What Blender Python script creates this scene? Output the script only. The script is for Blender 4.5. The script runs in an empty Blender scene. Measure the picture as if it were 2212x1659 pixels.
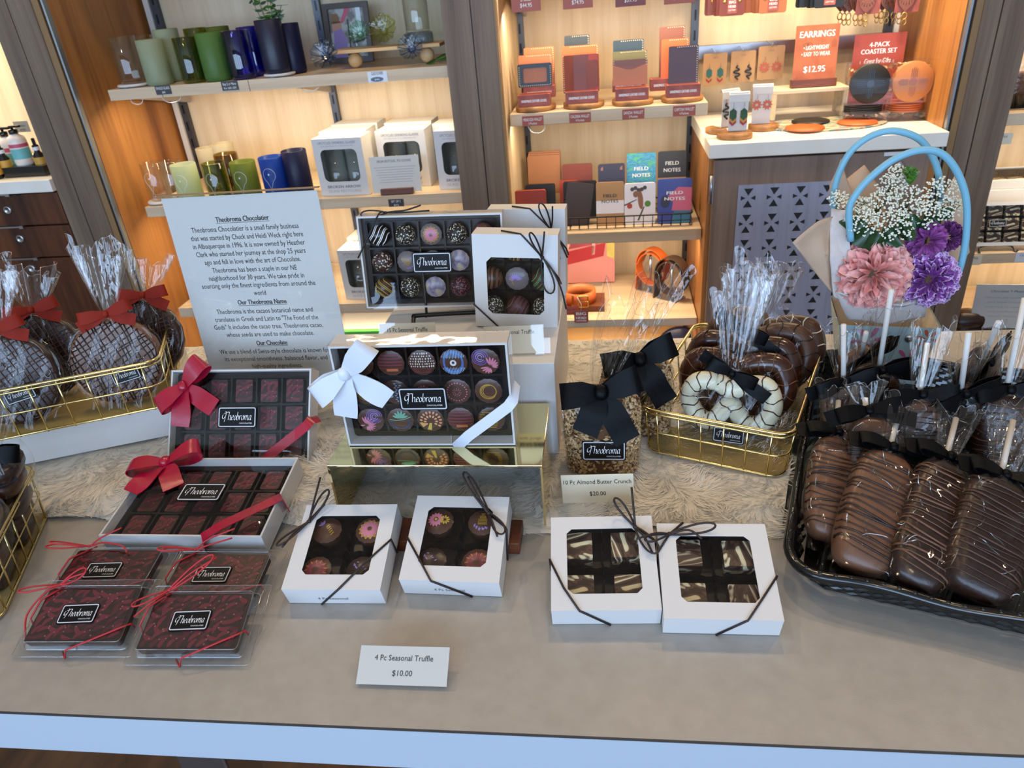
import bpy, math, random
from mathutils import Matrix, Vector, noise
# ---------------------------------------------------------------- scene, camera, world, light, exposure
S = bpy.context.scene
COL = S.collection
VT = S.view_settings
VT.view_transform = 'Standard'; VT.look = 'None'; VT.gamma = 1; VT.use_curve_mapping = False; VT.exposure = 0.0
S.display_settings.display_device = 'sRGB'
S.cycles.transparent_max_bounces = 24
S.cycles.max_bounces = 8
S.cycles.diffuse_bounces = 3
S.cycles.glossy_bounces = 4
S.cycles.transmission_bounces = 6
S.cycles.caustics_reflective = False; S.cycles.caustics_refractive = False
S.cycles.sample_clamp_indirect = 4.0
CAMR = ((0.99019, 0.11653, -0.07713), (-0.00986, -0.4923, -0.87037), (-0.1394, 0.86259, -0.48632))   # rows: right, down, forward
CAMP = Vector((0, 0, 1.29)); FPX = 1560.0; CX, CY = 1106.0, 829.5
cd = bpy.data.cameras.new('camera'); cd.sensor_width = 36; cd.lens = 36 * FPX / 2212
cd.clip_start = 0.02; cd.clip_end = 60
cd.dof.use_dof = True; cd.dof.focus_distance = 0.84; cd.dof.aperture_fstop = 12.0
cam = bpy.data.objects.new('camera', cd); COL.objects.link(cam)
r, d, f = (Vector(a).normalized() for a in CAMR)
cam.matrix_world = Matrix(((r.x, -d.x, -f.x, CAMP.x), (r.y, -d.y, -f.y, CAMP.y), (r.z, -d.z, -f.z, CAMP.z), (0, 0, 0, 1)))
S.camera = cam
W = bpy.data.worlds.new('daylight'); S.world = W; W.use_nodes = True
W.node_tree.nodes['Background'].inputs[0].default_value = (0.42, 0.62, 1.0, 1)
W.node_tree.nodes['Background'].inputs[1].default_value = 0.6

def lamp(name, kind, loc, power, col, rot=(0, 0, 0), **k):
    l = bpy.data.lights.new(name, kind); l.energy = power; l.color = col
    for a, b in k.items(): setattr(l, a, b)
    o = bpy.data.objects.new(name, l); COL.objects.link(o); o.location = loc
    o.rotation_euler = tuple(math.radians(a) for a in rot); return o

DAY = (0.50, 0.70, 1.0); WARM = (1.0, 0.74, 0.46); LED = (1.0, 0.81, 0.54)
# daylight through the shop front behind the viewer: one area light in each window opening
for i, x in enumerate((-3.1, -1.55, 0.0, 1.55)):
    lamp('window_daylight', 'AREA', (x, -2.95, 1.62), 54, DAY, (90, 0, 0), shape='RECTANGLE', size=1.35, size_y=1.66)
# warm ceiling downlights
for x, y, p in ((-1.0, 1.45, 7.5), (0.15, 1.55, 7), (1.2, 1.45, 8), (-0.7, 0.2, 2.5), (0.6, 0.1, 2), (0.0, -1.2, 5)):
    lamp('ceiling_downlight', 'SPOT', (x, y, 2.86), p * 4, WARM, (0, 0, 0), shadow_soft_size=0.05, spot_size=math.radians(110), spot_blend=0.6)
# light strips inside the display bays
for x, w, y, z, p in ((-0.93, 0.98, 2.14, 1.62, 11), (-0.93, 0.95, 2.12, 1.068, 4.2), (-0.93, 0.95, 2.12, 0.728, 3.4), (-0.93, .95, 2.12, 0.39, 2.2),
                      (0.26, 1.02, 2.14, 1.62, 13.5), (-0.02, 0.5, 2.12, 1.215, 2.3), (-0.02, 0.5, 2.12, 0.934, 1.5), (-0.02, 0.5, 2.12, 0.59, 2.1), (-0.02, 0.5, 2.12, 0.31, 1.2),
                      (-2.3, 1.0, 2.14, 1.5, 9), (1.5, 0.9, 2.14, 1.3, 10), (1.5, 0.9, 2.12, 0.84, 3.5), (1.5, 0.9, 2.12, 0.49, 3.5), (0.72, 0.1, 2.1, 1.5, 3)):
    lamp('shelf_light_strip', 'AREA', (x, y, z), p, LED, (16, 0, 0), shape='RECTANGLE', size=w, size_y=0.02)

# ---------------------------------------------------------------- helpers
def ray(px, py):
    a = ((px - CX) / FPX, (py - CY) / FPX, 1.0)
    return Vector([sum(CAMR[k][i] * a[k] for k in range(3)) for i in range(3)])
def oz(px, py, z): q = ray(px, py); return CAMP + q * ((z - CAMP.z) / q.z)      # point of a sight line at height z
def oy(px, py, y): q = ray(px, py); return CAMP + q * ((y - CAMP.y) / q.y)      # point of a sight line at depth y
T = lambda x, y=0, z=0: Matrix.Translation(Vector(x) if not isinstance(x, (int, float)) else Vector((x, y, z)))
RX = lambda a: Matrix.Rotation(math.radians(a), 4, 'X')
RY = lambda a: Matrix.Rotation(math.radians(a), 4, 'Y')
RZ = lambda a: Matrix.Rotation(math.radians(a), 4, 'Z')
SC = lambda a, b, c: Matrix.Diagonal((a, b, c, 1))
def stand(p, yaw=0, tilt=0, roll=0): return T(p) @ RZ(yaw) @ RX(90 - tilt) @ RZ(roll)   # local x right, y up the face, z towards the viewer
TAU = math.tau
def lin(h):
    h = h.lstrip('#'); c = [int(h[i:i + 2], 16) / 255 for i in (0, 2, 4)]
    return tuple((v / 12.92 if v <= .04045 else ((v + .055) / 1.055) ** 2.4) for v in c) + (1,)

# ---------------------------------------------------------------- materials
MT = {}
def base(name):
    m = bpy.data.materials.new(name); m.use_nodes = True; MT[name] = m
    n = m.node_tree.nodes; return m, n, m.node_tree.links, n['Principled BSDF']
def mat(name, col, rough=.5, metal=0, spec=.5, bump=None, trans=0, coat=0, mix=None, sheen=0, sss=0):
    m, n, l, b = base(name)
    b.inputs['Base Color'].default_value = lin(col); b.inputs['Roughness'].default_value = rough; b.inputs['Metallic'].default_value = metal
    b.inputs['Specular IOR Level'].default_value = spec; b.inputs['Transmission Weight'].default_value = trans; b.inputs['Coat Weight'].default_value = coat
    b.inputs['Sheen Weight'].default_value = sheen
    if sss: b.inputs['Subsurface Weight'].default_value = sss; b.inputs['Subsurface Radius'].default_value = (.01, .005, .003)
    tc = n.new('ShaderNodeTexCoord')
    if mix:   # second colour broken in by noise: (colour, scale, low, high)
        t = n.new('ShaderNodeTexNoise'); t.inputs['Scale'].default_value = mix[1]; t.inputs['Detail'].default_value = 4
        l.new(tc.outputs['Object'], t.inputs['Vector'])
        rp = n.new('ShaderNodeValToRGB'); e = rp.color_ramp.elements
        e[0].position = mix[2]; e[0].color = lin(col); e[1].position = mix[3]; e[1].color = lin(mix[0])
        l.new(t.outputs['Fac'], rp.inputs[0]); l.new(rp.outputs[0], b.inputs['Base Color'])
    if bump:
        t = n.new('ShaderNodeTexNoise'); t.inputs['Scale'].default_value = bump[0]; l.new(tc.outputs['Object'], t.inputs['Vector'])
        u = n.new('ShaderNodeBump'); u.inputs['Strength'].default_value = bump[1]; u.inputs['Distance'].default_value = .002
        l.new(t.outputs['Fac'], u.inputs['Height']); l.new(u.outputs[0], b.inputs['Normal'])
    return m
def wood(name, cols, scale=(14, 14, .8), rough=.45, fine=6, spec=.4):
    m, n, l, b = base(name)
    tc = n.new('ShaderNodeTexCoord'); mp = n.new('ShaderNodeMapping'); mp.inputs['Scale'].default_value = scale
    l.new(tc.outputs['Object'], mp.inputs['Vector'])
    t = n.new('ShaderNodeTexNoise'); t.inputs['Scale'].default_value = 1; t.inputs['Detail'].default_value = fine; t.inputs['Distortion'].default_value = .35
    l.new(mp.outputs[0], t.inputs['Vector'])
    t2 = n.new('ShaderNodeTexNoise'); t2.inputs['Scale'].default_value = 9; t2.inputs['Detail'].default_value = 3; l.new(mp.outputs[0], t2.inputs['Vector'])
    ad = n.new('ShaderNodeMath'); ad.operation = 'MULTIPLY_ADD'; ad.inputs[1].default_value = .3; l.new(t2.outputs['Fac'], ad.inputs[0]); l.new(t.outputs['Fac'], ad.inputs[2])
    rp = n.new('ShaderNodeValToRGB'); e = rp.color_ramp.elements
    while len(e) < len(cols): e.new(.5)
    for i, c in enumerate(cols): e[i].position = .42 + .46 * i / max(1, len(cols) - 1); e[i].color = lin(c)
    l.new(ad.outputs[0], rp.inputs[0]); l.new(rp.outputs[0], b.inputs['Base Color'])
    b.inputs['Roughness'].default_value = rough; b.inputs['Specular IOR Level'].default_value = spec
    return m
def film(name, tint='#ffffff', ior=1.5, gain=1.6, add=.02, rough=.05, bump=None, cells=None, vec=None):
    """thin clear sheet: what passes straight through mixed with a mirror sheen by angle"""
    m, n, l, b = base(name); n.remove(b)
    tr = n.new('ShaderNodeBsdfTransparent'); tr.inputs[0].default_value = lin(tint)
    gl = n.new('ShaderNodeBsdfGlossy'); gl.inputs['Roughness'].default_value = rough
    fr = n.new('ShaderNodeLayerWeight'); fr.inputs[0].default_value = .5
    pw = n.new('ShaderNodeMath'); pw.operation = 'POWER'; pw.inputs[1].default_value = 3.5; l.new(fr.outputs['Facing'], pw.inputs[0])
    ma = n.new('ShaderNodeMath'); ma.operation = 'MULTIPLY_ADD'; ma.inputs[1].default_value = gain * .6; ma.inputs[2].default_value = add + .035; ma.use_clamp = True
    l.new(pw.outputs[0], ma.inputs[0])
    mx = n.new('ShaderNodeMixShader'); l.new(ma.outputs[0], mx.inputs[0]); l.new(tr.outputs[0], mx.inputs[1]); l.new(gl.outputs[0], mx.inputs[2])
    if bump or cells:
        tc = n.new('ShaderNodeTexCoord')
        if cells:
            t = n.new('ShaderNodeTexVoronoi'); t.inputs['Scale'].default_value = cells[0]; st = cells[1]; o = t.outputs['Distance']
        else:
            t = n.new('ShaderNodeTexNoise'); t.inputs['Scale'].default_value = bump[0]; st = bump[1]; o = t.outputs['Fac']; t.inputs['Detail'].default_value = 3
        mp = n.new('ShaderNodeMapping'); mp.inputs['Scale'].default_value = vec or (1, 1, 1); l.new(tc.outputs['Object'], mp.inputs[0]); l.new(mp.outputs[0], t.inputs['Vector'])
        u = n.new('ShaderNodeBump'); u.inputs['Strength'].default_value = st; u.inputs['Distance'].default_value = .01
        l.new(o, u.inputs['Height']); l.new(u.outputs[0], gl.inputs['Normal'])
    l.new(mx.outputs[0], n['Material Output'].inputs[0]); return m
def frosted(name, col, fac=.55, rough=.35):
    m, n, l, b = base(name); n.remove(b)
    tr = n.new('ShaderNodeBsdfTransparent'); tr.inputs[0].default_value = lin(col)
    pr = n.new('ShaderNodeBsdfPrincipled'); pr.inputs['Base Color'].default_value = lin(col); pr.inputs['Roughness'].default_value = rough
    tl = n.new('ShaderNodeBsdfTranslucent'); tl.inputs[0].default_value = lin(col)
    m1 = n.new('ShaderNodeMixShader'); m1.inputs[0].default_value = .5; l.new(pr.outputs[0], m1.inputs[1]); l.new(tl.outputs[0], m1.inputs[2])
    m2 = n.new('ShaderNodeMixShader'); m2.inputs[0].default_value = fac; l.new(tr.outputs[0], m2.inputs[1]); l.new(m1.outputs[0], m2.inputs[2])
    l.new(m2.outputs[0], n['Material Output'].inputs[0]); return m
def ramp_tex(name, kind, scale, stops, rough=.5, spec=.5, bump=0, metal=0, interp='LINEAR', vec=None):
    """voronoi / wave / noise colour pattern"""
    m, n, l, b = base(name); tc = n.new('ShaderNodeTexCoord'); src = tc.outputs['Object']
    if vec:
        mp = n.new('ShaderNodeMapping'); mp.inputs['Scale'].default_value = vec; l.new(src, mp.inputs[0]); src = mp.outputs[0]
    if kind == 'swirl':
        t = n.new('ShaderNodeTexNoise'); t.inputs['Detail'].default_value = 1; t.inputs['Distortion'].default_value = 2.2; o = t.outputs['Fac']; mp = n.new('ShaderNodeMapping'); mp.inputs['Scale'].default_value = (.55, 1.6, 1); l.new(src, mp.inputs[0]); src = mp.outputs[0]
    elif kind == 'cells': t = n.new('ShaderNodeTexVoronoi'); o = t.outputs['Color']
    elif kind == 'dist': t = n.new('ShaderNodeTexVoronoi'); o = t.outputs['Distance']
    elif kind == 'edge': t = n.new('ShaderNodeTexVoronoi'); t.feature = 'DISTANCE_TO_EDGE'; o = t.outputs['Distance']
    elif kind == 'wave': t = n.new('ShaderNodeTexWave'); t.inputs['Distortion'].default_value = 9; t.inputs['Detail'].default_value = 2; t.inputs['Detail Scale'].default_value = .9; o = t.outputs['Fac']
    else: t = n.new('ShaderNodeTexNoise'); t.inputs['Detail'].default_value = 5; t.inputs['Distortion'].default_value = .4; o = t.outputs['Fac']
    t.inputs['Scale'].default_value = scale; l.new(src, t.inputs['Vector'])
    rp = n.new('ShaderNodeValToRGB'); rp.color_ramp.interpolation = interp; e = rp.color_ramp.elements
    while len(e) < len(stops): e.new(.5)
    for i, (p, c) in enumerate(stops): e[i].position = p; e[i].color = lin(c)
    l.new(o, rp.inputs[0]); l.new(rp.outputs[0], b.inputs['Base Color'])
    b.inputs['Roughness'].default_value = rough; b.inputs['Specular IOR Level'].default_value = spec; b.inputs['Metallic'].default_value = metal
    if bump:
        u = n.new('ShaderNodeBump'); u.inputs['Strength'].default_value = bump; u.inputs['Distance'].default_value = .003
        l.new(o, u.inputs['Height']); l.new(u.outputs[0], b.inputs['Normal'])
    return m

mat('table_grey', '#a8a29a', .42, bump=(900, .05), mix=('#a09a92', 60, .3, .7)); mat('table_edge', '#b9c2cc', .35); mat('edge_seam', '#3a3634', .6)
mat('white_card', '#d5d2cf', .5, bump=(400, .04)); mat('white_plastic', '#e8e6e4', .3); mat('paper', '#d6d3cc', .6); mat('paper_cream', '#e9dcc0', .6)
mat('ink', '#1b1b1d', .6); mat('ink_grey', '#77777c', .6); mat('ink_light', '#a9a9b0', .6); mat('white_ink', '#f2f0ee', .5); mat('silver_ink', '#c6c8cc', .35)
mat('label_black', '#09090b', .45, spec=.25); mat('black_gloss', '#0b0b0c', .16, spec=.6); mat('black_metal', '#121112', .35, metal=.3)
mat('choc_dark', '#2b1810', .32, bump=(260, .12)); mat('choc_mid', '#4a2c1d', .34, bump=(200, .12)); mat('choc_milk', '#6d4730', .36, bump=(200, .1)); mat('choc_black', '#17100d', .25)
mat('tray_dark', '#140c09', .32, spec=.35); mat('cord_brown', '#2a1a16', .55); mat('cord_black', '#141011', .5); mat('cord_red', '#b8262b', .5)
mat('satin_red', '#a50e30', .27, spec=.6, bump=(45, .25)); mat('rust_ribbon', '#8a2413', .6, spec=.15, bump=(60, .2)); mat('satin_white', '#dfe2ea', .32, spec=.4, bump=(50, .12)); mat('satin_black', '#060608', .45, spec=.12, bump=(70, .3))
mat('gold_wire', '#e2cd8c', .2, metal=1); mat('gold_mirror', '#e8d49a', .07, metal=1); mat('steel', '#b9b9bb', .3, metal=1); mat('steel_dark', '#55565a', .4, metal=.8); mat('brass', '#c9a35c', .22, metal=1)
mat('stick_white', '#dcd6ce', .5)
film('cellophane', gain=1.0, add=.035, rough=.05, bump=(1, .5), vec=(90, 16, 90)); film('cellophane_z', gain=1.0, add=.035, rough=.05, bump=(1, .5), vec=(90, 90, 16)); film('cellophane_body', gain=.6, add=-.005, rough=.05, cells=(36, .24)); film('blister_film', gain=1.3, add=.05, rough=.05, bump=(30, .1)); film('clear_lid', gain=1.3, add=.015, rough=.02, bump=(7, .10)); film('acrylic', gain=1.1, add=.01, rough=.02)
film('window_film', gain=1.2, add=.01, rough=.03, bump=(14, .12))
film('glass_clear', tint='#fcfdfb', gain=1.5, add=.03, rough=.02); film('glass_olive', tint='#ccd68a', gain=1.3, add=.04, rough=.03); film('glass_blue', tint='#848ef0', gain=1.4, add=.05, rough=.02)
film('glass_amber', tint='#cdbb76', gain=1.2, add=.03, rough=.04); film('glass_rim', tint='#ffffff', gain=2, add=.22, rough=.05); film('film_crease', tint='#ffffff', gain=1.2, add=.3, rough=.06); film('glass_blue_mid', tint='#8fb0ee', gain=1.2, add=.05, rough=.1)
frosted('frost_pale', '#d3dcc0', .62); frosted('frost_green', '#7fa95c', .72); frosted('frost_olive', '#8f9c48', .6); frosted('frost_white', '#e4dcc4', .5); frosted('frost_navy', '#2b2c50', .93); frosted('frost_blue', '#2d57b4', .75)
mat('navy_glass', '#191a30', .4); mat('etch', '#dfe8ea', .5)
for nm, c in (('aqua', '#bfe6d2'), ('lime', '#e6eaa4'), ('smoke', '#ccd8e2')): film('art_' + nm, tint=c, gain=1.8, add=.08, rough=.06, bump=(80, .5))
wood('wood_cream', ('#c4ad8b', '#d2bc9b', '#dac7a8'), (28, 28, 1.2), .5); wood('wood_shelf', ('#c9ad8c', '#d6bd9d', '#dfc9ab'), (1.4, 30, 30), .42)
wood('wood_walnut', ('#6d4022', '#9a6234', '#b47a40', '#8a5730'), (7, 7, .5), .38); wood('wood_pillar', ('#625043', '#7a6757', '#8b7866'), (22, 22, .8), .5, spec=.25)
wood('wood_drawer', ('#2a1712', '#4c2a1a', '#6a3d22', '#3a2118'), (6, 6, .7), .35); wood('wood_door', ('#755e4e', '#8b7262', '#9a8070'), (26, 26, .8), .42)
wood('wood_floor', ('#2a1a12', '#4a3020', '#63452f'), (8, 1.2, 8), .4); wood('wood_pine', ('#d8bf94', '#e3cfaa', '#ead9ba'), (3, 30, 30), .5)
wood('wood_slice', ('#6e4a2c', '#9a6a3c', '#b98a56'), (20, 20, 60), .5); wood('wood_board', ('#4a2417', '#6a3822', '#7d4a2e'), (4, 30, 30), .4); wood('wood_light_board', ('#c9985c', '#dcb27a', '#e4c08c'), (4, 30, 30), .5)
mat('metal_strip', '#9fa3a6', .35, metal=.9); mat('black_strip', '#14110f', .5); mat('edge_tan', '#8a6a42', .5); mat('strip_pale', '#cfcbc4', .45); mat('seam_brown', '#3a2014', .5)
mat('countertop', '#f1ece2', .35, mix=('#eae3d6', 12, .35, .7)); mat('wall_paint', '#d8cbb4', .7); mat('ceiling_paint', '#cfc8bb', .8); mat('mullion', '#2e3034', .4)
mat('fur_skin', '#d6cbb8', .9, mix=('#e6dfd2', 14, .35, .65)); mat('fur_hair', '#f4ede0', .75, sheen=.3, sss=.0)
wood('panel_metal', ('#9698ac', '#a0a2b5', '#a8aabc'), (60, 60, 3), .38)
# ---------------------------------------------------------------- mesh builder
TXT = {}
def text_geo(body):
    if body not in TXT:
        c = bpy.data.curves.new('lettering', 'FONT'); c.body = body; c.size = 1; c.resolution_u = 2; c.fill_mode = 'FRONT'
        o = bpy.data.objects.new('lettering', c); COL.objects.link(o)
        dg = bpy.context.evaluated_depsgraph_get(); m = bpy.data.meshes.new_from_object(o.evaluated_get(dg))
        vs = [tuple(v.co) for v in m.vertices]; fs = [tuple(p.vertices) for p in m.polygons]
        bpy.data.objects.remove(o); bpy.data.curves.remove(c); bpy.data.meshes.remove(m)
        xs = [v[0] for v in vs] or [0, 1]; TXT[body] = (vs, fs, min(xs), max(xs))
    return TXT[body]
def rrect(w, h, r, n=4, cx=0, cy=0):
    p = []
    for k, (sx, sy) in enumerate(((1, 1), (-1, 1), (-1, -1), (1, -1))):
        for i in range(n + 1):
            a = math.pi / 2 * (k + i / n); p.append((cx + sx * (w / 2 - r) + r * math.cos(a), cy + sy * (h / 2 - r) + r * math.sin(a)))
    return p
def cham(w, h, c, cx=0, cy=0):
    a, b = w / 2, h / 2; return [(cx + x, cy + y) for x, y in ((a, b - c), (a - c, b), (c - a, b), (-a, b - c), (-a, c - b), (c - a, -b), (a - c, -b), (a, c - b))]
def circ(r, n=24, cx=0, cy=0, ph=0): return [(cx + r * math.cos(TAU * i / n + ph), cy + r * math.sin(TAU * i / n + ph)) for i in range(n)]
def bez(ps, n=10):
    """smooth curve through points (Catmull-Rom)"""
    P = [Vector(p) for p in ps]; P = [P[0] * 2 - P[1]] + P + [P[-1] * 2 - P[-2]]; out = []
    for i in range(1, len(P) - 2):
        for k in range(n):
            t = k / n; a, b, c, d = P[i - 1:i + 3]
            out.append(.5 * ((2 * b) + (c - a) * t + (2 * a - 5 * b + 4 * c - d) * t * t + (3 * b - a - 3 * c + d) * t ** 3))
    out.append(P[-2]); return out
def sgn_pow(v, e): return math.copysign(abs(v) ** e, v)

GL = {  # pen strokes of the maker's lettering, x-height 1
    'T': (1.42, [[(.62, 1.42), (.42, 1.5), (.12, 1.3), (.0, .9), (.08, .45), (.3, .3), (.5, .42), (.52, .7)], [(.3, 1.62), (.55, 1.85), (.8, 1.72), (1.15, 1.78), (1.4, 1.72)], [(.82, 1.75), (.72, .9), (.68, .2), (.6, -.4)]]),
    'h': (.72, [[(.05, 1.8), (.05, .02)], [(.05, .62), (.28, .98), (.5, .88), (.5, .1), (.62, .0)]]),
    'e': (.6, [[(.08, .48), (.42, .62), (.46, .88), (.28, 1.0), (.08, .75), (.06, .28), (.22, .02), (.5, .18)]]),
    'o': (.64, [[(.3, 1.0), (.08, .75), (.06, .3), (.24, .0), (.46, .2), (.5, .7), (.3, 1.0)]]),
    'b': (.64, [[(.08, 1.8), (.06, .25), (.24, .0), (.46, .2), (.5, .7), (.34, .98), (.08, .72)]]),
    'r': (.5, [[(.05, .98), (.07, .02)], [(.07, .6), (.24, .95), (.44, .92)]]),
    'm': (1.05, [[(.05, .98), (.05, .02)], [(.05, .6), (.25, .98), (.42, .86), (.42, .02)], [(.42, .6), (.62, .98), (.8, .86), (.8, .1), (.93, .0)]]),
    'a': (.66, [[(.46, .88), (.26, 1.0), (.07, .7), (.07, .2), (.22, .0), (.46, .35), (.5, .98)], [(.5, .98), (.48, .12), (.62, .0)]])}

class MB:
    def __init__(s): s.v = []; s.f = []; s.mi = []; s.sm = []; s.mats = []; s.T = Matrix()
    def M(s, m):
        if m not in s.mats: s.mats.append(m)
        return s.mats.index(m)
    def add(s, vs, fs, m, smooth=False):
        o = len(s.v); t = s.T
        s.v += [tuple(t @ Vector(v)) for v in vs]; k = s.M(m)
        s.f += [tuple(i + o for i in q) for q in fs]; s.mi += [k] * len(fs); s.sm += [smooth] * len(fs); return s
    def box(s, x0, x1, y0, y1, z0, z1, m):
        return s.add([(x, y, z) for z in (z0, z1) for y in (y0, y1) for x in (x0, x1)], [(0, 2, 3, 1), (4, 5, 7, 6), (0, 1, 5, 4), (2, 6, 7, 3), (0, 4, 6, 2), (1, 3, 7, 5)], m)
    def prism(s, p, z0, z1, m, smooth=False, top=True, bottom=True):
        n = len(p); vs = [(x, y, z0) for x, y in p] + [(x, y, z1) for x, y in p]
        s.add(vs, [(i, (i + 1) % n, n + (i + 1) % n, n + i) for i in range(n)], m, smooth)
        if top: s.add([(x, y, z1) for x, y in p], [tuple(range(n))], m)
        if bottom: s.add([(x, y, z0) for x, y in p], [tuple(range(n - 1, -1, -1))], m)
        return s
    def poly(s, p, z, m): return s.add([(x, y, z) for x, y in p], [tuple(range(len(p)))], m)
    def ring(s, a, b, z0, z1, m):
        n = len(a); vs = [(x, y, z) for z in (z0, z1) for q in (a, b) for x, y in q]; fs = []
        for i in range(n):
            j = (i + 1) % n
            fs += [(2 * n + i, 2 * n + j, 3 * n + j, 3 * n + i), (i, n + i, n + j, j), (i, j, 2 * n + j, 2 * n + i), (n + i, 3 * n + i, 3 * n + j, n + j)]
        return s.add(vs, fs, m)
    def fill(s, outer, holes, z0, depth, m):
        """flat plate with holes cut through it"""
        c = bpy.data.curves.new('plate', 'CURVE'); c.dimensions = '2D'; c.fill_mode = 'BOTH'; c.extrude = depth / 2
        for p in [outer] + holes:
            sp = c.splines.new('POLY'); sp.points.add(len(p) - 1); sp.use_cyclic_u = True
            for q, (x, y) in zip(sp.points, p): q.co = (x, y, 0, 1)
        o = bpy.data.objects.new('plate', c); COL.objects.link(o); dg = bpy.context.evaluated_depsgraph_get()
        me = bpy.data.meshes.new_from_object(o.evaluated_get(dg))
        s.add([(v.co.x, v.co.y, v.co.z + z0 + depth / 2) for v in me.vertices], [tuple(q.vertices) for q in me.polygons], m)
        bpy.data.objects.remove(o); bpy.data.curves.remove(c); bpy.data.meshes.remove(me); return s
    def tube(s, pts, r, m, n=8, closed=False):
        P = [Vector(p) for p in pts]; N = len(P); vs = []; up = None
        for i, p in enumerate(P):
            a = P[(i + 1) % N] if (closed or i < N - 1) else p; b = P[i - 1] if (closed or i > 0) else p
            t = (a - b); t = t.normalized() if t.length > 1e-9 else Vector((0, 0, 1))
            if up is None: up = t.orthogonal().normalized()
            up = (up - t * up.dot(t)); up = up.normalized() if up.length > 1e-6 else t.orthogonal().normalized()
            w = t.cross(up); rr = r[i] if isinstance(r, (list, tuple)) else r
            vs += [p + (up * math.cos(TAU * k / n) + w * math.sin(TAU * k / n)) * rr for k in range(n)]
        fs = [(i * n + k, i * n + (k + 1) % n, ((i + 1) % N) * n + (k + 1) % n, ((i + 1) % N) * n + k) for i in range(N if closed else N - 1) for k in range(n)]
        if not closed: fs += [tuple(range(n - 1, -1, -1)), tuple((N - 1) * n + k for k in range(n))]
        return s.add(vs, fs, m, True)
    def lathe(s, prof, m, n=28, fn=None, smooth=True):
        vs = []; L = len(prof)
        for k in range(n):
            a = TAU * k / n
            for r, z in prof:
                g = fn(a, z) if fn else 1
                vs.append((r * g * math.cos(a), r * g * math.sin(a), z))
        return s.add(vs, [(k * L + i, ((k + 1) % n) * L + i, ((k + 1) % n) * L + i + 1, k * L + i + 1) for k in range(n) for i in range(L - 1)], m, smooth)
    def grid(s, fn, nu, nv, m, closed=False, smooth=True):
        vs = [fn(i / nu, j / nv) for i in range(nu if closed else nu + 1) for j in range(nv + 1)]; K = nv + 1; R_ = nu if closed else nu + 1
        return s.add(vs, [(i * K + j, ((i + 1) % R_) * K + j, ((i + 1) % R_) * K + j + 1, i * K + j + 1) for i in range(nu) for j in range(nv)], m, smooth)
    def ball(s, c, rx, ry, rz, m, nu=18, nv=10, e=1.0, fn=None):
        def f(u, v):
            a = TAU * u; b = math.pi * (v - .5); x, y, z = sgn_pow(math.cos(b), e) * sgn_pow(math.cos(a), e), sgn_pow(math.cos(b), e) * sgn_pow(math.sin(a), e), sgn_pow(math.sin(b), e)
            g = fn(Vector((x, y, z))) if fn else 1
            return (c[0] + rx * x * g, c[1] + ry * y * g, c[2] + rz * z * g)
        return s.grid(f, nu, nv, m, True)
    def strip(s, pts, wd, w, m, th=.0005):
        """ribbon of width w along pts; wd gives the width direction (one or a list)"""
        P = [Vector(p) for p in pts]; N = len(P); vs = []
        for i, p in enumerate(P):
            q = Vector(wd[i] if isinstance(wd, list) else wd).normalized(); ww = w[i] if isinstance(w, list) else w
            t = (P[min(i + 1, N - 1)] - P[max(i - 1, 0)]); nn = t.cross(q); nn = nn.normalized() * th if nn.length > 1e-9 else Vector((0, 0, th))
            vs += [p - q * ww / 2 + nn, p + q * ww / 2 + nn, p + q * ww / 2 - nn, p - q * ww / 2 - nn]
        R_ = range(N - 1)
        s.add([v for i in range(N) for v in vs[4 * i:4 * i + 2]], [(2 * i, 2 * i + 1, 2 * i + 3, 2 * i + 2) for i in R_], m, True)
        s.add([v for i in range(N) for v in vs[4 * i + 2:4 * i + 4]], [(2 * i, 2 * i + 1, 2 * i + 3, 2 * i + 2) for i in R_], m, True)
        return s.add(vs, [q for i in R_ for q in ((4 * i, 4 * i + 4, 4 * i + 7, 4 * i + 3), (4 * i + 1, 4 * i + 2, 4 * i + 6, 4 * i + 5))], m, False)
    def text(s, body, x, y, z, size, m, align='C', w=None, bold=0, shear=0):
        vs, fs, a, b = text_geo(body); W_ = max(b - a, 1e-6); sx = (w / W_) if w else size
        ox = {'C': -(a + b) / 2, 'L': -a, 'R': -b}[align]
        for dx in ((0,) if not bold else (-bold / 2, bold / 2)):
            s.add([(x + dx + (p[0] + ox) * sx + shear * p[1] * size, y + p[1] * size, z + dx * .01) for p in vs], fs, m)
        return s
    def logo(s, w, z, m, cx=0, cy=0):
        """maker's lettering in broad-nib pen strokes plus the small line below, w wide, centred"""
        word = 'Theobroma'; tot = sum(GL[c][0] for c in word); k = w / (tot + .2); nib = Vector((math.cos(.7), math.sin(.7))) * .085; x = 0; vs = []; fs = []
        for c in word:
            adv, strokes = GL[c]
            for st in strokes:
                P = [Vector((q[0] + x + .16 * q[1], q[1])) for q in st]
                if len(P) > 2: P = [Vector((q.x, q.y)) for q in bez([(q.x, q.y, 0) for q in P], 4)]
                for p, q in zip(P, P[1:]):
                    o = len(vs)
                    for t in (p - nib, p + nib, q + nib, q - nib): vs.append((cx + (t.x - tot / 2 - .1) * k, cy + (t.y - .62) * k, z + (len(vs) % 7) * 1e-6))
                    fs.append((o, o + 1, o + 2, o + 3))
            x += adv
        s.add(vs, fs, m)
        s.text('CHOCOLATIER', cx + w * .5, cy - 1.5 * k, z, w * .062, m, 'R', w=w * .42)
        return s
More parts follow.
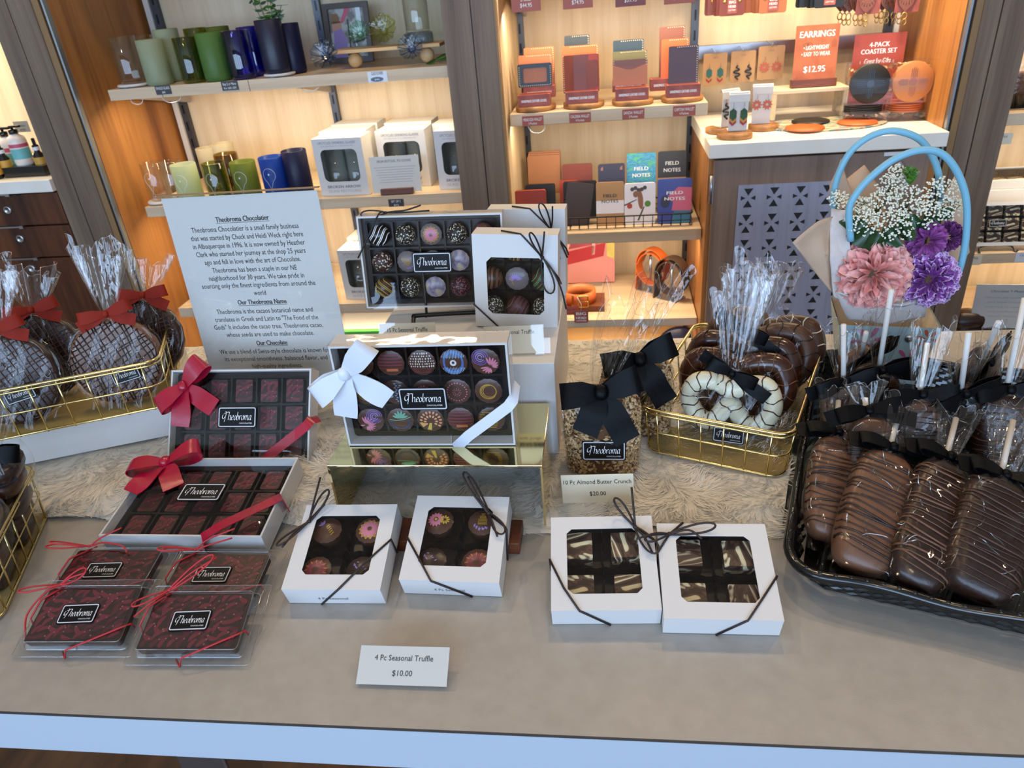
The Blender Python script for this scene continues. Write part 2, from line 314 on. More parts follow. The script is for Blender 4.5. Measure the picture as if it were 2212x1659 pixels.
    def sticker(s, w, h, cx=0, cy=0, z=0):
        s.prism(rrect(w, h, h * .1, 3, cx, cy), z, z + .0004, 'label_black')
        s.ring(rrect(w * .955, h * .91, h * .09, 3, cx, cy), rrect(w * .905, h * .81, h * .05, 3, cx, cy), z + .0004, z + .0006, 'silver_ink')
        return s.logo(w * .78, z + .0006, 'white_ink', cx, cy)
    def obj(s, name, parent=None, M=None, bev=0, stuff=False):
        me = bpy.data.meshes.new(name); me.from_pydata(s.v, [], s.f)
        for m in s.mats: me.materials.append(MT[m])
        me.polygons.foreach_set('material_index', s.mi); me.polygons.foreach_set('use_smooth', s.sm); me.update()
        o = bpy.data.objects.new(name, me); COL.objects.link(o)
        if parent: o.parent = parent
        if M is not None:
            if parent: o.matrix_local = M
            else: o.matrix_world = M
        if bev:
            b = o.modifiers.new('soft_edges', 'BEVEL'); b.width = bev; b.segments = 2; b.limit_method = 'ANGLE'
        if stuff: o['kind'] = 'stuff'
        return o
def tag(o, label, cat, group=None):
    o['label'] = label; o['category'] = cat
    if group: o['group'] = group
    return o
def thing(name, label, cat, M, group=None):
    o = bpy.data.objects.new(name, None); COL.objects.link(o); o.empty_display_size = .02; o.matrix_world = M
    return tag(o, label, cat, group)
def struct(o): o['kind'] = 'structure'; return o
def dup(o, M, label=None, group=None):
    """a copy of a thing with copies of its parts and sub-parts"""
    c = o.copy(); COL.objects.link(c); c.matrix_world = M
    if label: c['label'] = label
    if group: c['group'] = group
    for a in o.children:
        b = a.copy(); COL.objects.link(b); b.parent = c
        for g in a.children:
            h = g.copy(); COL.objects.link(h); h.parent = b
    return c

# ---------------------------------------------------------------- shared shapes
def bow(mb, m, w, L, tails, lift=.5, tilt=.25, knot=None, loops=((1, 0), (-1, 0))):
    """satin bow in local xy, z up: two loops, tails given as (angle deg, length, droop)"""
    kn = knot or w * .42
    for sx, ang in loops:
        a = Vector((sx * math.cos(math.radians(ang)), math.sin(math.radians(ang)) * 1, 0)); n = Vector((0, 0, 1)); wv = Vector((-a.y, a.x, 0))
        pts = []; wd = []; ww = []
        for i in range(25):
            t = TAU * i / 24; q = (1 - math.cos(t)) / 2
            pts.append(a * (L * q) + n * (L * lift * .55 * math.sin(t) * (.35 + .65 * q) + .002 + L * .1 * q)); wd.append(wv + a * tilt * math.sin(t) + n * .15 * q); ww.append(w * (.42 + .58 * min(1, q * 1.9)))
        mb.strip(pts, wd, ww, m)
    for ang, ln, dr in tails:
        a = Vector((math.cos(math.radians(ang)), math.sin(math.radians(ang)), 0)); wv = Vector((-a.y, a.x, 0))
        mb.strip([a * (ln * i / 8) + Vector((0, 0, .0015 + dr * math.sin(math.pi * i / 8) * .5 - (dr * .15 * i / 8))) for i in range(9)], [wv + Vector((0, 0, .25 * math.sin(i * .8))) for i in range(9)], [w * (.5 + .5 * min(1, i / 3)) for i in range(9)], m)
    mb.ball((0, 0, kn * .5), kn * .62, kn * .72, kn * .55, m, 12, 8, .8)
    return mb
def cordbow(mb, m, r, loops, tails, knot=1.9):
    """cord bow: each loop (angle, length, width, lift), each tail a list of points"""
    for ang, L, wd, lf in loops:
        a = math.radians(ang); ax, ay = math.cos(a), math.sin(a); pts = []
        for i in range(21):
            t = TAU * i / 20; q = (1 - math.cos(t)) / 2; s_ = math.sin(t) * wd * (.3 + .7 * q)
            pts.append((ax * L * q - ay * s_, ay * L * q + ax * s_, r + lf * q + .0015 * math.sin(t)))
        mb.tube(pts, r, m, 6)
    for p in tails: mb.tube(bez(p, 6), r, m, 6)
    mb.ball((0, 0, r), r * knot * 1.25, r * knot, r * knot, m, 10, 6); return mb
def tuft(mb, m, r0, R_, H, seed, lobes=5, flat=.55, nu=110, nv=9, skew=(0, 0)):
    """gathered clear film fanning out above a tie, folds running up from the tie"""
    rd = random.Random(seed); ph = [rd.uniform(0, TAU) for _ in range(8)]; tw = [rd.uniform(-1.2, 1.2) for _ in range(4)]
    def f(u, v):
        a = TAU * u; g = .42 * math.sin(lobes * a + ph[0] + v * tw[0]) + .34 * math.sin((2 * lobes + 1) * a + ph[1] + v * tw[1]) + .26 * math.sin((3 * lobes + 2) * a + ph[2]) + .16 * math.sin((5 * lobes + 1) * a + ph[5])
        r = r0 + (R_ - r0) * (v ** .8) * (.68 + .4 * g); h = H * v * (1 + (.13 * math.sin(2 * a + ph[3]) + .09 * math.sin(5 * a + ph[4]) + .05 * math.sin(11 * a + ph[6])) * v)
        return (r * math.cos(a) + skew[0] * v * v, r * flat * math.sin(a) + skew[1] * v * v, h)
    mb.grid(f, nu, nv, m, True, smooth=True)
    return mb.tube([f(i / nu, 1) for i in range(nu)], .0003, 'glass_rim', 4, True)
def crease(mb, fn, n, seed, u0=.04, u1=.46, v0=.04, v1=.8, r=.0006):
    """fine folds standing up in the clear film"""
    rd = random.Random(seed * 7 + 1)
    for i in range(n):
        u, v = rd.uniform(u0, u1), rd.uniform(v0, v1); a = rd.choice((1.2, 1.9, .3, 2.6)) + rd.uniform(-.4, .4); L = rd.uniform(.05, .2); P = []
        for k in range(6):
            P.append(Vector(fn(min(u1, max(u0, u)), min(v1 + .1, max(.01, v))))); a += rd.uniform(-.5, .5); u += math.cos(a) * L / 6 * .6; v += math.sin(a) * L / 6
        mb.tube(bez(P, 3), [r * (.25 + .75 * math.sin(math.pi * k / 15)) for k in range(16)], 'film_crease', 5)
    return mb
def card_box(x0, x1, y0, y1, z0, z1, m, mb=None):
    mb = mb or MB(); return mb.box(x0, x1, y0, y1, z0, z1, m)
# ---------------------------------------------------------------- the room
def sbox(name, x0, x1, y0, y1, z0, z1, m): return struct(MB().box(x0, x1, y0, y1, z0, z1, m).obj(name))
sbox('floor', -4, 3.6, -3.1, 2.6, -.06, 0, 'wood_floor')
sbox('ceiling', -4, 3.6, -3.1, 2.6, 2.9, 2.96, 'ceiling_paint')
sbox('wall_back', -4, 3.6, 2.47, 2.6, 0, 2.9, 'wood_cream')
sbox('wall_left', -4.1, -4, -3.1, 2.6, 0, 2.9, 'wall_paint'); sbox('wall_right', 3.6, 3.7, -3.1, 2.6, 0, 2.9, 'wall_paint')
b = MB(); b.box(-4, 3.6, -3.1, -3.0, 0, .66, 'wall_paint'); b.box(-4, 3.6, -3.1, -3.0, 2.46, 2.9, 'wall_paint'); b.box(2.33, 3.6, -3.1, -3, .66, 2.46, 'wall_paint')
b.box(-4, -3.85, -3.1, -3, .66, 2.46, 'wall_paint'); struct(b.obj('wall_front'))
for i, x in enumerate((-3.1, -1.55, 0.0, 1.55)):
    b = MB(); b.box(x - .775, x - .70, -3.08, -2.98, .66, 2.46, 'mullion'); b.box(x + .70, x + .775, -3.08, -2.98, .66, 2.46, 'mullion')
    b.box(x - .7, x + .7, -3.08, -2.98, .66, .72, 'mullion'); b.box(x - .7, x + .7, -3.08, -2.98, 2.40, 2.46, 'mullion')
    w = struct(b.obj('window_%d' % (i + 1))); struct(MB().box(x - .7, x + .7, -3.04, -3.03, .72, 2.4, 'acrylic').obj('glass_pane', w))
# posts between the display bays
b = MB(); b.box(-1.652, -1.5925, 2.0, 2.46, 0, 2.9, 'wood_pillar'); b.box(-1.5925, -1.5895, 2.004, 2.4, 0, 2.9, 'seam_brown'); b.box(-1.5895, -1.521, 2.0, 2.4, 0, 2.9, 'wood_pillar')
b.box(-1.521, -1.501, 2.003, 2.4, 0, 2.9, 'edge_tan'); b.box(-1.501, -1.493, 2.01, 2.4, 0, 2.9, 'black_strip'); b.box(-1.493, -1.4875, 2.002, 2.4, 0, 2.9, 'metal_strip')
struct(b.obj('trim_1')); sbox('trim_2', -1.53, -1.486, 2.02, 2.468, 0, 2.9, 'wood_walnut')
b = MB(); b.box(-.419, -.3455, 2.0, 2.466, 0, 2.9, 'wood_pillar'); b.box(-.3455, -.3425, 2.004, 2.4, 0, 2.9, 'black_strip'); b.box(-.3425, -.288, 2.0, 2.4, 0, 2.9, 'wood_pillar')
b.box(-.288, -.2815, 2.002, 2.4, 0, 2.9, 'edge_tan'); struct(b.obj('trim_3')); sbox('trim_4', -.34, -.281, 2.03, 2.467, 0, 2.9, 'wood_cream')
b = MB(); b.box(.90, .968, 2.0, 2.46, 0, 2.9, 'wood_pillar'); b.box(.8965, .90, 2.004, 2.4, 0, 2.9, 'seam_brown'); b.box(.858, .8965, 2.0, 2.4, 0, 2.9, 'wood_pillar')
b.box(.842, .858, 2.003, 2.4, 0, 2.9, 'edge_tan'); b.box(.835, .842, 2.01, 2.4, 0, 2.9, 'black_strip'); b.box(.83, .835, 2.002, 2.4, 0, 2.9, 'metal_strip')
struct(b.obj('trim_5')); sbox('trim_6', .828, .87, 2.02, 2.468, 0, 2.9, 'wood_walnut')

# ---------------------------------------------------------------- display table
MTB = T(0, .3655, 0) @ RZ(.95)
tb = thing('display_table', 'long grey laminate display table with pale edge, covered in chocolates', 'table', MTB)
b = MB(); b.box(-1.35, 1.35, 0, .72, .708, .7592, 'table_edge'); b.box(-1.35, 1.35, .0012, .72, .7592, .76, 'table_grey'); b.box(-1.35, 1.35, -.0004, .0012, .7583, .7597, 'edge_seam'); b.obj('tabletop', tb)
for x, y in ((-.42, .05), (-1.2, .05), (1.2, .05), (-1.2, .66), (1.2, .66)):
    MB().box(x - .027, x + .027, y - .0, y + .05, 0, .708, 'steel').obj('leg', tb, bev=.003)
# white fur throw
rd = random.Random(4)
def fur_right(y): return .150 + (y - .53) * .285
def fur_z(x, y):
    e = min(1, max(0, (y - .612) / .03)); p = Vector((x * 9, y * 9, 0)); return .7605 + e * (.012 + .006 * noise.noise(p) + .0015 * noise.noise(p * 2.3))
def fur_xy(u, v):
    y = .612 + .0 + v * .45 + (1 - v) * .007 * math.sin(u * 31) * (1 - v); x = -.93 + u * (fur_right(y) + .93); return x, y
b = MB(); b.grid(lambda u, v: (lambda x, y: (x, y, fur_z(x, y)))(*fur_xy(u, v)), 90, 34, 'fur_skin')
for i in range(30000):
    u, v = rd.random(), rd.random() ** 1.3; x, y = fur_xy(u, v); z = fur_z(x, y) - .0008
    if v < .05 : y -= .003 * rd.random()
    q = noise.noise(Vector((x * 16, y * 16, 5))) * 5 + rd.uniform(-.45, .45); L = rd.uniform(.012, .024); dx, dy = math.cos(q - 1.2) * L, math.sin(q - 1.2) * L; wx, wy = -dy / L * .0007, dx / L * .0007
    if y + dy < .609: dy *= .3
    b.add([(x - wx, y - wy, z), (x + wx, y + wy, z), (x + dx, y + dy, z + L * (.36 + .25 * noise.noise(Vector((x * 22, y * 22, 9)))))], [(0, 1, 2)], 'fur_hair')
f = b.obj('fur_throw'); tag(f, 'creamy white fur throw spread under the display pieces on the table', 'throw')
# brown board under the gold stand
tag(MB().box(-.31, -.10, .572, .611, .7605, .775, 'wood_board').obj('wooden_board', bev=.001), 'reddish brown wooden board glimpsed between the two truffle boxes', 'board')
# risers
tag(MB().box(-.44, 0, 0, .19, 0, .052, 'white_card').obj('display_riser', M=T(-.598, .778, .7775) @ RZ(22.5), bev=.001), 'white riser block beneath the gold basket of wrapped chocolate discs', 'riser')
b = MB(); b.box(-.305, -.068, 0, .25, 0, .127, 'white_card'); tag(b.obj('display_riser', M=T(0, .738, .774), bev=.001), 'tall white riser block behind the gold mirrored stand', 'riser')

# gold mirrored stand
gs = thing('mirror_stand', 'gold mirrored bridge stand under the white-bowed chocolate box', 'stand', T(-.19, .604, .7725) @ RZ(.6))
b = MB(); b.box(-.116, .116, 0, .125, .077, .0795, 'gold_mirror'); b.obj('top_plate', gs, bev=.0006)
for sx in (-1, 1):
    b = MB(); b.prism([(sx * .116, 0), (sx * .116, .125), (sx * .1137, .125), (sx * .1137, 0)][::-sx or 1], -.0005, .077, 'gold_mirror'); b.obj('side_panel', gs)

# ---------------------------------------------------------------- chocolates
mat('pk', '#c8788c', .35); mat('yl', '#c9a83e', .35); mat('gd', '#a8862e', .3); mat('pu', '#6f4f8e', .35); mat('lv', '#8f78b8', .35); mat('mr', '#7a3440', .35); mat('orr', '#b8663c', .35); mat('wt', '#d8cdc4', .4)
mat('bl', '#4668a8', .35); mat('lb', '#8fb8e0', .35); mat('gn', '#6aa088', .35); mat('nv', '#25354f', .35); mat('pch', '#d9946a', .35); mat('hazed', '#6d6262', .3); mat('chili', '#68202a', .3); mat('chili_dk', '#4e1820', .3); mat('chilidot', '#8a5a5c', .3); mat('drz_gold', '#a89448', .4); mat('drz_wine', '#7a4358', .4); mat('drz_green', '#4f8a60', .4)
ramp_tex('speckle', 'cells', 800, ((0, '#1c1210'), (.66, '#221612'), (.70, '#d8d2b4')), .5, bump=.6, interp='CONSTANT'); ramp_tex('speckle_brown', 'cells', 560, ((0, '#3a2018'), (.70, '#35201a'), (.74, '#cdbfae')), .5, bump=.7, interp='CONSTANT')
ramp_tex('speckle_red', 'cells', 700, ((0, '#2a1416'), (.6, '#2a1416'), (.66, '#94525a')), .5, bump=.6, interp='CONSTANT'); ramp_tex('marble_cup', 'noise', 90, ((.35, '#6a5f74'), (.5, '#9d93a0'), (.65, '#b8a878')), .3)
ramp_tex('swirl', 'swirl', 30, ((.36, '#2a1812'), (.41, '#5c4032'), (.45, '#2a1812'), (.49, '#cfc6a4'), (.56, '#d8cfa8'), (.585, '#5a3c30'), (.62, '#93745c'), (.68, '#33201a')), .3); ramp_tex('swirl_dark', 'swirl', 34, ((.36, '#2a1812'), (.42, '#4a3028'), (.47, '#241612'), (.51, '#a89a84'), (.54, '#b8ab90'), (.565, '#4a3028'), (.6, '#634638'), (.68, '#33201a')), .3)
class Cup:
    """scalloped chocolate cup with a printed top"""
    def __init__(s, r, h=.013, body='choc_mid', dome=.0016, n=14):
        s.b = MB(); s.r = r; s.h = h; s.d = dome
        s.b.lathe([(.0001, 0), (r * .8, 0), (r * .97, h * .9), (r, h)], body, 42, lambda a, z: 1 + .022 * math.cos(n * a))
        s.b.lathe([(r, h)] + [(r * k, h + dome * (1 - k * k) + .0003) for k in (.9, .6, .3, .001)], body, 42, lambda a, z: 1 + .022 * math.cos(n * a))
    def z(s, x, y): return s.h + s.d * max(0, 1 - (x * x + y * y)) + .0007
    def poly(s, p, m): s.b.add([(x * s.r, y * s.r, s.z(x, y)) for x, y in p], [tuple(range(len(p)))], m); return s
    def line(s, p, w, m):
        vs = []; P = [Vector(q) for q in p]
        for i, q in enumerate(P):
            t = P[min(i + 1, len(P) - 1)] - P[max(i - 1, 0)]; n = Vector((-t.y, t.x)).normalized() * w / 2
            vs += [q - n, q + n]
        s.b.add([(v.x * s.r, v.y * s.r, s.z(v.x, v.y) + .0001) for v in vs], [(2 * i, 2 * i + 1, 2 * i + 3, 2 * i + 2) for i in range(len(P) - 1)], m); return s
    def petal(s, cx, cy, a, r0, r1, w, m):
        c, t = math.cos(a), math.sin(a); q = []
        for k, ww in ((0, 0), (.35, .8), (.65, 1), (.9, .6), (1, 0), (.9, -.6), (.65, -1), (.35, -.8)):
            R_ = r0 + (r1 - r0) * k; q.append((cx + c * R_ - t * ww * w, cy + t * R_ + c * ww * w))
        return s.poly(q, m)
    def disc(s, cx, cy, r, m, n=14): return s.poly([(cx + r * math.cos(TAU * i / n), cy + r * math.sin(TAU * i / n)) for i in range(n)], m)
    def arc(s, cx, cy, r, a0, a1, w, m, n=16):
        p = [(cx + r * math.cos(math.radians(a0 + (a1 - a0) * i / n)), cy + r * math.sin(math.radians(a0 + (a1 - a0) * i / n))) for i in range(n + 1)]
        return s.line([q for q in p if q[0] ** 2 + q[1] ** 2 < .93] if 0 else p, w, m)
def deco(c, k):
    if k == 'daisy':
        for i in range(14): c.petal(-.18, .05, TAU * i / 14, .12, .56, .09, 'pk')
        for i in range(10): c.petal(.42, .05, TAU * i / 10 + .2, .08, .36, .06, 'yl')
        c.disc(-.18, .05, .1, 'yl')
    elif k == 'dahlia':
        for i in range(14): c.petal(0, 0, TAU * i / 14, .5, .78, .1, 'gd')
        for i in range(14): c.petal(0, 0, TAU * (i + .5) / 14, .12, .68, .12, 'pk')
    elif k == 'dahlia_brown':
        for i in range(13): c.petal(0, -.1, TAU * i / 13, .15, .75, .12, 'mr')
        for i in range(13): c.petal(0, -.1, TAU * (i + .5) / 13, .5, .8, .06, 'orr')
    elif k == 'skep':
        for j in range(8):
            w = .12 + .04 * j
            for i in range(-3, 4):
                if abs(i) * .09 <= w: c.disc(i * .09 + .02 * (j % 2), .6 - j * .12, .045, 'gd', 6)
        for x, y in ((-.35, -.5), (-.15, -.62), (.1, -.6), (.3, -.52), (-.5, -.35)): c.petal(x, y, 2.0 + x, -.12, .14, .06, 'lv'); c.petal(x, y, .6 - x, -.12, .14, .05, 'lv')
    elif k == 'bee':
        for j in range(5):
            for i in range(3): c.disc(.02 + .1 * j + .05 * i, .15 - .14 * j + .08 * i, .05, 'gd', 6)
        for a in (1.9, 2.5, 3.1): c.petal(-.2, .3, a, .05, .45, .08, 'lv')
    elif k == 'herring':
        for j in range(9):
            y = .75 - j * .13; w = math.sqrt(max(0, .86 - y * y)); n = int(w / .11)
            for x0 in range(-n, n): c.line([(x0 * .11, y), (x0 * .11 + .1, y + (.1 if (j % 2) else -.1))], .05, 'mr')
        c.poly([(-.35, -.62), (.5, -.62), (.5, -.4), (-.35, -.4)], 'orr')
    elif k == 'blobs':
        rr = random.Random(8)
        for j in range(6):
            y = .75 - j * .2; w = math.sqrt(max(0, .85 - y * y)); x = -w + .1
            while x < w: q = rr.uniform(.04, .1); c.petal(x, y, 1.57, -q, q, .05, 'wt'); x += rr.uniform(.13, .22)
        for j in range(4): c.line([(-.7 + .05 * j, -.45 - .1 * j), (.7 - .05 * j, -.45 - .1 * j)], .05, 'mr')
    elif k == 'eye':
        c.poly([(x * .75, y * .9) for x, y in circ(1, 24)], 'bl')
        for i in range(-7, 8):
            for s0 in (1, -1): c.line([(i * .11, s0 * (.35 + .06 * (i % 2))), (i * .11, s0 * math.sqrt(max(.2, .9 - (i * .11) ** 2)))], .04, 'lb')
        c.disc(0, 0, .24, 'wt'); c.disc(0, .02, .1, 'nv')
    elif k in ('shell', 'shell2'):
        s0 = 1 if k == 'shell' else -1
        for i in range(15):
            a = math.radians(-170 + 20 * i); c.petal(s0 * .35, -.35, a, .1, min(.85, .38 + .42 * abs(math.cos((a - (2.4 if s0 > 0 else .8)) / 2))), .075, 'pk') if math.hypot(s0 * .35 + .5 * math.cos(a), -.35 + .5 * math.sin(a)) < .95 else 0
        for q in (.16, .3, .44, .58): c.arc(-s0 * .35, .38, q, 0, 330, .07, 'pu' if q > .3 else 'lv')
    elif k == 'rings':
        for i, q in enumerate((.6, .55, .48)): c.arc(.05 * i, .02 * i, q, 40 * i, 40 * i + 320, .06, 'gd')
        for i in range(6): c.line([(-.6 + .05 * i, -.2 - .1 * i), (.6 - .05 * i, -.2 - .1 * i)], .03, 'mr')
    elif k == 'bricks':
        c.poly([(-.6, .55), (-.2, .2), (-.2, -.35), (-.75, -.5), (-.4, 0)], 'lb')
        for j in range(10):
            for i in range(3): c.line([(-.05 + .28 * i + .1 * (j % 2), .75 - .16 * j), (.12 + .28 * i + .1 * (j % 2), .75 - .16 * j)], .07, 'lb') if abs(.75 - .16 * j) < .8 - .2 * i else 0
    elif k == 'dots':
        for i in range(22): c.disc(.72 * math.cos(TAU * i / 22), .72 * math.sin(TAU * i / 22), .055, 'pk', 6)
        for q, n in ((.18, 8), (.3, 12)):
            for i in range(n): c.disc(q * math.cos(TAU * i / n), q * math.sin(TAU * i / n), .035, 'pk', 6)
    elif k == 'agave':
        for a in (.3, .8, 1.3, 1.8, 2.3, 2.8): c.petal(.05, .22, a, 0, .62, .09, 'gn')
        c.line([(-.8, .1), (-.3, .05), (.3, .12), (.85, .3)], .06, 'gn'); c.poly([(-.75, 0), (.8, .1), (.75, -.35), (.4, -.75), (-.4, -.75), (-.72, -.4)], 'nv')
    elif k == 'tree':
        for q, n in ((.55, 9), (.85, 13)):
            for i in range(n): a = math.radians(-35 + 250 * i / (n - 1)); c.petal(.05, -.05, a, q - .26, q, .085, 'pch')
        c.poly([(-.05, -.2), (.12, -.2), (.02, -.85), (-.3, -.8)], 'yl'); c.poly([(-.15, -.25), (-.85, -.2), (-.6, -.6)], 'yl')
    elif k == 'bars':
        for i in range(8): y = .6 - .18 * i; w = math.sqrt(max(0, .8 - y * y)); c.line([(-w, y), (w * .6, y + .05)], .08, 'gd')
    elif k == 'flakes':
        rr = random.Random(3)
        for i in range(9): c.petal(rr.uniform(-.5, .5), rr.uniform(-.5, .5), rr.uniform(0, 6), -.1, .1, .05, 'lv')
    elif k == 'lilac':
        for i in range(9): c.petal(-.1, -.1, .4 + i * .32, .1, .62, .07, 'lv')
        for j in range(5): c.disc(-.5 + .05 * j, .1 - .12 * j, .06, 'gd', 6)
def piece_ball(r, body, drizzle=None, ang=0, n=6):
    b = MB(); b.ball((0, 0, r * .9), r, r, r * .9, body, 22, 12)
    if drizzle:
        R_ = RZ(ang) @ RX(0); b.T = R_
        for i in range(n):
            c = (-.72 + 1.44 * (i + .3 * math.sin(i * 2.1)) / (n - 1)); q = math.sqrt(max(0, 1 - c * c)); pts = []
            for k in range(13):
                t = math.radians(-8 + 196 * k / 12); pts.append((r * q * math.cos(t), r * (c + .05 * math.sin(3 * t)), r * .9 + r * .9 * q * math.sin(t) + .0004))
            b.tube(pts, .00065, drizzle, 5)
    return b
def put(b, M, name, label, cat, group): o = b.obj(name, M=M); return tag(o, label, cat, group)

def carton15(M, label, ribbon, bowpos, bow_scale=1, name='chocolate_box', cells=(5, 3), h=.026, bowrot=0, lid_bulge=.0025, w=.19, d=.124, cord=False):
    t = thing(name, label, 'chocolate box', M)
    b = MB(); x = w / 2; b.box(-x, x, 0, d, 0, .0012, 'white_card')
    for q in ((-x, -x + .0022, 0, d), (x - .0022, x, 0, d), (-x + .0022, x - .0022, 0, .0022), (-x + .0022, x - .0022, d - .0022, d)): b.box(*q, .0012, h, 'white_card')
    b.obj('carton', t)
    b = MB(); b.box(-x + .003, x - .003, .003, d - .003, .0015, .0035, 'tray_dark'); nx, ny = cells; x0, x1, y0, y1 = -x + .009, x - .009, .008, d - .009
    for i in range(nx + 1): q = x0 + (x1 - x0) * i / nx; b.box(q - .0011, q + .0011, y0, y1, .0035, .0145, 'tray_dark')
    for j in range(ny + 1): q = y0 + (y1 - y0) * j / ny; b.box(x0, x1, q - .0011, q + .0011, .0035, .0145, 'tray_dark')
    b.ring(rrect(w - .006, d - .006, .004, 3, 0, d / 2), rrect(x1 - x0, y1 - y0, .006, 3, 0, (y0 + y1) / 2), .0125, .0145, 'tray_dark'); b.obj('insert_tray', t)
    b = MB(); e = .0012; b.grid(lambda u, v: (-x - e + (w + 2 * e) * u, -e + (d + 2 * e) * v, h + .0006 + lid_bulge * min(1, 12 * u, 12 * (1 - u)) * (min(1, 3.6 * v) if lid_bulge < 0 else min(1, 5 * v)) * min(1, 4 * (1 - v)) * (1 - .15 * v)), 20, 24, 'clear_lid')
    P = [(-x - e, -e), (x + e, -e), (x + e, d + e), (-x - e, d + e)]
    b.prism(P, .004, h + .0006, 'clear_lid', False, False, False); b.obj('clear_lid', t)
    b = MB(); b.sticker(.052, .0275, .0, d * .5, h + .0012 + max(0, lid_bulge)); b.obj('maker_label', t)
    if not cord:
        b = MB(); zt = h + .0014; k = .0125
        b.strip([(x + .002, .062, .002), (x + .0022, .058, zt), (x - .004, .05, zt + .0015), (x - .05, .014, zt + .0016), (x - .066, -.0022, zt), (x - .072, -.0024, .002)], Vector((.62, -.78, 0)), k, ribbon); b.obj('ribbon', t)
        b = MB(); b.T = T(*bowpos, h + .002 + lid_bulge) @ RZ(bowrot); bow(b, ribbon, .024 * bow_scale, .042 * bow_scale, ((-48, .05 * bow_scale, .004), (-108, .052 * bow_scale, .004)), loops=((1, 38), (-1, -28))); b.obj('bow', t)
    cp = [[(x0 + (x1 - x0) * (i + .5) / nx, y1 - (y1 - y0) * (j + .5) / ny) for i in range(nx)] for j in range(ny)]
    return t, cp
ROW = ('top', 'middle', 'bottom'); NTH = ('first', 'second', 'third', 'fourth', 'fifth')

# --- fifteen truffles on a black easel
M15 = stand((-.238, .885, .912), 4, 6, -2.0) @ T(0, 0, -.026)
t15, cp = carton15(M15, 'clear lidded box of fifteen truffles standing on the black easel', None, None, cord=True, lid_bulge=-.0048)
b = MB(); b.T = T(-.058, .1265, .014); cordbow(b, 'cord_black', .0011, ((182, .032, .006, .004),), [[(0, 0, .001), (.012, .002, .006), (.028, .003, .004), (.048, .009, .006)], [(0, 0, .001), (.02, .0, .004), (.058, .001, .001)], [(0, 0, 0), (-.006, .001, .011), (-.018, -.02, .0165), (-.038, -.053, .0155), (-.042, -.056, .002)]]); b.obj('cord', t15)
spec = [[('d', 'cord_black'), ('s', 'speckle'), ('c', 'dahlia'), ('s', 'speckle'), ('m', 'drz_wine')], [('s', 'speckle_brown'), ('c', 'skep'), ('c', 'flakes'), ('mm', 0), ('d', 0)], [('g', 'drz_gold'), ('s', 'speckle'), ('cm', 0), ('s', 'speckle_red'), ('d', 0)]]
NAMES = {'d': 'dark truffle with white drizzle', 's': 'truffle coated in pale crumbs', 'm': 'milk truffle with wine drizzle', 'g': 'dark truffle with gold drizzle', 'c': 'printed flower top truffle', 'mm': 'marbled violet truffle', 'cm': 'pale dusted truffle cup'}
for j in range(3):
    for i in range(5):
        k, v = spec[j][i]; x, y = cp[j][i]; M = M15 @ T(x, y, .0036) @ RZ(17 * i + 40 * j)
        lb = NAMES[k] + ', %s in the %s row of the easel box' % (NTH[i], ROW[j])
        if k in 'dmg': bb = piece_ball(.0136, {'d': 'choc_black', 'm': 'choc_milk', 'g': 'choc_mid'}[k], {'d': 'white_ink', 'm': 'drz_wine', 'g': 'drz_gold'}[k], 60)
        elif k == 's': bb = piece_ball(.0138, v)
        elif k == 'c': c = Cup(.0142, .013, 'hazed', .004); deco(c, v); bb = c.b
        else: c = Cup(.0142, .013, 'marble_cup', .004); bb = c.b
        put(bb, M, 'truffle', lb, 'truffle', 'truffles in the easel box')
# black easel under it
ez = thing('easel', 'small black wire easel holding up the fifteen-truffle box', 'easel', T(-.205, .876, .9015) @ RZ(4))
b = MB(); b.tube(bez([(-.046, -.034, .002), (-.056, -.03, .003), (-.058, -.016, .009), (-.05, -.012, .0095), (.05, -.012, .0095), (.058, -.016, .009), (.056, -.03, .003), (.046, -.034, .002)], 5), .0028, 'black_metal'); b.obj('front_bar', ez)
for sx in (-1, 1): b = MB(); b.tube(bez([(sx * .046, -.034, .002), (sx * .046, .01, .004), (sx * .046, .035, .1)], 6), .0018, 'black_metal'); b.obj('upright', ez)
b = MB(); b.tube([(0, .035, .1), (0, .09, .002)], .0018, 'black_metal'); b.tube([(-.046, .035, .1), (.046, .035, .1)], .0018, 'black_metal'); b.obj('back_leg', ez)

# --- white bow box on the gold stand
MW = stand((-.199, .640, .8528), .5, 1) @ T(0, 0, -.03)
tw, cp = carton15(MW, 'box of printed chocolates with white satin bow on gold mirrored stand', 'satin_white', (-.078, .095), 1.06, h=.03, w=.187, d=.122, bowrot=8)
pat = [['flakes', 'herring', 'blobs', 'eye', 'shell'], ['rings', 'bricks', 'daisy', 'dots', 'rings'], ['shell2', 'agave', 'tree', 'herring', 'bars']]
PN = {'flakes': 'violet flecks', 'herring': 'maroon herringbone and an orange bar', 'blobs': 'rows of white blobs', 'eye': 'a blue and white eye', 'shell': 'pink shell and violet rings', 'shell2': 'pink shell beside violet rings', 'rings': 'tangled gold rings', 'bricks': 'pale blue brick pattern', 'daisy': 'a pink daisy', 'dots': 'circles of pink dots', 'agave': 'green agave over navy', 'tree': 'peach leaves on a gold tree', 'bars': 'gold bars'}
for j in range(3):
    for i in range(5):
        c = Cup(.0147, .014, 'choc_mid'); deco(c, pat[j][i]); x, y = cp[j][i]
        put(c.b, MW @ T(x, y, .0036), 'printed_chocolate', 'chocolate printed with %s, %s of %s row, white-bowed box' % (PN[pat[j][i]], NTH[i], ROW[j]), 'chocolate', 'printed chocolates in the white-bowed box')

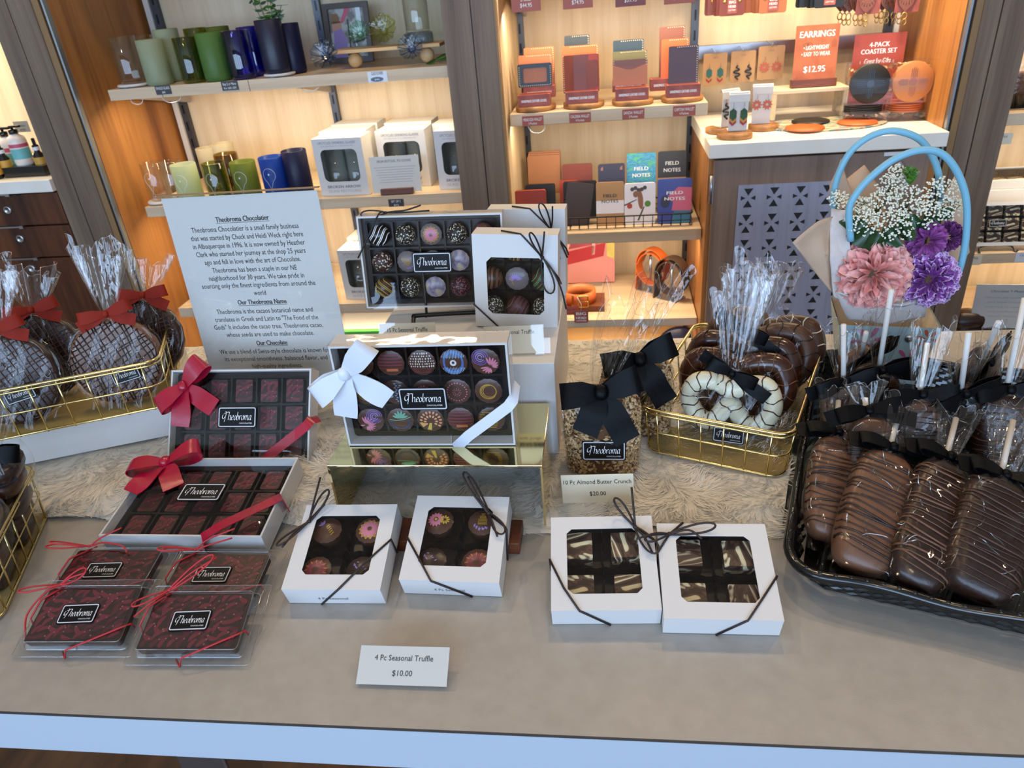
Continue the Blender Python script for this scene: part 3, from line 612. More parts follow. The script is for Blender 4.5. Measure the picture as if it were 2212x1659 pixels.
# --- the two red bowed boxes of chili squares
def chili(b, w, h, z, seed, n):
    rr = random.Random(seed); k = 0; nx, ny = n
    for i in range(nx):
        for j in range(ny):
            cx = -w / 2 + w * (i + .5 + rr.uniform(-.2, .2)) / nx; cy = -h / 2 + h * (j + .5 + rr.uniform(-.2, .2)) / ny; a = .75 + rr.uniform(-.5, .5) + (2.2 if rr.random() < .3 else 0); L = min(w / nx, h / ny) * .9; pts = []
            for q, ww in ((-1, 0), (-.5, .26), (0, .3), (.55, .26), (.9, .12), (1, 0)):
                t = q * L; pts.append((t, .28 * L * (1 - q * q), ww * L * 1.05))
            poly = [(t, o + ww) for t, o, ww in pts] + [(t, o - ww) for t, o, ww in pts[-2:0:-1]]
            P = [(cx + math.cos(a) * t - math.sin(a) * o, cy + math.sin(a) * t + math.cos(a) * o) for t, o in poly]
            P = [(max(-w / 2, min(w / 2, x)), max(-h / 2, min(h / 2, y))) for x, y in P]
            b.poly(P, z + (k % 5) * 2e-6, 'chili' if rr.random() < .6 else 'chili_dk'); k += 1
            if rr.random() < .8: q = L * .13; x, y = cx + math.cos(a) * L * .8, cy + math.sin(a) * L * .8; b.poly([(x + q * u, y + q * v) for u, v in circ(1, 6)], z + 2e-5, 'chilidot') if abs(x) < w / 2 - q and abs(y) < h / 2 - q else 0
for nm, M, lb, bp, br in (('upright', stand((-.478, .704, .777), 2, 35, -1) @ T(0, 0, -.026), 'red-bowed box of chili squares leaning back below the printed sign', (-.072, .102), 14),
                      ('lying', stand((-.472, .556, .790), 1.5, 82, -.5) @ T(0, 0, -.026), 'red-bowed box of chili squares lying almost flat behind the chili bars', (-.066, .108), -6)):
    t, cp = carton15(M, lb, 'satin_red', bp, 1.0, h=.026, bowrot=br, lid_bulge=.003)
    protos = [MB() for _ in range(4)]
    for q, b in enumerate(protos):
        b.prism(rrect(.0232, .030, .003, 3), 0, .0105, 'choc_dark'); chili(b, .0222, .029, .0106, 10 + q, (3, 4))
    ms = [b.obj('chili_chocolate') for b in protos]
    for j in range(3):
        for i in range(5):
            o = ms[(i + 2 * j) % 4]
            if (i + 5 * j) >= 4 or (i, j) not in ((0, 0), (2, 0), (1, 0), (3, 0)): o = o.copy(); COL.objects.link(o)
            o.matrix_world = M @ T(*cp[j][i], .0036)
            tag(o, 'chili printed chocolate square, %s of the %s row in the %s red-bowed box' % (NTH[i], ROW[j], 'leaning' if nm == 'upright' else 'lying'), 'chocolate', 'chili squares in the %s box' % nm)

# --- window boxes
def windowbox(M, label, w, d, h, win, name='window_box', nx=2, ny=2, cord=None, bowp=None, note=None, ring=None):
    t = thing(name, label, 'gift box', M); b = MB(); x = w / 2
    b.ring(rrect(w, d, .0005, 2, 0, d / 2), rrect(w - .001, d - .001, .0005, 2, 0, d / 2), 0, h - .0005, 'white_card'); b.box(-x + .0005, x - .0005, .0005, d - .0005, 0, .0006, 'white_card')
    wx0, wx1, wy0, wy1, ch = win
    b.fill([(-x, 0), (x, 0), (x, d), (-x, d)], [cham(wx1 - wx0, wy1 - wy0, ch, (wx0 + wx1) / 2, (wy0 + wy1) / 2)[::-1]], h - .0005, .0006, 'white_card')
    if note: b.poly([(-.026, -.0002), (.02, -.0002), (.02, .009), (-.026, .009)], 0, 'paper') if 0 else 0; b.T = T(-.002, -.0004, .011) @ RX(90); b.text(note, 0, -.003, .0, .0058, 'ink_grey', w=.031); b.T = Matrix()
    b.obj('carton', t)
    b = MB(); b.box(-x + .002, x - .002, .002, d - .002, .001, .0025, 'tray_dark')
    for i in range(nx + 1): q = -x + .003 + (w - .006) * i / nx; b.grid(lambda u, v: (q + .0009 * math.sin(u * 40), .003 + (d - .006) * u, .0025 + .0125 * v), 40, 2, 'tray_dark') if 0 < i < nx else b.box(q - .0008, q + .0008, .003, d - .003, .0025, .017, 'tray_dark')
    for j in range(ny + 1): q = .003 + (d - .006) * j / ny; b.grid(lambda u, v: (-x + .003 + (w - .006) * u, q + .0009 * math.sin(u * 40), .0025 + .0125 * v), 40, 2, 'tray_dark') if 0 < j < ny else b.box(-x + .003, x - .003, q - .0008, q + .0008, .0025, .017, 'tray_dark')
    b.obj('insert_tray', t)
    b = MB(); b.grid(lambda u, v: (wx0 - .003 + (wx1 - wx0 + .006) * u, wy0 - .003 + (wy1 - wy0 + .006) * v, h - .0012), 4, 4, 'window_film'); b.obj('window_film', t)
    if cord:
        b = MB()
        for p in cord: b.tube(p, .0011, 'cord_brown', 6)
        b.T = T(*bowp[0], h + .0006); cordbow(b, 'cord_brown', .0011, bowp[1], bowp[2]); b.obj('cord', t)
    cp = [[(-x + .003 + (w - .006) * (i + .5) / nx, d - .003 - (d - .006) * (j + .5) / ny) for i in range(nx)] for j in range(ny)]
    return t, cp
TW = (-.0345, .0345, .0165, .086, .005)
e = .0012; H4 = .027
A_ = T(-.276, .4955, .7606) @ RZ(2) @ RX(16); B_ = T(-.161, .5115, .7606) @ RZ(-.5) @ RX(16.5); C_ = T(-.0092, .4815, .7606) @ RZ(3.2) @ RX(17); D_ = T(.0935, .4745, .7606) @ RZ(1) @ RX(15.5)
z = H4 + .0012
ta, cp = windowbox(A_, 'white window box of four truffles beside the lying red-bowed box', .1, .1, H4, TW, cord=[[(.0512, .058, .0), (.0512, .056, z), (.03, .03, z), (.008, -.001, z), (-.016, -.0012, .0)], [(-.05, .066, z), (-.03, .1005, z)]],
    bowp=((-.0415, .078), ((62, .036, .005, .012), (232, .04, .006, .004)), [[(0, 0, .001), (.004, .02, .012), (.008, .042, .022)], [(0, 0, .001), (-.01, -.014, .004), (-.02, -.032, .002)]]), note='4 Pc Seasonal')
for (i, j, k) in ((0, 0, 'bee'), (1, 0, 'dahlia'), (0, 1, 'dahlia_brown'), (1, 1, 'flakes')):
    c = Cup(.0155, .0155, 'choc_mid' if k != 'flakes' else 'choc_dark', .003); deco(c, k)
    put(c.b, A_ @ T(*cp[j][i], .0026), 'truffle', 'truffle printed with %s, window box by the red-bowed box' % {'bee': 'a gold bee and violet wings', 'dahlia': 'a pink dahlia', 'dahlia_brown': 'a rust flower', 'flakes': 'tiny violet flecks'}[k], 'truffle', 'truffles in the box by the red ribbon')
tb_, cp = windowbox(B_, 'white window box of four truffles just in front of the gold stand', .1, .1, H4, TW, cord=[[(-.0512, .05, .0), (-.0512, .048, z), (-.03, .018, z), (-.017, -.001, z), (.02, -.0012, .0)], [(.03, .078, z), (.05, .062, z), (.0512, .06, z - .001), (.0512, .04, .001)], [(.012, .1005, z), (.03, .078, z)]],
    bowp=((.031, .078), ((128, .046, .006, .022), (305, .032, .007, .004)), [[(0, 0, .001), (-.012, .014, .012), (-.024, .032, .021)], [(0, 0, .001), (.006, -.014, .004), (.012, -.028, .002)]]), note='4 Pc Seasonal')
for (i, j, k) in ((0, 0, 'daisy'), (1, 0, 'skep'), (0, 1, 'flakes'), (1, 1, 'dahlia_brown')):
    c = Cup(.0155, .0155, 'choc_mid' if k != 'flakes' else 'choc_dark', .003); deco(c, k)
    put(c.b, B_ @ T(*cp[j][i], .0026), 'truffle', 'truffle printed with %s in the window box by the gold stand' % {'daisy': 'pink and yellow daisies', 'skep': 'a gold hive', 'dahlia_brown': 'a rust flower', 'flakes': 'faint violet flecks'}[k], 'truffle', 'truffles in the box by the gold stand')
tc, cp = windowbox(C_, 'white box of four marbled squares below the almond crunch card', .1, .1, H4, TW, cord=[[(-.0512, .056, .0), (-.0512, .052, z), (-.038, .022, z), (-.024, -.001, z), (.004, -.0012, .0)], [(.022, .1005, z), (.033, .086, z), (.0512, .07, z), (.0512, .07, 0)]],
    bowp=((.033, .086), ((128, .03, .006, .016), (300, .036, .008, .004)), [[(0, 0, .001), (-.001, .012, .014), (-.002, .03, .026)], [(0, 0, .001), (.008, -.014, .004), (.014, -.03, .002)]]))
SQ = lambda m: MB().prism(rrect(.0275, .029, .0012, 2), 0, .0145, m)
WORDS = ('cream and brown', 'pale striped', 'mixed brown', 'mostly cream'); WORDS2 = ('darkest', 'finely striped', 'boldly striped', 'cream streaked')
for q, (i, j) in enumerate(((0, 0), (1, 0), (0, 1), (1, 1))):
    put(SQ('swirl'), C_ @ T(*cp[j][i], .0026) @ RZ(90 * (q % 3)) , 'marbled_square', '%s marbled square, %s side of the box below the almond card' % (WORDS[q], ('back left', 'back right', 'front left', 'front right')[q]), 'chocolate', 'marbled squares in the box below the card')
td, cp = windowbox(D_, 'white box of four marbled squares closest to the black tray', .103, .1, H4, TW, cord=[[(.0527, .046, .0), (.0527, .043, z), (.036, .02, z), (.0205, -.001, z), (-.004, -.0012, .0)], [(-.026, .1005, z), (-.04, .087, z), (-.0517, .068, z), (-.0517, .066, 0)]],
    bowp=((-.04, .087), ((8, .044, .006, .006), (202, .026, .006, .004)), [[(0, 0, .001), (-.014, -.004, .008), (-.032, -.013, .012)], [(0, 0, .001), (.018, .002, .005), (.03, -.006, .002)]]))
for q, (i, j) in enumerate(((0, 0), (1, 0), (0, 1), (1, 1))):
    put(SQ('swirl_dark' if q in (0, 3) else 'swirl'), D_ @ T(*cp[j][i], .0026) @ RZ(90 * (q % 2) + 180), 'marbled_square', '%s marbled square, %s side of the box by the black tray' % (WORDS2[q], ('back left', 'back right', 'front left', 'front right')[q]), 'chocolate', 'marbled squares in the box by the tray')

# --- the nine-piece boxes on the tall riser
W9 = (-.036, .036, .018, .092, .006)
N1 = stand((-.123, .838, .9012), -2, 3, -2.5) @ T(0, 0, -.032); N2 = stand((-.118, .945, .9012), -2, 3, -1.5) @ T(0, 0, -.032)
z = .0332
n1, cp = windowbox(N1, 'white nine-truffle window box with dark cord, in front on the tall riser', .106, .121, .032, W9, nx=3, ny=3, cord=[[(-.0545, .034, 0), (-.0542, .03, z), (-.022, -.001, z), (-.01, -.0012, 0)], [(-.018, .1225, .02), (.008, .1222, z), (.034, .094, z), (.0542, .068, z), (.0545, .05, .002)]],
    bowp=((.034, .094), ((110, .036, .004, .014), (285, .045, .01, .008)), [[(0, 0, .001), (.002, .014, .008), (.004, .034, .01)], [(0, 0, .001), (.014, -.016, .006), (.024, -.04, .004), (.03, -.066, .002)]]))
K9 = [('s', 'speckle'), ('g', 0), ('s', 'speckle'), ('m', 0), ('c', 'lilac'), ('gr', 0), ('s', 'speckle'), ('w', 0), ('s', 'speckle')]
L9 = {'s': 'crumb coated truffle', 'g': 'gold drizzled truffle', 'm': 'milk chocolate truffle with dark lines', 'c': 'truffle printed with a lilac flower', 'gr': 'green drizzled truffle', 'w': 'wine red drizzled truffle'}
def nine(M, cp, where, rows=(0, 1, 2)):
    for j in rows:
        for i in range(3):
            k, v = K9[(3 * j + i) % 9]
            if k == 's': bb = piece_ball(.0145, v)
            elif k == 'c': c = Cup(.015, .015, 'hazed', .004); deco(c, v); bb = c.b
            else: bb = piece_ball(.0148, {'g': 'choc_mid', 'm': 'choc_milk', 'gr': 'choc_mid', 'w': 'choc_mid'}[k], {'g': 'drz_gold', 'm': 'choc_black', 'gr': 'drz_green', 'w': 'drz_wine'}[k], {'g': 80, 'm': 85, 'gr': 60, 'w': 55}[k], 7)
            put(bb, M @ T(cp[j][i][0], cp[j][i][1], .0026), 'truffle', L9[k] + ', %s in the %s row, %s' % (NTH[i], ROW[j], where), 'truffle', 'truffles in the ' + where)
nine(N1, cp, 'front nine-piece box')
n2, cp = windowbox(N2, 'white nine-truffle window box standing behind the other on the riser', .106, .121, .032, W9, nx=3, ny=3, cord=[[(-.02, .1225, .02), (.006, .1222, z), (.034, .094, z), (.0542, .068, z), (.0545, .05, .002)]],
    bowp=((.034, .094), ((108, .04, .006, .012), (290, .03, .005, .006)), [[(0, 0, .001), (.003, .014, .01), (.004, .034, .014)], [(0, 0, .001), (.012, -.014, .006), (.022, -.038, .004)], [(0, 0, .001), (.008, -.016, .006), (.012, -.04, .004)]]))
nine(N2, cp, 'rear nine-piece box', (0, 1))
# ---------------------------------------------------------------- chili bars in clear packs
def blister(M, label, loop, seed):
    t = thing('chocolate_bar_pack', label, 'chocolate bar', M)
    b = MB(); b.prism(rrect(.096, .056, .003, 3, 0, .036), .004, .0125, 'choc_dark'); b.prism(rrect(.09, .05, .003, 3, 0, .036), .0125, .013, 'choc_dark'); b.T = T(0, .036, 0); chili(b, .092, .052, .0131, seed, (10, 7)); b.obj('chocolate_bar', t)
    b = MB(); b.fill(rrect(.122, .08, .003, 3, 0, .038), [rrect(.106, .064, .005, 4, 0, .037)[::-1]], .0024, .0006, 'blister_film')
    A, B_2 = rrect(.106, .064, .005, 5, 0, .037), rrect(.1, .058, .004, 5, 0, .037); n = len(A)
    b.add([(x, y, .003) for x, y in A] + [(x, y, .0138) for x, y in B_2], [(i, (i + 1) % n, n + (i + 1) % n, n + i) for i in range(n)] + [tuple(range(n, 2 * n))], 'blister_film', False)
    b.tube([(x, y, .003) for x, y in A], .0006, 'glass_rim', 4, True); b.tube([(x, y, .0138) for x, y in B_2], .0004, 'glass_rim', 4, True); b.tube([(x, y, .003) for x, y in rrect(.122, .08, .003, 3, 0, .038)], .0005, 'glass_rim', 4, True); b.obj('clear_pack', t)
    b = MB(); b.T = T(-.004, .036, .0142) @ RZ(2); b.sticker(.038, .0205); b.obj('maker_label', t)
    b = MB(); r_ = .0009; zt = .0152
    b.tube([(.051, .028, .001), (.052, .027, zt - .004), (.046, .021, zt), (.0, .0, .0135), (-.004, -.004, .004), (-.012, .004, .001)], r_, 'cord_red', 6)
    b.tube([(-.055, .03, .002), (-.056, .034, zt - .006), (-.05, .05, zt), (-.03, .07, .012)], r_, 'cord_red', 6)
    b.T = T(-.035, .066, zt + .001); cordbow(b, 'cord_red', r_, loop[0], loop[1]); b.obj('cord', t); return t
lp = (((200, .036, .005, .01), (18, .03, .006, .012)), [[(0, 0, 0), (.01, .004, .006), (.026, .009, .008)], [(0, 0, 0), (-.012, -.01, .002), (-.024, -.03, -.004), (-.02, -.05, -.012)]])
lp2 = (((38, .05, .006, .012), (214, .034, .006, .006)), [[(0, 0, 0), (.02, .014, .008), (.042, .03, .01)], [(0, 0, 0), (-.012, -.014, .003), (-.03, -.024, -.006)]])
lp3 = (((195, .04, .006, .012), (200, .032, .004, .02)), [[(0, 0, 0), (.014, .006, .008), (.034, .016, .012)], [(0, 0, 0), (.016, .002, .004), (.04, -.002, .004), (.048, -.008, 0)]])
lp4 = (((192, .036, .006, .01), (205, .028, .005, .014)), [[(0, 0, 0), (.014, .008, .008), (.042, .018, .014)], [(0, 0, 0), (.016, .004, .004), (.04, .01, .008)]])
blister(T(-.532, .478, .7615) @ RZ(2) @ RX(8), 'clear packed chili bar tucked behind, closest to the front gold basket', lp3, 31)
blister(T(-.408, .476, .7615) @ RZ(1) @ RX(8), 'clear packed chili bar tucked behind, nearest the first truffle box', lp4, 32)
blister(T(-.513, .4175, .7615) @ RZ(3) @ RX(17), 'clear packed chili bar lying in front, closest to the gold basket', lp, 33)
blister(T(-.394, .4145, .7615) @ RZ(3) @ RX(17), 'clear packed chili bar lying in front, red cord slanting over its label', lp2, 34)

# ---------------------------------------------------------------- price cards and the printed sign
def price_card(M, label, lines, w, h, name='price_card', clear=True, paper='paper', depth=.02):
    t = thing(name, label, 'price card', M)
    b = MB(); b.box(-w / 2, w / 2, .001, h, 0, .0006, paper)
    for s_, y, wd in lines: b.text(s_, 0, y, .0009, h * .205, 'ink', w=wd)
    b.obj('card', t)
    if clear:
        b = MB(); b.box(-w / 2 - .001, w / 2 + .001, -.002, h + .0015, .0013, .0022, 'acrylic'); b.box(-w / 2 + .012, w / 2 + .008, -.002, h * .55, -.0016, -.0008, 'acrylic'); b.obj('acrylic_holder', t)
    return t
price_card(stand((-.186, .4012, .7625), 1.2, 60), 'price card for four-piece truffles lying alone near the table front edge', [('4 Pc Seasonal Truffle', .0212, .053), ('$10.00', .0085, .018)], .081, .0335)
price_card(stand(oz(1293, 1087, .7745), 0, 4, 2.2), 'cream price card for almond butter crunch resting against the clear bag', [('10 Pc Almond Butter Crunch', .0262, .074), ('$20.00', .011, .018)], .079, .038, paper='paper_cream', clear=False)
price_card(stand((-.2485, .772, .9015), 1, 14), 'cream card for fifteen-piece truffles in front of the black easel', [('15 Pc Seasonal Truffle', .0255, .05)], .07, .036, paper='paper_cream')
price_card(stand((-.117, .762, .9015), 1, 14), 'cream card for nine-piece truffles below the white window boxes', [('9 Pc Seasonal Truffle', .0245, .05)], .0705, .034, paper='paper_cream')
sg = thing('printed_sign', 'tall printed information sheet in clear acrylic stand telling the chocolatier story', 'sign', stand((-.4735, .862, .7765), -.3, 3.2, .4))
b = MB(); w, h = .2145, .302; b.box(-w / 2, w / 2, .004, h, 0, .0006, 'paper')
SG = [('Theobroma Chocolatier', 2, .268, .074), ('Theobroma Chocolatier is a small family business', 0, .2555, .150), ('that was started by Chuck and Heidi Weck right here', 0, .2445, .158), ('in Albuquerque in 1996. It is now owned by Heather', 0, .2335, .158), ('Clark who started her journey at the shop 25 years', 0, .2225, .155),
      ('ago and fell in love with the art of Chocolate.', 0, .2115, .137), ('Theobroma has been a staple in our NE', 0, .200, .121), ('neighborhood for 30 years. We take pride in', 0, .189, .137), ('sourcing only the finest ingredients from around the', 0, .178, .164), ('world', 0, .1665, .0175),
      ('Our Theobroma Name', 2, .1535, .071), ('Theobroma is the cacaos botanical name and', 0, .1405, .141), ('translates in Greek and Latin to "The Food of the', 0, .129, .152), ('Gods" It includes the cacao tree, Theobroma cacao,', 0, .1175, .161), ('whose seeds are used to make chocolate.', 0, .106, .130), ('Our Chocolate', 2, .0925, .046),
      ('We use a blend of Swiss-style chocolate is known for', 0, .080, .165), ('its exceptional smoothness, balanced flavor, and', 0, .0685, .155), ('high-quality ingredients.', 0, .057, .076)]
for s_, bd, y, wd in SG:
    b.text(s_, -.002, y, .0009, .0098, 'ink', w=wd, bold=.0004 if bd else 0)
    if bd: b.box(-.002 - wd / 2, -.002 + wd / 2, y - .0017, y - .0012, .0007, .00085, 'ink')
b.obj('paper_sheet', sg)
b = MB(); b.box(-w / 2 - .003, w / 2 + .003, 0, h + .003, .0014, .0034, 'acrylic'); b.box(-w / 2 - .003, w / 2 + .003, 0, h + .003, -.003, -.001, 'acrylic'); b.box(-w / 2 - .003, w / 2 + .003, 0, .003, -.075, .0034, 'acrylic')
b.box(-w / 2 - .003, w / 2 + .003, h + .003, h + .0042, -.003, .0034, 'edge_tan'); b.obj('acrylic_stand', sg)

# ---------------------------------------------------------------- gold wire baskets
frosted('gold_mesh', '#d8c690', .6, .4)
def basket(M, label, w, d, h, nx, ny, flare=.006, rad=.018, r=.0016, mids=1):
    t = thing('wire_basket', label, 'basket', M); cx, cy = w / 2, d / 2
    ring = lambda k, z: [(x, y, z) for x, y in rrect(w + 2 * flare * k, d + 2 * flare * k, rad, 5, cx, cy)]
    b = MB(); b.prism(rrect(w, d, rad, 5, cx, cy), .001, .002, 'gold_mesh'); b.tube(ring(0, .002), r, 'gold_wire', 8, True); b.obj('mesh_base', t)
    b = MB(); b.tube(ring(1, h), r * 1.35, 'gold_wire', 8, True); b.tube(ring(1.12, h - .0045), r * .8, 'gold_wire', 6, True); b.obj('rim', t)
    b = MB()
    for q in range(mids): k = (q + 1) / (mids + 1); b.tube(ring(k, h * k), r * .75, 'gold_wire', 6, True)
    f0 = lambda u: (rad + (w - 2 * rad) * u); g0 = lambda u: (rad + (d - 2 * rad) * u)
    for i in range(nx + 1):
        for s_ in (0, 1):
            x = f0(i / nx); y = s_ * d; b.tube([(x, y, 0), (x + (x / w - .5) * flare, y + (s_ * 2 - 1) * flare, h)], r * .75, 'gold_wire', 6)
    for j in range(ny + 1):
        for s_ in (0, 1):
            y = g0(j / ny); x = s_ * w; b.tube([(x, y, 0), (x + (s_ * 2 - 1) * flare, y + (y / d - .5) * flare, h)], r * .75, 'gold_wire', 6)
    b.obj('wire_sides', t); return t
MBR = T(.037, .7465, .773) @ RZ(-20.8); basket(MBR, 'gold wire basket holding bagged chocolate pretzels beside the almond crunch', .162, .24, .064, 5, 6)
MBL = T(-.587, .764, .8302) @ RZ(24) @ T(-.36, 0, 0); basket(MBL, 'gold wire basket on the white riser holding the wrapped chocolate discs', .36, .155, .07, 10, 4)
MBF = T(-.618, .452, .7625) @ RZ(23) @ T(-.16, 0, 0); basket(MBF, 'gold wire basket at the table end holding stacked chocolate bags', .16, .19, .066, 5, 6)

# ---------------------------------------------------------------- wrapped chocolate discs
def disc_bag(M, label, seed, R_=.058, dark='choc_dark', line='choc_milk', tuft_h=.075, rib=((1, 20), (-1, -8)), sticker=True, tilt_tuft=(0, 0)):
    t = thing('wrapped_chocolate_disc', label, 'chocolate', M)      # local: z faces the viewer, y up, disc stands on y = 0
    b = MB(); b.T = T(0, R_, 0); n = 60
    prof = [(.0001, -.007), (R_ * .97, -.007), (R_, -.004), (R_ * .995, .004), (R_ * .95, .008), (R_ * .88, .0085), (.0001, .0085)]
    b.lathe(prof, dark, n, lambda a, z: 1 + .012 * math.sin(17 * a) + .008 * math.sin(29 * a)); rr = random.Random(seed)
    for q in range(2):
        an = .5 + 1.45 * q + rr.uniform(-.1, .1)
        for i in range(-8, 9):
            o = i * R_ * .115 + rr.uniform(-.0015, .0015); hl = math.sqrt(max(0, (R_ * .94) ** 2 - o * o)); ca, sa = math.cos(an), math.sin(an)
            b.tube([(ca * s_ * hl - sa * (o + .0015 * math.sin(s_ * 3 + i)), sa * s_ * hl + ca * (o + .0015 * math.sin(s_ * 3 + i)), .0087 + .0004 * q) for s_ in (-1, -.6, -.2, .2, .6, 1)], .0009, line, 5)
    b.obj('chocolate_disc', t)
    b = MB(); ph = rr.uniform(0, 6)
    def body(u, v):
        a = TAU * u; yy = 2 * R_ * (-.04 + 1.12 * v); half = math.sqrt(max(0, 1 - (min(1, max(-1, (v * 1.12 - .54) / .56))) ** 2)) * (R_ * 1.1); half = max(half, .012 + .02 * max(0, v - .7) if v > .5 else R_ * .75 * (1 - v))
        if v > .82: half = half * (1 - (v - .82) / .18) + .012 * (v - .82) / .18
        return (half * math.cos(a) * (1 + .03 * math.sin(9 * a + ph + 5 * v)), yy, .0145 * math.sin(a) * (1 - .5 * v) * (1 + .3 * math.sin(13 * a + 9 * v + ph)) + .001)
    b.grid(body, 60, 18, 'cellophane_body', True, smooth=True); crease(b, body, 26, seed, v1=.78)
    b.T = T(0, R_ * 2.14, .0) @ RX(-90) @ RZ(180); tuft(b, 'cellophane', .009, .042, tuft_h, seed, 4, .5, skew=tilt_tuft); b.obj('cellophane_wrap', t)
    b = MB(); b.T = T(0, R_ * 2.12, .008); bow(b, 'rust_ribbon', .016, .034, ((205, .04, .004), (-18, .036, .004)), loops=rib, lift=.35); b.obj('ribbon_bow', t)
    if sticker: b = MB(); b.T = T(.012, R_ * .72, .0165) @ RZ(14); b.sticker(.036, .019); b.obj('maker_label', t)
    return t
disc_bag(stand((-.652, .768, .834), 17, 14, -4), 'cellophane wrapped lattice chocolate disc with rust ribbon, nearest the printed sign', 5, .058, 'choc_milk', 'choc_dark', .082)
disc_bag(stand((-.768, .715, .834), 22, 14, -5), 'cellophane wrapped dark lattice disc with rust ribbon, at the basket end by the drawers', 9, .060, 'choc_dark', 'choc_mid', .074)
disc_bag(stand((-.672, .835, .834), 12, 20, -14), 'wrapped chocolate disc half hidden behind the one nearest the printed sign', 12, .057, 'choc_dark', 'choc_mid', .05, sticker=False)
disc_bag(stand((-.785, .785, .834), 24, 16, -9), 'wrapped chocolate disc half hidden behind the dark lattice disc', 14, .058, 'choc_dark', 'choc_mid', .05, sticker=False)
# stacked chocolate bags in the front basket
def stack_bag(M, label, seed, n, bw=None):
    t = thing('bagged_chocolate_stack', label, 'chocolate', M); b = MB(); rr = random.Random(seed); z0 = .003
    for i in range(n):
        x, y = rr.uniform(-.004, .004), rr.uniform(-.004, .004); b.ball((x, y, z0 + .011), .03, .03, .0115, 'choc_mid' if i % 2 else 'choc_dark', 20, 8, .55); z0 += .0225
        if i == n - 1:
            for k in range(4): b.tube([(x - .02 + .012 * k, y - .02, z0 + .0015), (x - .016 + .012 * k, y + .01, z0 + .002), (x - .012 + .011 * k, y + .022, z0 + .001)], .0008, 'choc_dark', 5)
    b.obj('chocolates', t)
    b = MB(); b.grid(lambda u, v: ((.034 - .01 * max(0, v - .85) / .15) * sgn_pow(math.cos(TAU * u), .5) * (1 + .03 * math.sin(8 * u * TAU + 7 * v)), (.034 - .01 * max(0, v - .85) / .15) * sgn_pow(math.sin(TAU * u), .5), .001 + (z0 + .012) * v), 40, 10, 'cellophane_body', True, True)
    b.T = T(0, 0, z0 + .01); tuft(b, 'cellophane_z', .008, .03, .05, seed); b.obj('cellophane_bag', t)
    if bw: b = MB(); b.T = T(0, -.012, z0 + .012) @ RX(70); bow(b, 'satin_black', .02, .032, ((-60, .04, .002), (200, .04, .002))); b.obj('ribbon_bow', t)
    return t
stack_bag(MBF @ T(.126, .142, .003) @ RY(14), 'tall bag of stacked chocolates at the back of the table-end basket', 3, 5, True)
stack_bag(MBF @ T(.122, .068, .003) @ RY(12), 'shorter bag of stacked chocolates at the front of the table-end basket', 6, 4)

# ---------------------------------------------------------------- almond butter crunch bags
ramp_tex('almond_bits', 'cells', 150, ((0, '#5a3c22'), (.2, '#8f6c44'), (.45, '#b08a5c'), (.7, '#c8a678'), (.9, '#6a4428')), .6, bump=1.0, interp='CONSTANT')
mat('almond_light', '#d0b082', .6); mat('almond_mid', '#ad8858', .6); mat('almond_brown', '#5e3c22', .5)
def crunch_bag(M, label, seed, sticker=True, H=.112, w=.088, d=.06):
    t = thing('crunch_bag', label, 'bag of sweets', M); rr = random.Random(seed)
    def prof(v): return 1 - .04 * math.sin(v * 9) if v < .72 else (1 - .04 * math.sin(v * 9)) * (1 - ((v - .72) / .28) ** 2 * .78)
    def f(u, v, g=1.0, wob=.02):
        a = TAU * u; k = prof(v) * g; return (w / 2 * k * sgn_pow(math.cos(a), .55) * (1 + wob * math.sin(7 * a + 11 * v)), d / 2 * k * sgn_pow(math.sin(a), .55) * (1 + wob * math.sin(5 * a + 8 * v)), .002 + H * v)
    b = MB(); b.grid(lambda u, v: f(u, v * .86, .93 * (1 if v < .98 else .02)), 60, 30, 'almond_brown', True)
    for i in range(1500):
        u = rr.uniform(.48, 1.02); v = rr.uniform(.01, .86); p = Vector(f(u, v, .95)); q = Vector(f(u + .01, v, .95)) - p; s_ = Vector(f(u, v + .01, .95)) - p
        if q.length < 1e-7 or s_.length < 1e-7: continue
        q.normalize(); s_.normalize(); nn = q.cross(s_); a = rr.uniform(0, TAU); L, W_ = rr.uniform(.002, .0044), rr.uniform(.0013, .0025); x = q * math.cos(a) + s_ * math.sin(a); y = nn.cross(x); tl = nn * rr.uniform(.0002, .0016)
        b.add([p + x * L, p + y * W_ + tl, p - x * L + tl * .4, p - y * W_, p + nn * .0012 + tl], [(0, 1, 4), (1, 2, 4), (2, 3, 4), (3, 0, 4)], rr.choice(('almond_light', 'almond_mid', 'almond_light', 'almond_mid', 'almond_brown')))
    b.obj('almond_crunch', t, stuff=True)
    F = lambda u, v: f(u, v, 1.02, .035); b = MB(); b.grid(F, 48, 20, 'cellophane_body', True, True); crease(b, F, 18, seed, .54, .96); b.T = T(0, 0, H - .004) @ RY(10); tuft(b, 'cellophane_z', .011, .036, .1, seed, 3, .5, skew=(.014, .0)); b.obj('cellophane_bag', t)
    b = MB(); b.T = T(0, -d * .30, H - .004) @ RX(62); bow(b, 'satin_black', .03, .045, ((-62, .062, .006), (-112, .05, .004)), loops=((1, 20), (-1, -6)), lift=.4); b.obj('ribbon_bow', t)
    if sticker: b = MB(); b.T = T(.002, -d / 2 - .0015, .038) @ RX(88); b.sticker(.05, .0265); b.obj('maker_label', t)
    return t
crunch_bag(stand((-.014, .722, .7735), 0, 90) , 'clear bag of almond butter crunch with black bow, directly behind its price card', 21)
crunch_bag(stand((.028, .80, .7735), 8, 90), 'second clear bag of almond butter crunch, tucked behind the labelled one', 22, False)

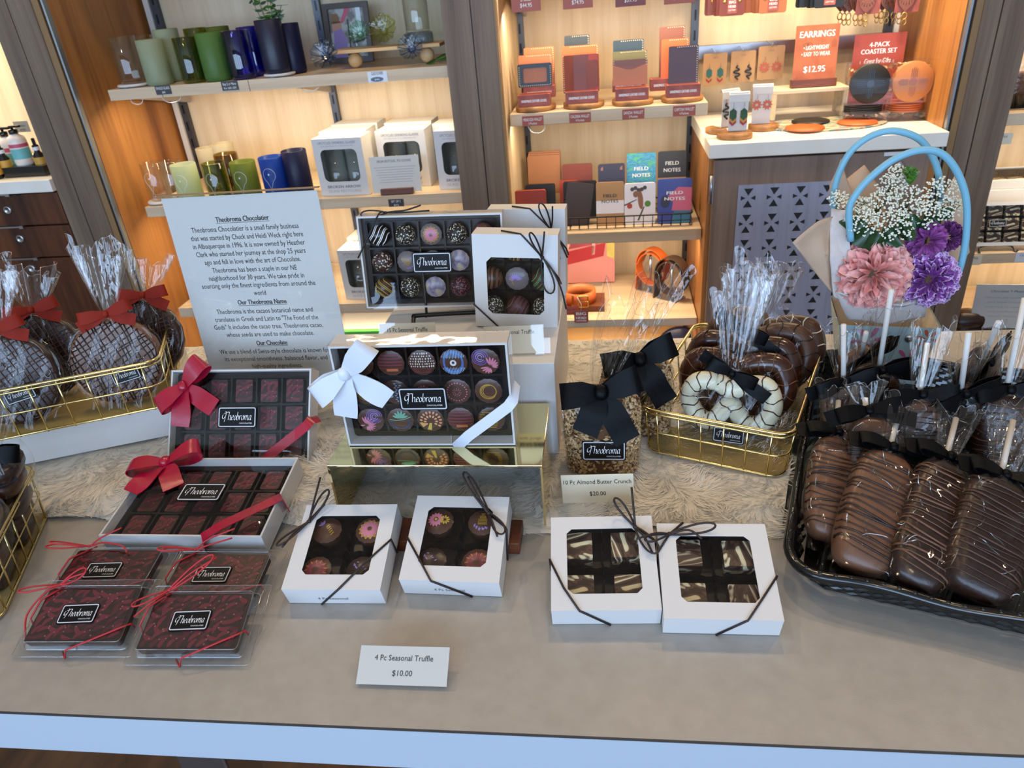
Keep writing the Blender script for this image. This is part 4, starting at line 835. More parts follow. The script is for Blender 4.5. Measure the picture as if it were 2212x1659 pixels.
# ---------------------------------------------------------------- bagged pretzels
def pretzel_bag(M, label, body, line, seed, s=1.0, tuft_h=.07, sticker=False, bowit=True, lean=(0, 0)):
    t = thing('pretzel_bag', label, 'pretzel', M); b = MB(); R_ = .0122 * s        # local: z towards the viewer, y up
    C_ = [(0, .03), (-.012, .058), (-.036, .066), (-.052, .048), (-.046, .02), (-.026, .006), (-.004, .026), (.016, .05), (.024, .06)]
    L_ = [(-.02, .062), (-.044, .06), (-.054, .036), (-.042, .012), (-.02, .008), (.0, .032), (.02, .008), (.042, .012), (.054, .036), (.044, .06), (.02, .062), (0, .054)]
    P = bez([(x * s, y * s + .012, .004 * math.sin(i * 1.9)) for i, (x, y) in enumerate(L_ + [L_[0]])], 6); b.tube(P, R_, body, 12)
    for i in range(2, len(P) - 1, 3):
        a, c = P[i], P[i - 1]; tt = (a - c).normalized(); n1 = tt.cross(Vector((0, 0, 1))).normalized()
        b.tube([a + (n1 * math.cos(q) + Vector((0, 0, 1)) * math.sin(q)) * R_ * 1.03 + tt * .002 * math.sin(3 * q + i) for q in (.1, .5, .9, 1.5, 2.1, 2.6, 3.0)], .0008, line, 5)
    b.obj('pretzel', t)
    b = MB(); ph = seed * 1.3
    F = lambda u, v: ((.066 * s * math.sin(math.pi * min(1, .25 + v * .62)) ** .6 * (1 - max(0, v - .78) / .22 * .82)) * math.cos(TAU * u) * (1 + .04 * math.sin(9 * TAU * u + ph + 6 * v)), -.004 + .1 * s * v, (.024 * s * (1 - .55 * v)) * math.sin(TAU * u) * (1 + .25 * math.sin(11 * TAU * u + 8 * v + ph)))
    b.grid(F, 60, 16, 'cellophane_body', True, True); crease(b, F, 26, seed)
    b.T = T(0, .092 * s, 0) @ RX(-90) @ RZ(180); tuft(b, 'cellophane', .009, .04, tuft_h, seed, 3, .5, skew=lean); b.obj('cellophane_bag', t)
    if bowit: b = MB(); b.T = T(0, .092 * s, .012); bow(b, 'satin_black', .016, .03, ((-32, .05, .004), (152, .042, .004)), loops=((1, -18), (-1, 24)), lift=.3); b.obj('ribbon_bow', t)
    if sticker: b = MB(); b.T = T(.004, .012, .0285); b.sticker(.036, .019); b.obj('maker_label', t)
    return t
mat('choc_white', '#d9d4b8', .35); mat('choc_glossy', '#3d1e12', .2, spec=.6)
pretzel_bag(MBR @ T(.086, .058, .006) @ RZ(6) @ RX(78), 'bagged white chocolate pretzel with brown stripes, frontmost in the gold basket', 'choc_white', 'choc_mid', 41, .92, .1, True, True)
pretzel_bag(MBR @ T(.084, .094, .006) @ RZ(3) @ RX(78), 'bagged dark chocolate pretzel directly behind the white striped one', 'choc_glossy', 'choc_milk', 42, 1.1, .08, bowit=False)
pretzel_bag(MBR @ T(.082, .132, .010) @ RZ(0) @ RX(78), 'bagged dark chocolate pretzel, third back in the gold basket', 'choc_glossy', 'choc_black', 43, 1.12, .08)
pretzel_bag(MBR @ T(.092, .172, .012) @ RZ(-6) @ RX(78), 'bagged chocolate pretzel, fourth back in the gold basket', 'choc_mid', 'choc_black', 44, 1.15, .06, bowit=False)
pretzel_bag(MBR @ T(.10, .208, .012) @ RZ(-10) @ RX(80), 'bagged pale streaked pretzel at the very back of the gold basket', 'choc_mid', 'choc_white', 45, 1.12, .05, bowit=False)

# ---------------------------------------------------------------- black woven tray with chocolate pops
MTR = T(.164, .531, .762) @ RZ(-17)
tr = thing('woven_tray', 'black glossy woven plastic tray crowded with wrapped chocolate pops', 'tray', MTR); tw_, td_ = .26, .45
b = MB(); b.prism(rrect(tw_ - .02, td_ - .02, .03, 5, tw_ / 2, td_ / 2), .001, .004, 'black_gloss'); b.obj('tray_floor', tr)
b = MB(); P0, P1 = rrect(tw_ - .016, td_ - .016, .03, 8, tw_ / 2, td_ / 2), rrect(tw_ + .012, td_ + .012, .036, 8, tw_ / 2, td_ / 2)
def dense(p, n):
    L = [0]; q = p + [p[0]]
    for a, c in zip(q, q[1:]): L.append(L[-1] + math.dist(a, c))
    out = []; j = 0
    for i in range(n):
        s_ = L[-1] * i / n
        while L[j + 1] < s_: j += 1
        k = (s_ - L[j]) / max(1e-9, L[j + 1] - L[j]); out.append((q[j][0] + (q[j + 1][0] - q[j][0]) * k, q[j][1] + (q[j + 1][1] - q[j][1]) * k))
    return out
N = 220; A, B2 = dense(P0, N), dense(P1, N)
def wall(u, v):
    i = int(round(u * N)) % N; k = v; x, y = A[i][0] + (B2[i][0] - A[i][0]) * k, A[i][1] + (B2[i][1] - A[i][1]) * k
    ox, oy_ = B2[i][0] - A[i][0], B2[i][1] - A[i][1]; l_ = math.hypot(ox, oy_) + 1e-6; w_ = .0016 * math.sin(i * math.pi * .5 + (v * 6 // 1) * math.pi)
    return (x + ox / l_ * w_, y + oy_ / l_ * w_, .003 + .028 * v)
b.grid(wall, N, 12, 'black_gloss', True, False); b.obj('woven_side', tr)
b = MB(); RIM = [(x, y, .031 + .0025 * math.sin(i * TAU * 11 / N)) for i, (x, y) in enumerate(B2)]; b.tube(RIM, .0052, 'black_gloss', 8, True)
for i in range(0, N, 2):
    x, y, z_ = RIM[i]; b.ball((x, y, z_ + .0042), .0024, .0024, .0016, 'black_gloss', 8, 5)
b.obj('beaded_rim', tr)
def pop(bt, tp, w, th, label, seed, body='choc_milk', line='choc_dark', stick=.075, tuft_h=.06, bows=((1, 8), (-1, -14)), flip=0):
    """chocolate bar on a paper stick; bt and tp are the two ends of the bar in space"""
    bt, tp = Vector(bt), Vector(tp); ax = (tp - bt); L = ax.length; y = ax.normalized(); z_ = Vector((0, -.75, .66)); z_ = (z_ - y * z_.dot(y)).normalized(); x = y.cross(z_)
    M = Matrix(((x.x, y.x, z_.x, bt.x), (x.y, y.y, z_.y, bt.y), (x.z, y.z, z_.z, bt.z), (0, 0, 0, 1)))
    t = thing('chocolate_pop', label, 'chocolate pop', M, None); rr = random.Random(seed)
    b = MB(); b.ball((0, L / 2, 0), w / 2, L / 2, th / 2, body, 28, 20, .55, lambda p: 1 + .03 * noise.noise(p * 2 + Vector((seed, 0, 0))))
    n = int(L / .0068)
    for i in range(n):
        yy = L * (.1 + .82 * (i + rr.uniform(-.35, .35)) / n); k = (2 * yy / L - 1); e_ = (1 - abs(k) ** 3.6) ** .27; q = []; sl = rr.uniform(-.004, .004) - .002
        for j in range(9):
            a = math.pi * (j / 8); q.append((w / 2 * e_ * 1.02 * sgn_pow(math.cos(a), .55), yy + sl * math.cos(a) + .001 * math.sin(3 * a + i), th / 2 * e_ * 1.05 * sgn_pow(math.sin(a), .55)))
        b.tube(q, rr.choice((.0005, .0006, .0011)), line, 5)
    b.obj('chocolate', t)
    b = MB(); b.tube([(0, L - .01, 0), (0, L + stick, -.002)], .0028, 'stick_white', 10); b.obj('stick', t)
    b = MB(); ph = seed * .7
    F = lambda u, v: ((w / 2 + .003) * sgn_pow(math.cos(TAU * u), .6) * (1 + .03 * math.sin(8 * TAU * u + 9 * v + ph)) * (1 if v < .8 else 1 - ((v - .8) / .2) ** 1.5 * .78), -.006 + (L + .014) * v, (th / 2 + .003) * sgn_pow(math.sin(TAU * u), .6) * (1 + .16 * math.sin(12 * TAU * u + 13 * v + ph)) * (1 if v < .8 else 1 - ((v - .8) / .2) ** 1.5 * .7))
    b.grid(F, 56, 18, 'cellophane_body', True, True); crease(b, F, 22, seed)
    b.T = T(0, L + .006, 0) @ RX(-90) @ RZ(180); tuft(b, 'cellophane', .007, .026, tuft_h, seed, 3, .7); b.obj('cellophane_bag', t)
    b = MB(); b.T = T(0, L + .006, .006) @ RX(-14); bow(b, 'satin_black', .017, .034, ((-14 + flip, .046, .003), (194 - flip, .044, .003)), loops=bows, lift=.32); b.obj('ribbon_bow', t)
    return t
G = oz
pop(G(1789, 1168, .784), G(1806, 950, .838), .050, .034, 'milk chocolate pop leaning at the tray corner nearest the gold basket', 61, stick=.05, tuft_h=.055)
pop(G(1850, 1236, .790), G(1918, 985, .846), .058, .036, 'milk chocolate pop lying in front, second from the gold basket', 62, stick=.058)
pop(G(1968, 1272, .790), G(2040, 1005, .842), .054, .036, 'dark striped pop lying in front, third from the gold basket', 63, 'choc_dark', 'choc_milk', .062)
pop(G(2098, 1294, .790), G(2158, 1045, .840), .064, .038, 'widest dark striped pop lying in front, furthest from the gold basket', 64, 'choc_dark', 'choc_mid', .078, .075)
pop(G(1880, 1105, .785), G(1872, 900, .865), .048, .034, 'dark pop wedged behind the two milk chocolate ones', 65, 'choc_mid', 'choc_black', .02, .03)
pop(G(1820, 960, .79), G(1822, 828, .868), .046, .034, 'milk chocolate pop with ribbon hanging over the tray side, second row', 66, 'choc_mid', 'choc_dark', .07, .06)
pop(G(1960, 1010, .80), G(1985, 862, .87), .05, .036, 'crumb speckled dark pop in the second row of the tray', 67, 'choc_mid', 'choc_black', .06, .07)
pop(G(1880, 905, .80), G(1898, 800, .872), .046, .034, 'small milk chocolate pop whose tall stick tilts toward the flowers', 68, 'choc_mid', 'choc_dark', .105, .075)
pop(G(2058, 960, .80), G(2075, 850, .875), .05, .036, 'dark pop in the second row behind the third front one', 69, 'choc_dark', 'choc_black', .08, .055)
pop(G(2140, 1000, .80), G(2172, 850, .875), .052, .036, 'dark pop in the second row by the tray end', 70, 'choc_dark', 'choc_mid', .10, .06)
pop(G(1845, 830, .80), G(1862, 765, .868), .046, .034, 'milk chocolate pop in the back row under the flower pail', 71, 'choc_mid', 'choc_dark', .05, .05)
pop(G(2090, 840, .80), G(2120, 780, .868), .05, .036, 'dark pop at the very back of the tray', 72, 'choc_dark', 'choc_mid', .10, .055)
# ---------------------------------------------------------------- flower pail
mat('pail_print', '#b9d3d8', .5); mat('pail_inside', '#d8cdb8', .6); mat('handle_blue', '#7fb9cf', .4); mat('kraft', '#c7a88c', .6, mix=('#bd9d82', 30, .3, .7)); mat('tissue', '#d9cdc6', .7, mix=('#c9bdb8', 60, .35, .65)); mat('leaf_dark', '#1f3a1c', .35, mix=('#2f5226', 30, .3, .7)); mat('leaf_fresh', '#4f7f2a', .45)
mat('stem_green', '#57693a', .6); mat('floret', '#e6e6d4', .6); mat('flower_pink', '#f6a096', .55, mix=('#ffcfc6', 60, .35, .7)); mat('flower_pink_deep', '#cf7076', .55); mat('flower_violet', '#a55fb0', .55, mix=('#7a3288', 90, .4, .65)); mat('flower_edge', '#d9b6de', .55); mat('flower_plum', '#a0559a', .5, mix=('#7c3a78', 60, .4, .7)); mat('flower_plum_dark', '#6d3468', .5)
mat('print_pink', '#d56a9c', .5); mat('print_orange', '#d9694a', .5)
MP = T(.368, .965, .7645) @ RZ(-8)
pl = thing('flower_pail', 'pale blue flower print paper pail with two blue loop handles behind the tray', 'flower pail', MP)
b = MB(); b0, b1 = [(-.046, -.04), (.046, -.04), (.046, .04), (-.046, .04)], [(-.062, -.05), (.062, -.05), (.062, .05), (-.062, .05)]
b.add([(x, y, 0) for x, y in b0] + [(x, y, .09) for x, y in b1], [(0, 1, 5, 4), (1, 2, 6, 5), (2, 3, 7, 6), (3, 0, 4, 7), (0, 3, 2, 1)], 'pail_print')
b.add([(x * .96, y * .96, .002) for x, y in b0] + [(x * .97, y * .97, .09) for x, y in b1], [(4, 5, 1, 0), (5, 6, 2, 1), (6, 7, 3, 2), (7, 4, 0, 3), (0, 1, 2, 3)], 'pail_inside')
for cx, cy, m, q in ((-.022, .068, 'print_pink', .024), (-.04, .028, 'print_orange', .026), (.03, .04, 'print_pink', .02), (.048, .074, 'print_orange', .016)):
    for i in range(6):
        a = TAU * i / 6 + cx * 40; P = [(cx + math.cos(a) * q * k - math.sin(a) * w_ * q, cy + math.sin(a) * q * k + math.cos(a) * w_ * q) for k, w_ in ((.15, 0), (.5, .13), (.85, .12), (1, 0), (.85, -.12), (.5, -.13))]
        b.add([(max(-.055, min(.058, x)), -.04 - .01 * max(.01, min(.088, z_)) / .09 - .0006, max(.01, min(.088, z_))) for x, z_ in P], [tuple(range(6))], m)
b.obj('paper_pail', pl)
b = MB(); b.ball((.026, -.0495, .074), .006, .003, .006, 'steel', 14, 8); b.obj('snap_button', pl)
for nm, yy, P in (('handle', .925, [(1838, 520), (1834, 455), (1850, 418), (1882, 382), (1930, 345), (1985, 325), (2030, 330), (2062, 362), (2084, 415), (2089, 470), (2083, 540), (2066, 600), (2040, 650)]),
                  ('handle', .985, [(1806, 500), (1800, 430), (1812, 375), (1840, 325), (1885, 292), (1935, 283), (1985, 300), (2014, 338), (2029, 385), (2030, 440), (2024, 500)])):
    b = MB(); b.tube(bez([MP.inverted() @ oy(x, y, yy) for x, y in P], 6), .0043, 'handle_blue', 10); b.obj(nm, pl)
def sheet(name, pts, yd, m, label, cat, th=.0006):
    """wrapping sheet: outline points (px, py, depth), gently crumpled"""
    P = [oy(x, y, d_) for x, y, d_ in pts]; c = sum(P, Vector()) / len(P); b = MB(); n = len(P); R_ = 7; vs = []
    for k in range(R_ + 1):
        for i in range(n * 4):
            a, q = P[i // 4], P[(i // 4 + 1) % n]; e_ = a + (q - a) * (i % 4 / 4); p = c + (e_ - c) * (k / R_); p = p + Vector((0, .006 * noise.noise(p * 30), .003 * noise.noise(p * 40 + Vector((3, 1, 2))))); vs.append(p)
    N4 = n * 4; b.add(vs, [(k * N4 + i, k * N4 + (i + 1) % N4, (k + 1) * N4 + (i + 1) % N4, (k + 1) * N4 + i) for k in range(R_) for i in range(N4)], m, True)
    o = b.obj(name); s_ = o.modifiers.new('thickness', 'SOLIDIFY'); s_.thickness = th; return tag(o, label, cat)
sheet('wrapping_paper', [(1711, 523, .925), (1768, 480, .935), (1800, 470, .95), (1812, 560, .94), (1808, 640, .925), (1790, 622, .92)], .94, 'kraft', 'folded kraft wrap corner sticking out toward the perforated door', 'wrapping paper')
sheet('wrapping_paper', [(1792, 400, 1.02), (1816, 344, 1.03), (1820, 395, 1.03), (1867, 359, 1.04), (1902, 410, 1.03), (1925, 520, .99), (1850, 560, .97), (1800, 500, .98)], 1.0, 'kraft', 'kraft wrap rising behind the white blossoms, under the handle', 'wrapping paper')
sheet('wrapping_paper', [(2040, 410, .99), (2068, 372, 1.0), (2088, 455, .98), (2096, 545, .965), (2060, 588, .95), (2010, 650, .94), (2020, 500, .96)], .97, 'kraft', 'kraft wrap along the pillar side of the bouquet', 'wrapping paper')
sheet('tissue_paper', [(1796, 452, .955), (1832, 456, .94), (1836, 520, .93), (1846, 585, .918), (1836, 655, .912), (1802, 640, .915), (1792, 560, .925)], .94, 'tissue', 'folded white tissue at the door side of the bouquet', 'tissue paper', .004)
sheet('tissue_paper', [(1806, 632, .912), (1850, 652, .906), (1910, 662, .902), (1985, 654, .906), (2008, 640, .91), (1996, 684, .912), (1910, 700, .912), (1832, 690, .914)], .91, 'tissue', 'white tissue curving under the pink carnation', 'tissue paper', .004)
def carnation(c, r, m1, m2, label, seed, n=44, squash=.75, face=(-.15, -.8, .3)):
    rr = random.Random(seed); b = MB(); f_ = Vector(face).normalized(); q = Vector((0, 0, 1)).rotation_difference(f_).to_matrix().to_4x4(); b.T = T(c) @ q
    for i in range(n):
        k = (i + .5) / n; th = math.acos(1 - k * 1.15) if k < .95 else 1.6; ph = i * 2.39996; w_ = .42 + .22 * (1 - k); ph2 = rr.uniform(0, 6); L = r * rr.uniform(.88, 1.06)
        def pet(u, v):
            s_ = (u - .5) * 2; rad = L * (.25 + .75 * v); a = ph + s_ * w_ * (.4 + .75 * v); t_ = th + .16 * math.sin(s_ * 7 + ph2) * v + .22 * v * v * (.3 if i % 2 else -.15)
            edge = 1 + .035 * math.sin(s_ * 34) * (v > .92); return (rad * edge * math.sin(t_) * math.cos(a), rad * edge * math.sin(t_) * math.sin(a), rad * edge * math.cos(t_) * squash)
        b.grid(pet, 16, 5, m1, False)
        b.grid(lambda u, v: tuple(Vector(pet(u, .9 + .13 * v)) * 1.004), 16, 1, m2, False)
    return tag(b.obj('carnation'), label, 'flower')
carnation(oy(1882, 590, .925), .045, 'flower_pink', 'flower_pink', 'large pink carnation low in the pail bouquet', 1, 60)
carnation(oy(2003, 602, .92), .035, 'flower_violet', 'flower_edge', 'ruffled violet carnation with pale edges beside the pink one', 2, 46)
carnation(oy(2002, 520, .93), .023, 'flower_plum', 'flower_plum', 'small mauve carnation above the violet one', 3, 22, .9)
carnation(oy(2045, 512, .945), .019, 'flower_plum_dark', 'flower_plum', 'dark plum carnation bud against the kraft wrap', 4, 18, 1.0)
carnation(oy(1848, 512, .95), .013, 'flower_plum', 'flower_edge', 'tiny plum bloom peeking out by the tissue roll', 5, 14)
def leaf(P, w, m, label, yw=(0, -1, .25)):
    C = bez([oy(*p) for p in P], 6); n = len(C); b = MB()
    b.strip(C, [((C[min(i + 1, n - 1)] - C[max(0, i - 1)]).cross(Vector(yw))) + Vector((0, .012 * math.sin(i), 0)) for i in range(n)], [max(.001, w * math.sin(math.pi * min(1, (i + .3) / n)) ** .7) for i in range(n)], m, .0004); return tag(b.obj('leaf'), label, 'leaf')
leaf([(1818, 452, .95), (1845, 492, .935), (1885, 520, .925), (1925, 532, .925)], .034, 'leaf_dark', 'broad dark leaf under the blossoms at the tissue roll side')
leaf([(1900, 545, .925), (1930, 510, .925), (1968, 488, .93), (2005, 482, .935)], .040, 'leaf_dark', 'broad dark leaf above the pink carnation')
leaf([(1990, 500, .935), (2022, 480, .94), (2055, 448, .95)], .026, 'leaf_dark', 'narrow dark leaf above the mauve carnation')
for i, (x, y) in enumerate(((2040, 540), (2050, 552), (2030, 556))): leaf([(2005, 550, .93), ((2005 + x) / 2, y + 1, .928), (x, y, .928)], .006, 'leaf_fresh', ('spiky green leaf pointing to the kraft wrap, topmost', 'spiky green leaf below the plum bud', 'spiky green leaf touching the violet carnation')[i])
def umbel(c, r, label, seed, n=60, face=(-.1, -.6, .7)):
    rr = random.Random(seed); b = MB(); q = Vector((0, 0, 1)).rotation_difference(Vector(face).normalized()).to_matrix().to_4x4(); b.T = T(c) @ q
    for i in range(n):
        k = math.sqrt((i + .5) / n); a = i * 2.39996 + rr.uniform(-.2, .2); p = Vector((r * k * math.cos(a), r * k * math.sin(a), r * .42 * (1 - k * k) + rr.uniform(-.001, .001)))
        s_ = rr.uniform(.0013, .0021)
        for j in range(3): o = p + Vector((rr.uniform(-1, 1), rr.uniform(-1, 1), rr.uniform(-.3, .3))) * s_ * 1.1; b.ball(o, s_ * .8, s_ * .8, s_ * .5, 'floret', 6, 4)
        if i % 4 == 0: b.tube([(0, 0, -r * .9), p * .5 + Vector((0, 0, -r * .35)), p], .00045, 'stem_green', 4)
    b.tube([(0, 0, -r * .9), (0, 0, -r * 2)], .0012, 'stem_green', 5); return tag(b.obj('blossom_sprig'), label, 'flower', None)
for i, (x, y, d_, r_, lb) in enumerate(((1864, 478, .93, .021, 'white blossom head nearest the tissue roll, lowest'), (1812, 432, .96, .013, 'little white blossom head poking out past the handle foot'), (1932, 486, .925, .023, 'white blossom head right above the pink carnation leaves'), (1900, 444, .95, .022, 'white blossom head in the middle left of the cluster'),
        (1962, 436, .945, .024, 'white blossom head in the very middle of the cluster'), (2004, 462, .935, .02, 'white blossom head above the mauve carnation'), (2036, 412, .95, .02, 'white blossom head highest toward the pillar'), (2058, 452, .945, .017, 'white blossom head touching the kraft wrap by the pillar'), (1925, 405, .97, .018, 'greenish white blossom head at the back below the green bud'), (1858, 445, .965, .016, 'white blossom head behind the handle, upper edge'), (1938, 376, .985, .013, 'topmost greenish blossom head beside the green bud'))):
    umbel(oy(x, y, d_), r_, lb, 70 + i, int(2600 * r_))
b = MB(); rr = random.Random(6)
for i in range(26): a, h_ = i * 2.4, rr.uniform(0, 1); b.T = T(oy(1966, 388 - 20 * (h_ - .5), .97)) @ RZ(a * 57) @ RX(rr.uniform(30, 70)); b.strip([(0, 0, 0), (0, .006, .001), (0, .013, 0)], (1, 0, 0), [.003, .008, .002], 'leaf_fresh')
tag(b.obj('green_bud'), 'bright green leafy bud topping the bouquet', 'flower')
# ---------------------------------------------------------------- display bays: uprights, shelves, goods
def X(px, py, y): return oy(px, py, y).x
for i, (x, lb) in enumerate(((-1.442, 'slotted metal upright in the corner beside the walnut panel of the glassware bay'), (-.908, 'slotted metal upright in the middle of the glassware bay'), (-.275, 'slotted metal upright beside the centre pillar, leather bay'), (.251, 'slotted metal upright between the wallets and the earring counter'), (.803, 'slotted metal upright in the corner behind the hanging keyrings'), (-1.80, 'slotted metal upright above the lotion bottles'))):
    t = thing('shelf_upright', lb, 'shelf upright', T(x, 2.462, 0)); b = MB(); b.box(-.011, .011, -.012, .006, 0, 2.6, 'steel_dark')
    for k in range(40): z = .1 + k * .055; b.box(-.003, .003, -.0126, -.0119, z, z + .028, 'black_metal')
    b.obj('channel', t)
    if i in (0, 2, 4): s_ = -1 if i == 0 else 1; b = MB(); b.box(-.03 if i == 0 else (-.03 if i == 2 else .012), -.012 if i == 0 else (-.012 if i == 2 else .025), -.02, .006, 0, 2.6, 'strip_pale' if i != 2 else 'wood_cream'); b.obj('edge_strip', t)
def shelf(x0, x1, z, th, label, labels=(), y0=2.06, brackets=(), seams=(), y1=2.449):
    t = thing('shelf', label, 'shelf', T(0, 0, 0)); b = MB(); b.box(x0, x1, y0, y1, z - th, z, 'wood_shelf')
    for s_ in seams: b.box(s_ - .0008, s_ + .0008, y0 - .0004, y0, z - th, z, 'seam_brown')
    b.obj('board', t, bev=.0015)
    for x in brackets:
        b = MB(); b.prism([(2.10, z - th), (2.449, z - th), (2.449, z - th - .06), (2.44, z - th - .06)], x - .004, x + .004, 'steel'); o = b.obj('bracket', t)
        for v in o.data.vertices: v.co = Vector((v.co.z, v.co.x, v.co.y))
    for (px, py, w, h, bg, fg, ln) in labels:
        x = X(px, py, y0); zc = oy(px, py, y0).z; b = MB(); b.T = T(x, y0 - .0006, zc) @ RX(90); b.box(-w / 2, w / 2, -h / 2, h / 2, 0, .001, bg)
        for s_, yy, ww in ln: b.text(s_, 0, h * yy, .0013, h * (.42 if yy > -.1 else .34), fg, w=ww * w)
        b.obj('price_label', t)
    return t
mat('label_charcoal', '#3b3a3c', .5); mat('label_red', '#a4523f', .5); mat('label_red_dark', '#7d3d38', .5); mat('label_white', '#dfe2e6', .4); mat('oval_blue', '#56647c', .4)
S1, S2, S3, SW, SN, SB, SCN = 1.106, .768, .430, .972, .632, .354, .882
sh1 = shelf(-1.425, -.432, S1, .029, 'top shelf of the glassware bay with tumblers and glass flowers', ((353, 194, .047, .024, 'label_charcoal', 'white_ink', (('SINGLE GLASS', .05, .86), ('$40', -.38, .2))), (497, 185, .049, .024, 'label_charcoal', 'white_ink', (('Buy 2 or More', .06, .8), ('For 20% OFF', -.36, .75))), (816, 166, .055, .027, 'label_white', 'ink', (('GLASS FLOWERS', .2, .6),))), brackets=(-1.41, -.908), seams=(-1.262, -.998))
b = MB(); b.T = T(X(815, 171, 2.06), 2.0586, oy(815, 171, 2.06).z) @ RX(90); b.prism([(x * .018, y * .006) for x, y in circ(1, 20)], .0008, .0014, 'oval_blue'); b.text('$40', 0, -.0025, .0016, .006, 'white_ink', w=.013); b.obj('label_oval', sh1)
sh2 = shelf(-1.429, -.43, S2, .032, 'middle shelf of the glassware bay with mugs and boxed glasses', ((856, 438, .046, .022, 'label_charcoal', 'white_ink', (('SET OF 2', .06, .62), ('$72', -.4, .32))),), brackets=(-1.41, -.908))
sh3 = shelf(-1.428, -.43, S3, .034, 'lower shelf of the glassware bay behind the printed sign', (), brackets=(-1.41, -.908))
shelf(-1.428, -.43, .12, .034, 'bottom deck of the glassware bay near the floor', ())
shelf(-1.428, -.43, 1.53, .03, 'upper shelf of the glassware bay above the picture frame', ())
RD = 'label_red'
shelf(-.2735, .253, SW, .032, 'wallet shelf in the leather bay with four red price tags', tuple((px, py, .058, .026, RD, 'white_ink', ((a, .0, .88), (c, -.36, .4))) for px, py, a, c in ((1151, 261, 'MENDOZA WALLET', '3 Pockets'), (1253, 254, 'CALDERA WALLET', '4 Pockets'), (1368, 246, 'SANDIA WALLET', '2 Pockets'), (1478, 239, 'CAPITAN WALLET', '6 Pockets'))), brackets=(-.255, .24))
shelf(-.2735, .253, SN, .033, 'notebook shelf in the leather bay', (), brackets=(-.255, .24))
shelf(-.2735, .253, SB, .026, 'belt shelf in the leather bay', (), brackets=(-.255, .24))
shelf(-.2735, .253, 1.288, .036, 'highest leather bay shelf, cut off at the photo top, with large red tags', tuple((px, py, .075, .04, m_, 'white_ink', ((c, .1, .34), (a, -.25, .4))) for px, py, a, c, m_ in ((1136, 6, '$44.95', '2 Pockets', RD), (1248, -1, '$74.95', '4 Pockets', RD), (1362, -6, '$39.95', '2 Pockets', 'label_red_dark'), (1468, -12, '$64.95', '6 Pockets', RD))), brackets=(-.255, .24))
shelf(-.2735, .253, .06, .04, 'bottom deck of the leather bay', ())
for px, py, y, pts, lb in ((300, 208, 2.1, ((-.03, 0), (-.028, -.018), (-.012, -.026), (.005, -.02), (.012, 0)), 'thin white light cable looped under the glassware shelf end'), (365, 203, 2.1, ((-.03, 0), (-.02, -.02), (.002, -.028), (.03, -.02), (.034, .0)), 'thin white light cable looped beside the first shelf bracket'), (675, 190, 2.1, ((-.04, 0), (-.02, -.012), (.0, -.012), (.02, -.002)), 'thin light cable under the middle of the glassware shelf'), (1160, 275, 2.1, ((-.025, 0), (-.015, -.016), (.005, -.02), (.02, -.012), (.022, 0)), 'thin grey light cable looped under the wallet shelf')):
    p = oy(px, py, y); b = MB(); b.tube(bez([(p.x + a, y, p.z + c + .004) for a, c in pts], 6), .0013, 'white_plastic', 5); tag(b.obj('light_cable'), lb, 'cable')

# --- glassware
def tumbler(px, py, y, zs, tpx, tpy, r, m, label, name='tumbler', etch=False, z0=0, kind='glass'):
    p = oy(px, py, y); h = oy(tpx, tpy, y).z - zs - z0; t = thing(name, label, 'glass', T(p.x, y, zs + z0 + .0004)); b = MB()
    b.lathe([(.0001, 0), (r * .86, 0), (r * .97, .004), (r, .012), (r, h - .0015), (r - .0015, h), (r - .003, h - .001), (r - .0032, .014), (r * .8, .008), (.0001, .008)], m, 36); b.obj('glass_body', t)
    if etch:
        b = MB(); P = []
        for i in range(19): a = math.radians(-60 + 300 * i / 18); P.append((r * .55 * math.cos(a), h * .6 + r * .55 * math.sin(a)))
        P = [(.006, h * .14)] + P[::-1] + [(-.006, h * .14)]
        w = lambda x, z: (x, -math.sqrt(max(1e-9, (r + .0004) ** 2 - x * x)), z)
        b.tube([w(x * .9, z) for x, z in P], .0005, 'etch', 4); b.ball(w(0, h * .62), .0028, .0008, .0028, 'etch', 8, 6)
        for k in range(3): b.tube([w(-.005, h * (.06 + .04 * k)), w(.005, h * (.06 + .04 * k))], .0006, 'etch', 4)
        b.obj('etched_motif', t)
    return t
def slab(px, py, y, zs, r, label, m='white_card', name='coaster_slab', th=.009):
    p = oy(px, py, y); b = MB(); b.lathe([(.0001, .003), (r * .95, .003), (r, .006), (r, th - .002), (r * .96, th), (.0001, th)], m, 28)
    for k in range(3): b.ball((r * .6 * math.cos(2.1 * k), r * .6 * math.sin(2.1 * k), .002), .006, .006, .002, m, 8, 4)
    return tag(b.obj(name, M=T(p.x, y, zs)), label, 'coaster')
F1, F2 = 2.105, 2.19
slab(288, 175, F1, S1, .046, 'pale stone slab under the clear tumbler at the walnut end')
tumbler(288, 170, F1, S1, 268, 78, .036, 'glass_clear', 'clear tumbler on the pale stone slab', z0=.01)
tumbler(345, 172, 2.1, S1, 325, 85, .036, 'frost_pale', 'pale frosted tumbler in front, beside the clear one'); tumbler(382, 160, F2, S1, 352, 63, .035, 'frost_pale', 'taller pale frosted tumbler in the back row'); tumbler(326, 160, F2, S1, 310, 76, .034, 'glass_clear', 'second clear tumbler behind the one on the slab')
tumbler(421, 168, 2.1, S1, 398, 80, .034, 'glass_olive', 'glossy olive green tumbler in the front row'); tumbler(445, 156, F2, S1, 423, 60, .033, 'glass_olive', 'glossy olive green tumbler in the back row'); tumbler(492, 154, F2, S1, 475, 57, .032, 'frost_olive', 'matte olive tumbler in the back row')
